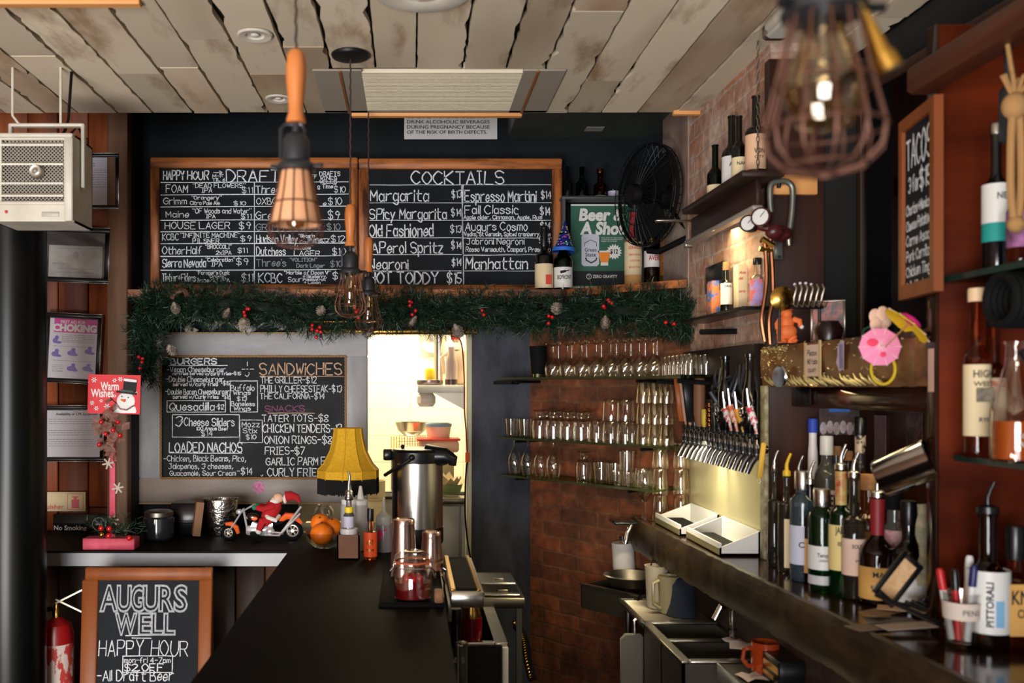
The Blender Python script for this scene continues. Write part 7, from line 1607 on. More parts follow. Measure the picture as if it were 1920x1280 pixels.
# ------------------------------------------------------------------ bottles in the bay
def bb(label, px, top, base, hwp, glass, back=0.0, **k):
    if back: Y_ = back; p = P(px, base, Y_); p.z = ZK
    else: p = on(px, base, ZK); p.y += 0; Y_ = p.y
    s = Y_ / F; p.z = ZK + .001
    return bottle(label, tuple(p), (base - top) * s, hwp * s, glass, group='bottles in the bottle bay', **k)


bb('slim dark bottle with a red ringed pourer, beside the pale worn upright', 1452, 884, 1061, 12.5, g_smoke, nk=0.29, sh=0.68, nr=.34, pourer=m_steel, neck_lab=M('orange_ring', (200, 70, 40), .4) if False else None)
bb('tall grey bottle with a yellow pourer and a cream side label', 1475, 892, 1073, 16, g_smoke, nk=0.26, sh=0.70, nr=.36, pourer=M('yellow_pourer', (206, 170, 30), .4), lab=m_cream, lab_z=(.06, .56), lab_span=.22)
bb('pale blue glass bottle with a silver cap and a white diamond label', 1505, 888, 1088, 23, g_blue, nk=0.17, sh=0.73, nr=.52, cap=m_steel, cap_h=.15, lab=M('white_blue_label', (196, 196, 214), .7), lab_z=(.16, .52), lab_txt=[('CELL', .45, .7)], txt_h=.14)
bb('amber label bottle standing between the blue and the green bottle', 1519, 925, 1108, 18, g_brown, back=2.40, nk=0.26, sh=0.66, nr=.36, lab=m_tan, lab_z=(.1, .45), pourer=True)
t = bb('green gin bottle with a silver cap, white label and red seal', 1541, 922, 1106, 24, g_green, nk=0.14, sh=0.74, nr=.52, cap=m_steel, cap_h=.15, lab=m_white, lab_z=(.22, .46), lab_txt=[('Tanqueray', .55, .75), ('LONDON DRY GIN', .35, .6)], txt_h=.16, lab2=M('silver_band', (190, 186, 190), .4), lab2_z=(.07, .16))
part('red_seal', MB().ball((-.010, -.024, .150), .009, 12, 6, 1, .3, 1), m_berry, t)
bb('green whiskey bottle with a cream label and a red foil neck', 1577, 880, 1114, 22, g_green, nk=0.29, sh=0.64, nr=.42, pourer=True, neck_lab=M('green_cream_foil', (200, 190, 110), .4, col2=(170, 30, 30), ns=30), lab=M('cream_whiskey_label', (220, 196, 130), .7), lab_z=(.20, .56), lab_txt=[('JAMESON', .82, .9), ('IRISH WHISKEY', .55, .7)], txt_h=.15)
bb('clear bottle of dark liquor with a pale pink label and steel pourer', 1601, 895, 1122, 21, g_smoke, nk=0.31, sh=0.64, nr=.38, pourer=True, lab=M('pale_pink_label', (216, 184, 166), .7), lab_z=(.20, .50), liquid=M('dark_liquor', (24, 10, 8), .1), liquid_h=.19, lab_txt=[('SOUTH', .75, .6), ('pine', .4, .3)], txt_h=.1)
bb('corked amber bottle with a round shoulder', 1628, 905, 1104, 25, g_amber, back=2.38, nk=0.31, sh=0.55, nr=.30, cap=m_cork, cap_h=.12, cap_r=.018, lab=m_tan, lab_z=(.08, .5))
bb('whiskey bottle with a dark red wax neck and a large buff label', 1645, 932, 1132, 32, g_brown, nk=0.36, sh=0.46, nr=.36, pourer=True, neck_lab=M('wax_red', (130, 26, 34), .5), lab=M('buff_label', (206, 156, 84), .7), lab_z=(.06, .36), lab_txt=[("MAKER", .70, .7), ('BOURBON WHISKY', .35, .8)], txt_h=.17)
bb('bottle with a matt black neck collar behind the red waxed one', 1677, 918, 1112, 26, g_clear, back=2.22, nk=0.26, sh=0.55, nr=.5, cap=m_rubber, cap_h=.15, lab=M('white_red_label', (210, 196, 196), .7, col2=(190, 90, 96), ns=30), lab_z=(.3, .66))
bb('broad dark bottle with a black stopper and a large white label, next to the partition', 1704, 945, 1140, 33, g_black, nk=0.34, sh=0.51, nr=.36, cap=m_blackp, cap_h=.20, lab=m_white, lab_z=(.08, .40))
bb('round white capped bottle with a pale round label in the back row', 1550, 812, 1050, 22, g_clear, back=2.62, nk=0.17, sh=0.68, nr=.44, cap=m_white, cap_h=.13, lab=M('pale_lilac_label', (200, 184, 190), .7), lab_z=(.42, .60), lab_txt=[('TEM', .3, .5)], txt_h=.5)
bb('corked bottle, first of two in the back row', 1568, 846, 1060, 15, g_clear, back=2.66, nk=0.21, sh=0.66, nr=.5, cap=m_cork, cap_h=.06, lab=m_orangep, lab_z=(.4, .5))
bb('corked bottle, second of two in the back row', 1590, 848, 1060, 15, g_smoke, back=2.60, nk=0.21, sh=0.66, nr=.5, cap=m_cork, cap_h=.06)
bb('tall slender amber bottle with a black top at the back of the bay', 1613, 764, 1050, 22, g_amber, back=2.52, nk=0.34, sh=0.37, nr=.40, cap=m_blackp, cap_h=.10, neck_lab=M('black_white_foil', (30, 30, 34), .4, col2=(200, 180, 160), ns=24, nlo=.5, nhi=.54))
bb('bottle with a red collared cork behind the tilted steel cup', 1667, 828, 1050, 18, g_rye, back=2.38, nk=0.22, sh=0.61, nr=.5, cap=m_cork, cap_h=.05, neck_lab=m_red)
bb('blue topped white bottle in the back by the photos', 1524, 785, 1050, 9, M('blue_white_bottle', (214, 206, 212), .4), back=2.66, nk=0.14, sh=0.74, nr=.8, cap=m_blue, cap_h=.08)
bb('clear bottle with a tall steel pourer at the back of the bay', 1498, 905, 1075, 14, g_clear, back=2.58, nk=0.29, sh=0.66, nr=.4, pourer=True)
bb('clear bottle with a pink tipped pourer behind the corked amber one', 1580, 868, 1060, 14, g_clear, back=2.50, nk=0.29, sh=0.66, nr=.42, pourer=True)
# photos on the back panel
zc = lambda px, py: EYE - (py - VY) / F * (1.343 * F / (px - VX))
yc = lambda px: 1.343 * F / (px - VX)
gph = T('group_photo', 'group photo of people in pale clothes pinned at the back of the bay', 'photograph', (1.235, 2.690, EYE - (790 - VY) / F * 2.69))
part('print', MB().box((-.058, -.001, -.038), (.058, .001, .038)), M('photo_dusk', (52, 44, 50), .4, col2=(96, 84, 84), ns=24), gph)
q = MB(); [q.ball((-.046 + i * .019, -.0014, -.020 + .004 * (i % 2)), .010, 10, 6, 1, .06, 1.9) for i in range(6)]; part('printed_clothes', q, M('pale_clothes_print', (196, 180, 190), .6, col2=(150, 130, 120), ns=30), gph)
q = MB(); [q.ball((-.046 + i * .019, -.0016, .006 + .004 * (i % 2)), .0055, 8, 6, 1, .06, 1.2) for i in range(6)]; part('printed_heads', q, M('brown_head_print', (84, 56, 44), .6), gph)
part('printed_sky', MB().box((-.03, -.0016, .028), (.03, -.001, .037)), M('blue_sky_print', (60, 110, 190), .6), gph)
photo_pin('pinkish sheet pinned at the back of the bay beside the amber bottle', 1.342, yc(1645), zc(1645, 830), .10, .16, ((120, 92, 96), (134, 104, 108)), rz=-PI / 2, seed=3, name='pinned_sheet')
photo_pin('dim pinned snapshot near the partition', 1.342, yc(1715) , zc(1715, 800), .08, .10, ((96, 66, 60), (50, 40, 40)), rz=-PI / 2, seed=4, name='pinned_snapshot')
solo('black_magnet_plate', MB().bbox((1.095, 2.56, 1.62), (1.10, 2.66, 1.668), .002), m_blackp, 'small black plate with a keyhole under the carved header', 'plate')
# tilted steel cup
p = P(1700, 878, 1.98); t = T('steel_mixing_cup', 'shiny steel cup hanging tilted in front of the bottles', 'steel cup', tuple(p)); t.rotation_euler = (0, math.radians(64), math.radians(-38))
part('cup_shell', MB().lathe([(0, -.058), (.038, -.058), (.041, -.054), (.0435, .050), (.0455, .054), (.043, .053), (.039, -.05), (0, -.05)], 32), m_chrome, t); part('inner_gauge', MB().lathe([(.0385, -.04), (.0425, .03), (.0415, .03), (.0375, -.04)], 32), m_chrome, t)
solo('cup_hook', MB().tube([tuple(p + Vector((.02, .0, .03))), tuple(p + Vector((.055, .01, .06))), (1.086, 1.945, p[2] + .06)], .003, 6), m_iron, 'black hook on the partition edge holding the tilted steel cup', 'hook')
# banknotes, framed menu holder, cards and papers
p = on(1735, 1115, ZK); t = T('banknote_strip', 'crumpled banknotes hanging down beside the partition', 'banknote', (1.102, 1.998, ZK + .20), 'money'); q = MB(); vs = []
for i in range(9): vs += [(-.018 + .004 * math.sin(i * 1.7), .004 * math.sin(i), .05 - i * .022), (.018 + .004 * math.sin(i * 1.3), .004 * math.cos(i), .05 - i * .022)]
q.add(vs, [(2 * i, 2 * i + 1, 2 * i + 3, 2 * i + 2) for i in range(8)]); part('note', q, M('banknote_paper', (150, 132, 104), .8, col2=(96, 100, 78), ns=40), t)
p = P(1683, 1085, 1.90); t = T('tilted_black_frame', 'black frame with a cream window tilted in front of the labels', 'frame', tuple(p)); t.rotation_euler = (-.35, math.radians(-44), .3); t.scale = (.85,) * 3
q = MB(); wood_frame(q, q, -.066, -.030, .066, .030, .016, .014, .012, .012, -.006, .004, .002); part('frame', q, m_blackp, t); part('window_card', MB().box((-.052, -.002, -.02), (.052, .002, .02)), M('buff_card', (196, 150, 100), .7, col2=(214, 180, 140), ns=50), t)
solo('frame_stand', MB().cbox((0, 0, 0), (.20, .02, .008), .25, 0, .42), m_blackp, 'long black folding arm lying under the tilted black frame', 'arm', loc=tuple(P(1720, 1150, 1.85)))
p = on(1728, 1148, ZK); t = T('small_picture_card', 'small yellow picture card leaning by the partition edge', 'card', (p[0], p[1] + .03, ZK + .04)); t.rotation_euler = (-.1, .12, .5); part('card', MB().box((-.019, -.001, -.037), (.019, .001, .042)), M('card_yellow', (206, 170, 90), .6), t); part('printed_figure', MB().ball((.004, -.0015, .0), .012, 10, 6, .8, .1, 2), m_ink, t)
for i, (px, py, a, sx, lb, c_) in enumerate(((1640, 1178, .3, .16, 'lowest cream paper sheet on the counter front', (104, 86, 72)), (1668, 1170, -.15, .14, 'grey paper sheet lying across the cream one', (84, 76, 72)), (1700, 1185, .1, .15, 'white paper slip nearest the partition', (150, 134, 126)), (1650, 1162, .55, .12, 'tan menu card under the paper slips', (110, 78, 52)), (1690, 1160, -.5, .13, 'folded cream leaflet behind the slips', (160, 130, 98)))):
    p = on(px, py, ZK); solo('paper_sheet', MB().cbox((0, 0, 0), (sx * .72, .045, .0015), a, .02 * (i % 2), -.02 * (i % 3)), M('sheet_tone_%d' % i, c_, .8), lb, 'paper', 'loose papers on the counter', loc=(p[0], p[1], ZK + .004 + .0045 * i))
t = T('black_utensil_bundle', 'fan of black tongs and straws lying beside the marker glass', 'utensils', tuple(on(1755, 1168, ZK) + Vector((0, 0, .008)))); 
for i in range(5): part('tong', MB().tube([(-.05 + i * .008, .03 - i * .01, .03 + .004 * i), (.02 + i * .004, -.03, .004)], .0055, 7), m_blackp, t)

# ------------------------------------------------------------------ near bay on the right
t = T('marker_glass', 'clear drinking glass of marker pens with a taped paper band', 'glass', tuple(on(1803, 1212, ZK) + Vector((0, 0, .001)))); 
part('glass_wall', MB().lathe([(0, .004), (.026, 0), (.028, .003), (.034, .105), (.033, .105), (.027, .01), (0, .009)], 20), m_clear, t); part('paper_band', MB().lathe([(.0325, .055), (.0345, .088)], 20), M('paper_band', (206, 190, 178), .8), t)
gp = Vector(t.location); q = MB(); pr(q, 'PENS', 0, .066, .010, Vector((0, -.0338, 0)), XU, ZV, NY, wrap=.034, center=True); part('band_print', q, m_ink, t)
for i, (dx, dy, c1, c2, lb) in enumerate(((-.015, .008, m_white, m_red, 'marker pen with a red cap in the glass'), (.006, -.008, m_white, M('navy_cap', (30, 30, 90), .4), 'marker pen with a navy cap in the glass'), (.012, .010, M('salmon_pen', (214, 130, 100), .4), m_white, 'salmon marker with a white cap, tallest in the glass'), (-.004, .004, m_red, m_blackp, 'red marker with a black cap at the back of the glass'), (.016, -.002, m_steel, m_gold, 'slim metal pen leaning out of the glass'))):
    t = T('marker_pen', lb, 'pen', (gp[0] + dx, gp[1] + dy, ZK + .013), 'pens in the glass'); t.rotation_euler = (-dy * 8, dx * (9 if i < 4 else 20), 0); h = .10 + .012 * (i % 3); part('barrel', MB().lathe([(0, 0), (.0065, 0), (.0065, h), (0, h)], 10), c1, t); part('cap', MB().lathe([(.0072, h - .005), (.0072, h + .03), (.005, h + .036), (0, h + .036)], 10), c2, t)
p = on(1852, 1212, ZK); s = p.y / F
t = bottle('tall brown liquor bottle with a white upright printed label beside the marker glass', (p[0], p[1], ZK + .001), 250 * s, 37 * s, g_brown, nk=.36, sh=.52, nr=.42, pourer=m_blackp, lab=m_white, lab_z=(.12, .58), group='bottles in the near bay')
q = MB(); r_ = 37 * s * 1.013; vs, fs, w0 = glyphs('PITTORALI', .03); L_ = .085; q.add([Vector((r_ * math.sin((-.012 - b * .012) / r_), -r_ * math.cos((-.012 - b * .012) / r_) - .0006, .045 + a * L_ / w0)) for a, b in vs], fs); part('label_print', q, m_ink, t)
q = MB(); q.add([(r_ * math.sin(u) * 1.01, -r_ * math.cos(u) * 1.01, z) for u in (-.2, 0, .22) for z in (.045, .095)], [(0, 2, 3, 1), (2, 4, 5, 3)]); part('blue_block', q, M('sky_blue_print', (120, 170, 206), .7), t)
p = on(1897, 1206, ZK); s = p.y / F
bottle('squat whiskey bottle with a big buff label and black cap at the right edge', (p[0], p[1] - .01, ZK + .001), 215 * s, 42 * s, g_rye, square=True, nk=.36, sh=.58, nr=.34, cap=m_blackp, cap_h=.26, lab=M('buff_label', (0, 0, 0)), lab_z=(.12, .56), lab_txt=[('KNOB', .62, .8), ('CREEK', .36, .55)], txt_h=.26, group='bottles in the near bay')
ZM, ZU = 1.533, 1.895
t = T('near_glass_shelf', 'thick green glass shelf in the near bay carrying whiskey bottles', 'glass shelf', (0, 0, 0), 'glass shelves in the near bay'); part('glass_plate', MB().bbox((1.107, 1.25, ZM - .012), (1.70, 1.899, ZM), .002), m_shelfg, t); part('front_edge', MB().box((1.1055, 1.25, ZM - .012), (1.107, 1.899, ZM)), M('dark_green_edge', (26, 44, 38), .2), t)
t = T('near_glass_shelf', 'upper dark glass shelf in the near bay below the rope', 'glass shelf', (0, 0, 0), 'glass shelves in the near bay'); part('glass_plate', MB().bbox((1.085, 1.25, ZU - .012), (1.70, 1.899, ZU), .002), m_shelfg, t); part('front_edge', MB().box((1.0835, 1.25, ZU - .012), (1.085, 1.899, ZU)), M('dark_green_edge', (0, 0, 0)), t)
Y_ = 1.82; s = Y_ / F; zb0 = ZM + .001
def nb(label, px, top, base, hwp, glass, Y_, z, **k):
    s = Y_ / F; H = EYE - (top - VY) / F * Y_ - z
    return bottle(label, (P(px, 0, Y_)[0], Y_, z + .001), H, hwp * s, glass, group=k.pop('group', 'bottles on the near glass shelf'), **k)
t = nb('rye bottle with a cream label and pale stopper on the near glass shelf', 1832, 548, 845, 23, g_rye, 1.82, ZM, nk=.32, sh=.58, nr=.56, cap=M('ivory_stopper', (216, 184, 146), .6), cap_h=.06, cap_r=.0165, lab=m_cream, lab_z=(.13, .56), lab_txt=[('HIGH', .82, .8), ('WEST', .70, .8), ('RYE', .2, .4)], txt_h=.10)
part('label_picture', MB().box((-.016, -.0262, .108), (.018, -.0244, .135)), M('label_picture', (90, 84, 78), .8, col2=(150, 140, 120), ns=60), t)
nb('amber bottle with a cream and red label behind the rye bottle', 1864, 590, 845, 20, g_rye, 1.86, ZM, nk=.34, sh=.6, nr=.5, lab=M('cream_red_label', (216, 184, 150), .7, col2=(206, 110, 84), ns=24, nlo=.55, nhi=.6), lab_z=(.08, .55), cap=m_blackp)
t = nb('big clear rounded decanter of amber whiskey cut by the right edge', 1905, 640, 860, 45, m_clear, 1.70, ZM, nk=.12, sh=.30, nr=.40, lab=None, liquid=M('bright_amber', (186, 84, 20), .1, trans=.35), liquid_h=.34)
part('black_spout', MB().tube([(0, -.02, .20), (.004, -.045, .17), (.0, -.05, .12)], .010, 10), m_blackp, t); q = MB(); pr(q, 'WOODFORD', 0, .045, .009, Vector((0, -.0455, 0)), XU, ZV, NY, width=.05, wrap=.0455, center=True); pr(q, 'RESERVE', 0, .030, .009, Vector((0, -.0455, 0)), XU, ZV, NY, width=.04, wrap=.0455, center=True); part('white_print', q, m_white, t)
nb('dark bottle with a white label and a teal band on the upper near shelf', 1868, 240, 510, 24, g_black, 1.82, ZU, nk=.32, sh=.55, nr=.38, cap=m_steel, cap_h=.05, lab=m_white, lab_z=(.33, .60), lab2=m_teal, lab2_z=(.20, .33), lab_txt=[('NET', .6, .5)], txt_h=.16, group='bottles on the upper near shelf')
nb('second dark bottle with a violet print near the right edge of the upper near shelf', 1912, 330, 510, 22, g_rye, 1.74, ZU, nk=.3, sh=.6, nr=.4, lab=M('violet_print_label', (150, 90, 140), .7, col2=(60, 40, 50), ns=30), lab_z=(.2, .6), group='bottles on the upper near shelf')
p = P(1903, 190, 1.62); t = T('rope_loop', 'knotted tan rope loop hanging in the top right corner', 'rope', tuple(p)); q = MB(); s = 1.62 / F
for sg in (-1, 1): q.tube([(sg * x * s + 2 * s, 0, -z * s) for x, z in catmull([(2, 0), (7, 30), (10, 110), (9, 180), (3, 226)], 5)], .0065, 8)
q.ball((2 * s, 0, -230 * s), .015, 10, 8); part('rope_strand', q, m_rope, t); q = MB(); q.ball((0, 0, -.008), .020, 12, 8, 1.1, 1, 1.2)
for i in range(14): q.tube([(0, 0, .0), (R.uniform(-.025, .025), R.uniform(-.01, .01), .035 + R.uniform(0, .012))], .003, 5)
part('frayed_knot', q, m_rope, t); part('hanging_cord', MB().tube([(0, 0, .02), (0, .02, 2.272 - p[2])], .004, 6), m_rope, t)
p = P(1889, 215, 1.66); t = T('black_bracket', 'rounded black metal bracket beside the rope loop', 'bracket', tuple(p)); part('plate', MB().bbox((-.008, -.02, -.048), (.010, .02, .052), .007).bbox((-.006, -.02, -.048), (.026, .02, -.034), .005).bbox((-.004, -.006, .05), (.006, .006, 2.272 - p[2]), .002), M('black_cast', (36, 38, 44), .4), t)
p = P(1895, 562, 1.72); t = T('black_hose_coil', 'coil of black ribbed hose under the upper near shelf', 'hose', tuple(p)); q = MB()
for i in range(5): q.tube([(-.016 + i * .011, .045 * math.cos(a), .045 * math.sin(a)) for a in [2 * PI * j / 28 for j in range(28)]], .0085, 8, closed=True)
part('coil', q, m_rubber, t); part('tie', MB().tube([(-.02, 0, .045), (.03, 0, .052), (.03, .0, .10)], .004, 6), m_blackp, t)

# ------------------------------------------------------------------ sinks and under-bar on the right
zs = .90
t = T('bar_sink', 'stainless bar sink with two basins under the back bar', 'sink', (0, 0, 0)); xa, xb = .763, 1.0; m_dsteel = M('dull_sink_steel', (112, 106, 94), .35, metal=.9)
q = MB(); q.box((xa, 2.62, .50), (xa + .008, 3.06, zs)).box((xa, 2.62, .50), (xb, 2.628, zs)).box((xa, 3.05, .5), (xb, 3.06, zs)).box((xb - .01, 2.62, .5), (xb, 3.06, zs)).box((xa, 2.835, .62), (xb, 2.845, zs - .006)).box((xa, 2.62, .60), (xb, 3.06, .62)); part('basin_wall', q, m_dsteel, t)
q = MB(); q.bbox((xa - .006, 2.61, zs - .004), (xa + .020, 3.06, zs + .006), .002).bbox((xa + .02, 2.61, zs - .004), (xb, 2.632, zs + .006), .002).bbox((xa + .02, 2.83, zs - .004), (xb, 2.85, zs + .004), .002).bbox((xa + .02, 3.04, zs - .004), (xb, 3.066, zs + .006), .002); part('rolled_rim', q, m_steel, t)
part('front_leg', MB().lathe([(.012, 0), (.012, .5)], 12, (xa + .03, 2.65, 0)).lathe([(.012, 0), (.012, .5)], 12, (xa + .03, 3.03, 0)), m_steel, t)
p = on(1328, 1160, zs); part('tap_spout', MB().tube([(.985, 2.86, zs + .03), (.985, 2.86, zs + .09), (.95, 2.86, zs + .10), (.93, 2.86, zs + .06)], .009, 10).lathe([(.014, zs + .0), (.014, zs + .03)], 12, (.985, 2.86, 0)), m_chrome, t)
t = T('drainboard', 'ribbed steel drainboard at the far end of the bar sink', 'drainboard', (0, 0, 0)); part('board', MB().box((xa, 3.07, zs - .02), (xb, 3.385, zs - .004)), m_steeld, t)
q = MB(); [q.tube([(xa + .01, 3.08 + i * .0155, zs - .002), (xb - .01, 3.08 + i * .0155, zs - .002)], .003, 5) for i in range(20)]; part('rib', q, m_steeld, t); part('rolled_rim', MB().tube([(xa - .004, 3.07, zs), (xa - .004, 3.39, zs), (xb, 3.39, zs)], .006, 8), m_steel, t); part('leg', MB().lathe([(.012, 0), (.012, zs - .02)], 12, (xa + .02, 3.36, 0)), m_steel, t)
p = on(1247, 1150, zs); t = T('plastic_pitcher', 'frosted white pitcher at the back of the drainboard', 'pitcher', (p[0] - .005, p[1] + .09, zs + .002), 'plastic pitchers on the drainboard'); part('pitcher_wall', MB().lathe([(0, 0), (.034, 0), (.040, .135), (.042, .145), (.038, .145), (.032, .006), (0, .006)], 20), M('frosted_pitcher', (200, 186, 160), .4, trans=.25), t); part('spring_clip', MB().tube([(-.02, 0, .145), (-.012, 0, .17), (0, 0, .15), (.012, 0, .175), (.022, 0, .148)], .003, 6), m_iron, t)
t = T('plastic_pitcher', 'clear pitcher with a handle in front on the drainboard', 'pitcher', (p[0] + .015, p[1] + .01, zs + .002), 'plastic pitchers on the drainboard'); part('pitcher_wall', MB().lathe([(0, 0), (.030, 0), (.036, .115), (.038, .125), (.035, .125), (.029, .006), (0, .006)], 20), M('yellowed_pitcher', (186, 172, 130), .3, trans=.4), t); part('handle', MB().tube([(-.034, -.008, .11), (-.055, -.01, .10), (-.055, -.01, .03), (-.031, -.008, .015)], .006, 8), M('yellowed_pitcher', (0, 0, 0)), t)
p = on(1288, 1160, zs); t = T('dark_bar_towel', 'dark blue towel hanging over a bottle beside the pitchers', 'towel', (p[0], p[1] + .05, zs + .002)); q = MB(); q.lathe([(.0, .125), (.02, .122), (.034, .10), (.042, .05), (.048, 0), (.044, 0), (.03, .09), (0, .115)], 18); q.v = [(x * (1 + .16 * math.sin(z * 60 + x * 90)), y * (1 + .12 * math.cos(z * 50)), z) for x, y, z in q.v]; part('cloth', q, M('navy_terry', (20, 26, 40), .95, bump=.4, bs=150), t)
# wall hand sink with towel roll
t = T('hand_sink', 'small steel hand sink fixed to the brick wall', 'sink', (0, 0, 0)); s0 = s_at(1089, .26); s1 = s0 + .27; zh = EYE - (1095 - VY) / F * W(s0, .26).y
part('apron', MB().prism(wpoly(s0, s1, .255, .26), zh - .085, zh + .004).prism(wpoly(s0, s0 + .006, .0, .26), zh - .085, zh).prism(wpoly(s1 - .006, s1, .0, .26), zh - .085, zh).prism(wpoly(s0, s1, .0, .26), zh - .09, zh - .085), m_dsteel, t); part('rim', MB().prism(wpoly(s0 - .005, s1 + .005, .252, .266), zh, zh + .006).prism(wpoly(s0, s1, 0, .05), zh, zh + .004), m_steel, t)
c = W(s0 + .15, .15, zh + .007); t = T('round_steel_pan', 'dark oval steel pan sitting on the hand sink', 'pan', tuple(c)); part('pan_wall', MB().lathe([(0, .003), (.07, 0), (.088, .035), (.094, .038), (.090, .042), (.07, .008), (0, .007)], 30, sx=1.1), m_steeld, t); part('wire_handle', MB().tube([(.09, 0, .035), (.12, .02, .045), (.135, .02, .04)], .004, 6), m_iron, t)
c = W(max(s0 + .045, s_at(1163, .05)), .052, zh + .005); t = T('paper_towel_roll', 'upright roll of white paper towel on the hand sink ledge', 'paper towel roll', tuple(c)); t.rotation_euler = (0, -.06, 0); part('roll', MB().lathe([(.012, 0), (.042, 0), (.043, .004), (.043, .136), (.042, .14), (.012, .14)], 26), M('tissue_paper', (214, 206, 198), .9), t); part('holder_rod', MB().lathe([(.008, .0), (.008, .155), (.014, .157), (.014, .165), (0, .167)], 12), m_chrome, t)
t = T('rounded_grey_tray', 'large grey rounded board standing against the bar sink', 'board', tuple(P(1188, 1290, 3.13)) ); k = 3.13 / F; pts = [(-.045, -.20), (.035, -.20), (.035, .165), (.02, .18), (-.028, .18), (-.042, .165)]; q = MB(); q.prism(pts, -.006, .006); q.v = [(a, c_, b) for a, b, c_ in q.v]; q.f = [tuple(reversed(f)) for f in q.f]; part('board', q, M('grey_plastic_board', (112, 106, 96), .5), t); part('edge_rim', MB().tube([(x, 0, z) for x, z in pts], .005, 6, closed=True), M('grey_plastic_board', (0, 0, 0)), t)
solo('tray_hook', MB().tube([(P(1191, 1180, 3.13)[0], 3.13, EYE - (1192 - VY) * k), (P(1191, 1180, 3.13)[0], 3.14, EYE - (1165 - VY) * k), (.763, 3.14, EYE - (1160 - VY) * k)], .006, 8), m_chrome, 'small chrome hook holding the grey rounded board', 'hook')
# lower near shelf with papers and the orange mug
t = T('underbar_shelf', 'steel under bar shelf at the bottom of the photo with the orange mug', 'shelf', (0, 0, 0)); part('plate', MB().bbox((.857, 1.6, zs - .012), (1.0, 2.60, zs), .002), m_dsteel, t); part('front_lip', MB().bbox((.853, 1.6, zs - .04), (.859, 2.60, zs + .004), .001), m_steel, t); part('leg', MB().box((.87, 2.55, 0), (.90, 2.58, zs - .012)), m_steeld, t)
p = on(1428, 1262, zs); t = T('orange_mug', 'glossy burnt orange mug on the under bar shelf', 'mug', (p[0] + .01, p[1], zs + .001)); part('mug_wall', MB().lathe([(0, 0), (.030, 0), (.036, .006), (.038, .05), (.036, .085), (.033, .085), (.034, .05), (.03, .008), (0, .006)], 26), M('burnt_orange_glaze', (150, 54, 20), .12, coat=.6), t); part('handle', MB().tube([(-.034, -.006, .07), (-.06, -.008, .066), (-.064, -.008, .04), (-.05, -.008, .022), (-.034, -.006, .02)], .006, 8), M('burnt_orange_glaze', (0, 0, 0)), t)
for i, (px, py, a, lb) in enumerate(((1395, 1205, .2, 'white crumpled receipt at the back of the under bar shelf'), (1405, 1222, -.3, 'white receipt in front of the crumpled one beside the mug'), (1425, 1272, .2, 'pale paper slip in front of the orange mug'))):
    p = on(px, py, zs); q = MB(); vs = []
    for u in range(6):
        for v in range(4): vs.append(((u - 2.5) * .022, (v - 1.5) * .022, R.uniform(0, .010)))
    q.add(vs, [(u * 4 + v, u * 4 + 4 + v, u * 4 + 5 + v, u * 4 + 1 + v) for u in range(5) for v in range(3)]); solo('paper_receipt', q, M('receipt_paper', (196, 178, 176), .8), lb, 'receipt', 'receipts on the under bar shelf', loc=(p[0], p[1], zs + .002 + .011 * (i % 2)), rz=a)
t = T('dark_bottle_crate', 'black box of yellow labelled cartons under the back bar near the mug', 'crate', tuple(on(1466, 1275, zs) + Vector((0, 0, .001)))); part('crate_wall', MB().bbox((-.04, -.08, 0), (.03, .10, .07), .004), m_blackp, t); part('yellow_label', MB().cbox((-.0415, -.02, .045), (.002, .12, .018)).cbox((-.0415, .0, .02), (.002, .10, .012)), m_gold, t)

# ------------------------------------------------------------------ bartender side of the bar
t = T('bar_caddy_tray', 'steel framed black inset tray clipped to the bartender side of the bar', 'tray', (.154, 2.54, 1.07)); part('tray_body', MB().bbox((-.045, 0, 0), (.045, .51, .045), .003), m_steel, t); part('black_inset', MB().bbox((-.030, .015, .044), (.026, .49, .050), .002), m_rubber, t); part('clip', MB().tube([(-.045, .36, .03), (-.058, .36, .04), (-.056, .33, .02), (-.05, .33, 0)], .004, 6), m_chrome, t)
part('brass_rim', MB().bbox((-.045, 0, .045), (-.031, .51, .052), .002).bbox((.027, 0, .045), (.036, .51, .052), .002), m_gold, t)
part('support_bracket', MB().box((-.05, .05, -.05), (-.04, .45, 0)), m_steeld, t)
t = T('ice_bin', 'steel ice well with a sloped rim behind the bar', 'ice bin', (0, 0, 0)); part('bin_wall', MB().box((.10, 2.93, .45), (.30, 2.94, .86)).box((.10, 3.40, .45), (.30, 3.41, .86)).box((.29, 2.93, .45), (.30, 3.41, .86)).box((.10, 2.93, .45), (.11, 3.41, .86)).box((.1, 2.93, .45), (.3, 3.41, .46)), m_blackp, t); part('rim', MB().bbox((.262, 2.92, .86), (.304, 3.42, .872), .002).bbox((.10, 2.92, .86), (.262, 2.945, .872), .002), m_steel, t); part('front_leg', MB().bbox((.285, 2.90, 0), (.304, 2.925, .86), .002), m_white, t)
for i, (y, z, lb) in enumerate(((3.56, .93, 'upper stainless lid stacked at the pier behind the bar'), (3.50, .90, 'lower stainless lid stacked at the pier behind the bar'))): t = T('steel_cover', lb, 'lid', (.335 + .01 * i, y, z), 'stacked steel lids'); part('lid_plate', MB().bbox((-.075, -.06, 0), (.06, .12, .008), .003), m_steel, t); part('grip', MB().bbox((-.02, -.01, .008), (.02, .01, .014), .003), m_steeld, t)
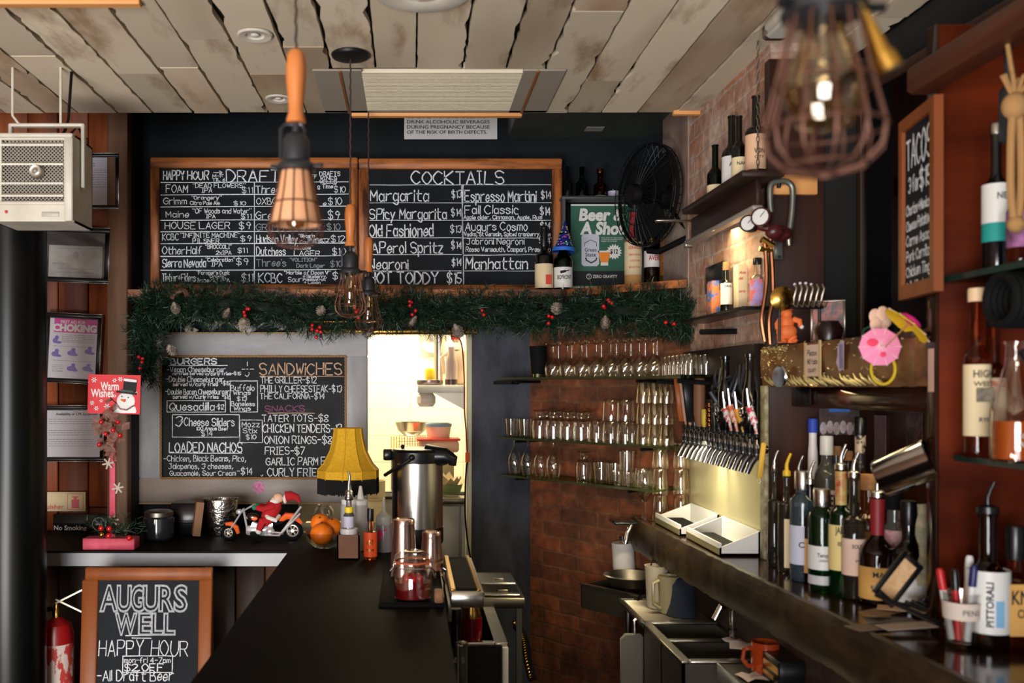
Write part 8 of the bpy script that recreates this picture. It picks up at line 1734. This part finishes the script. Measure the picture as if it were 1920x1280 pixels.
solo('steel_work_table', MB().bbox((.12, 3.42, .86), (.42, 3.9, .898), .003).box((.39, 3.44, 0), (.41, 3.46, .86)).box((.14, 3.86, 0), (.16, 3.88, .86)), m_dsteel, 'low steel work table against the slate pier', 'table')
p = P(888, 1166, 3.0); t = T('cherry_bucket', 'brass capped jar of dark cherries on the ice well edge', 'jar', (p[0] - .01, 2.96, .873)); part('jar_wall', MB().lathe([(0, 0), (.032, 0), (.034, .01), (.034, .07), (0, .07)], 20), M('cherry_syrup', (0, 0, 0)), t); part('cap', MB().lathe([(.03, .07), (.03, .085), (.022, .11), (.022, .145), (0, .147)], 20), m_gold, t)
p = P(864, 1300, 2.62); t = bottle('clear tall bottle standing in the speed rail behind the bar', (.145, 2.64, .55), .40, .032, g_clear, nk=.3, sh=.6, nr=.5, group='bottles behind the bar'); 
bottle('dark bottle with a white printed label in the speed rail', (.135, 2.80, .60), .40, .034, g_black, nk=.3, sh=.6, nr=.45, group='bottles behind the bar', lab=m_ink, lab_z=(.5, .75), lab_txt=[('BAR', .5, .7)], txt_mat=m_white, cap=m_blackp)
t = T('speed_rail', 'steel bottle rail fixed to the bartender side of the bar', 'rail', (0, 0, 0)); part('shelf', MB().bbox((.096, 2.50, .535), (.20, 2.92, .548), .002), m_steel, t); part('guard_bar', MB().tube([(.195, 2.50, .64), (.195, 2.92, .64)], .006, 8).tube([(.195, 2.51, .548), (.195, 2.51, .64)], .005, 6).tube([(.195, 2.90, .548), (.195, 2.90, .64)], .005, 6), m_steel, t); part('riser', MB().bbox((.11, 2.755, .548), (.165, 2.84, .599), .002), m_steeld, t)
t = T('soda_gun_hose', 'beaded metal hose curling beside the slate pier', 'hose', (0, 0, 0)); q = MB(); pts = catmull([(964, 1168), (975, 1185), (982, 1205), (986, 1235), (994, 1270)], 6)
[q.ball(tuple(P(x, y, 3.5)), .0095, 8, 6) for x, y in pts]; part('hose_bead', q, m_gold, t); part('hose_tube', MB().tube([tuple(P(x + 4, y + 4, 3.52)) for x, y in pts], .016, 8), m_rubber, t)
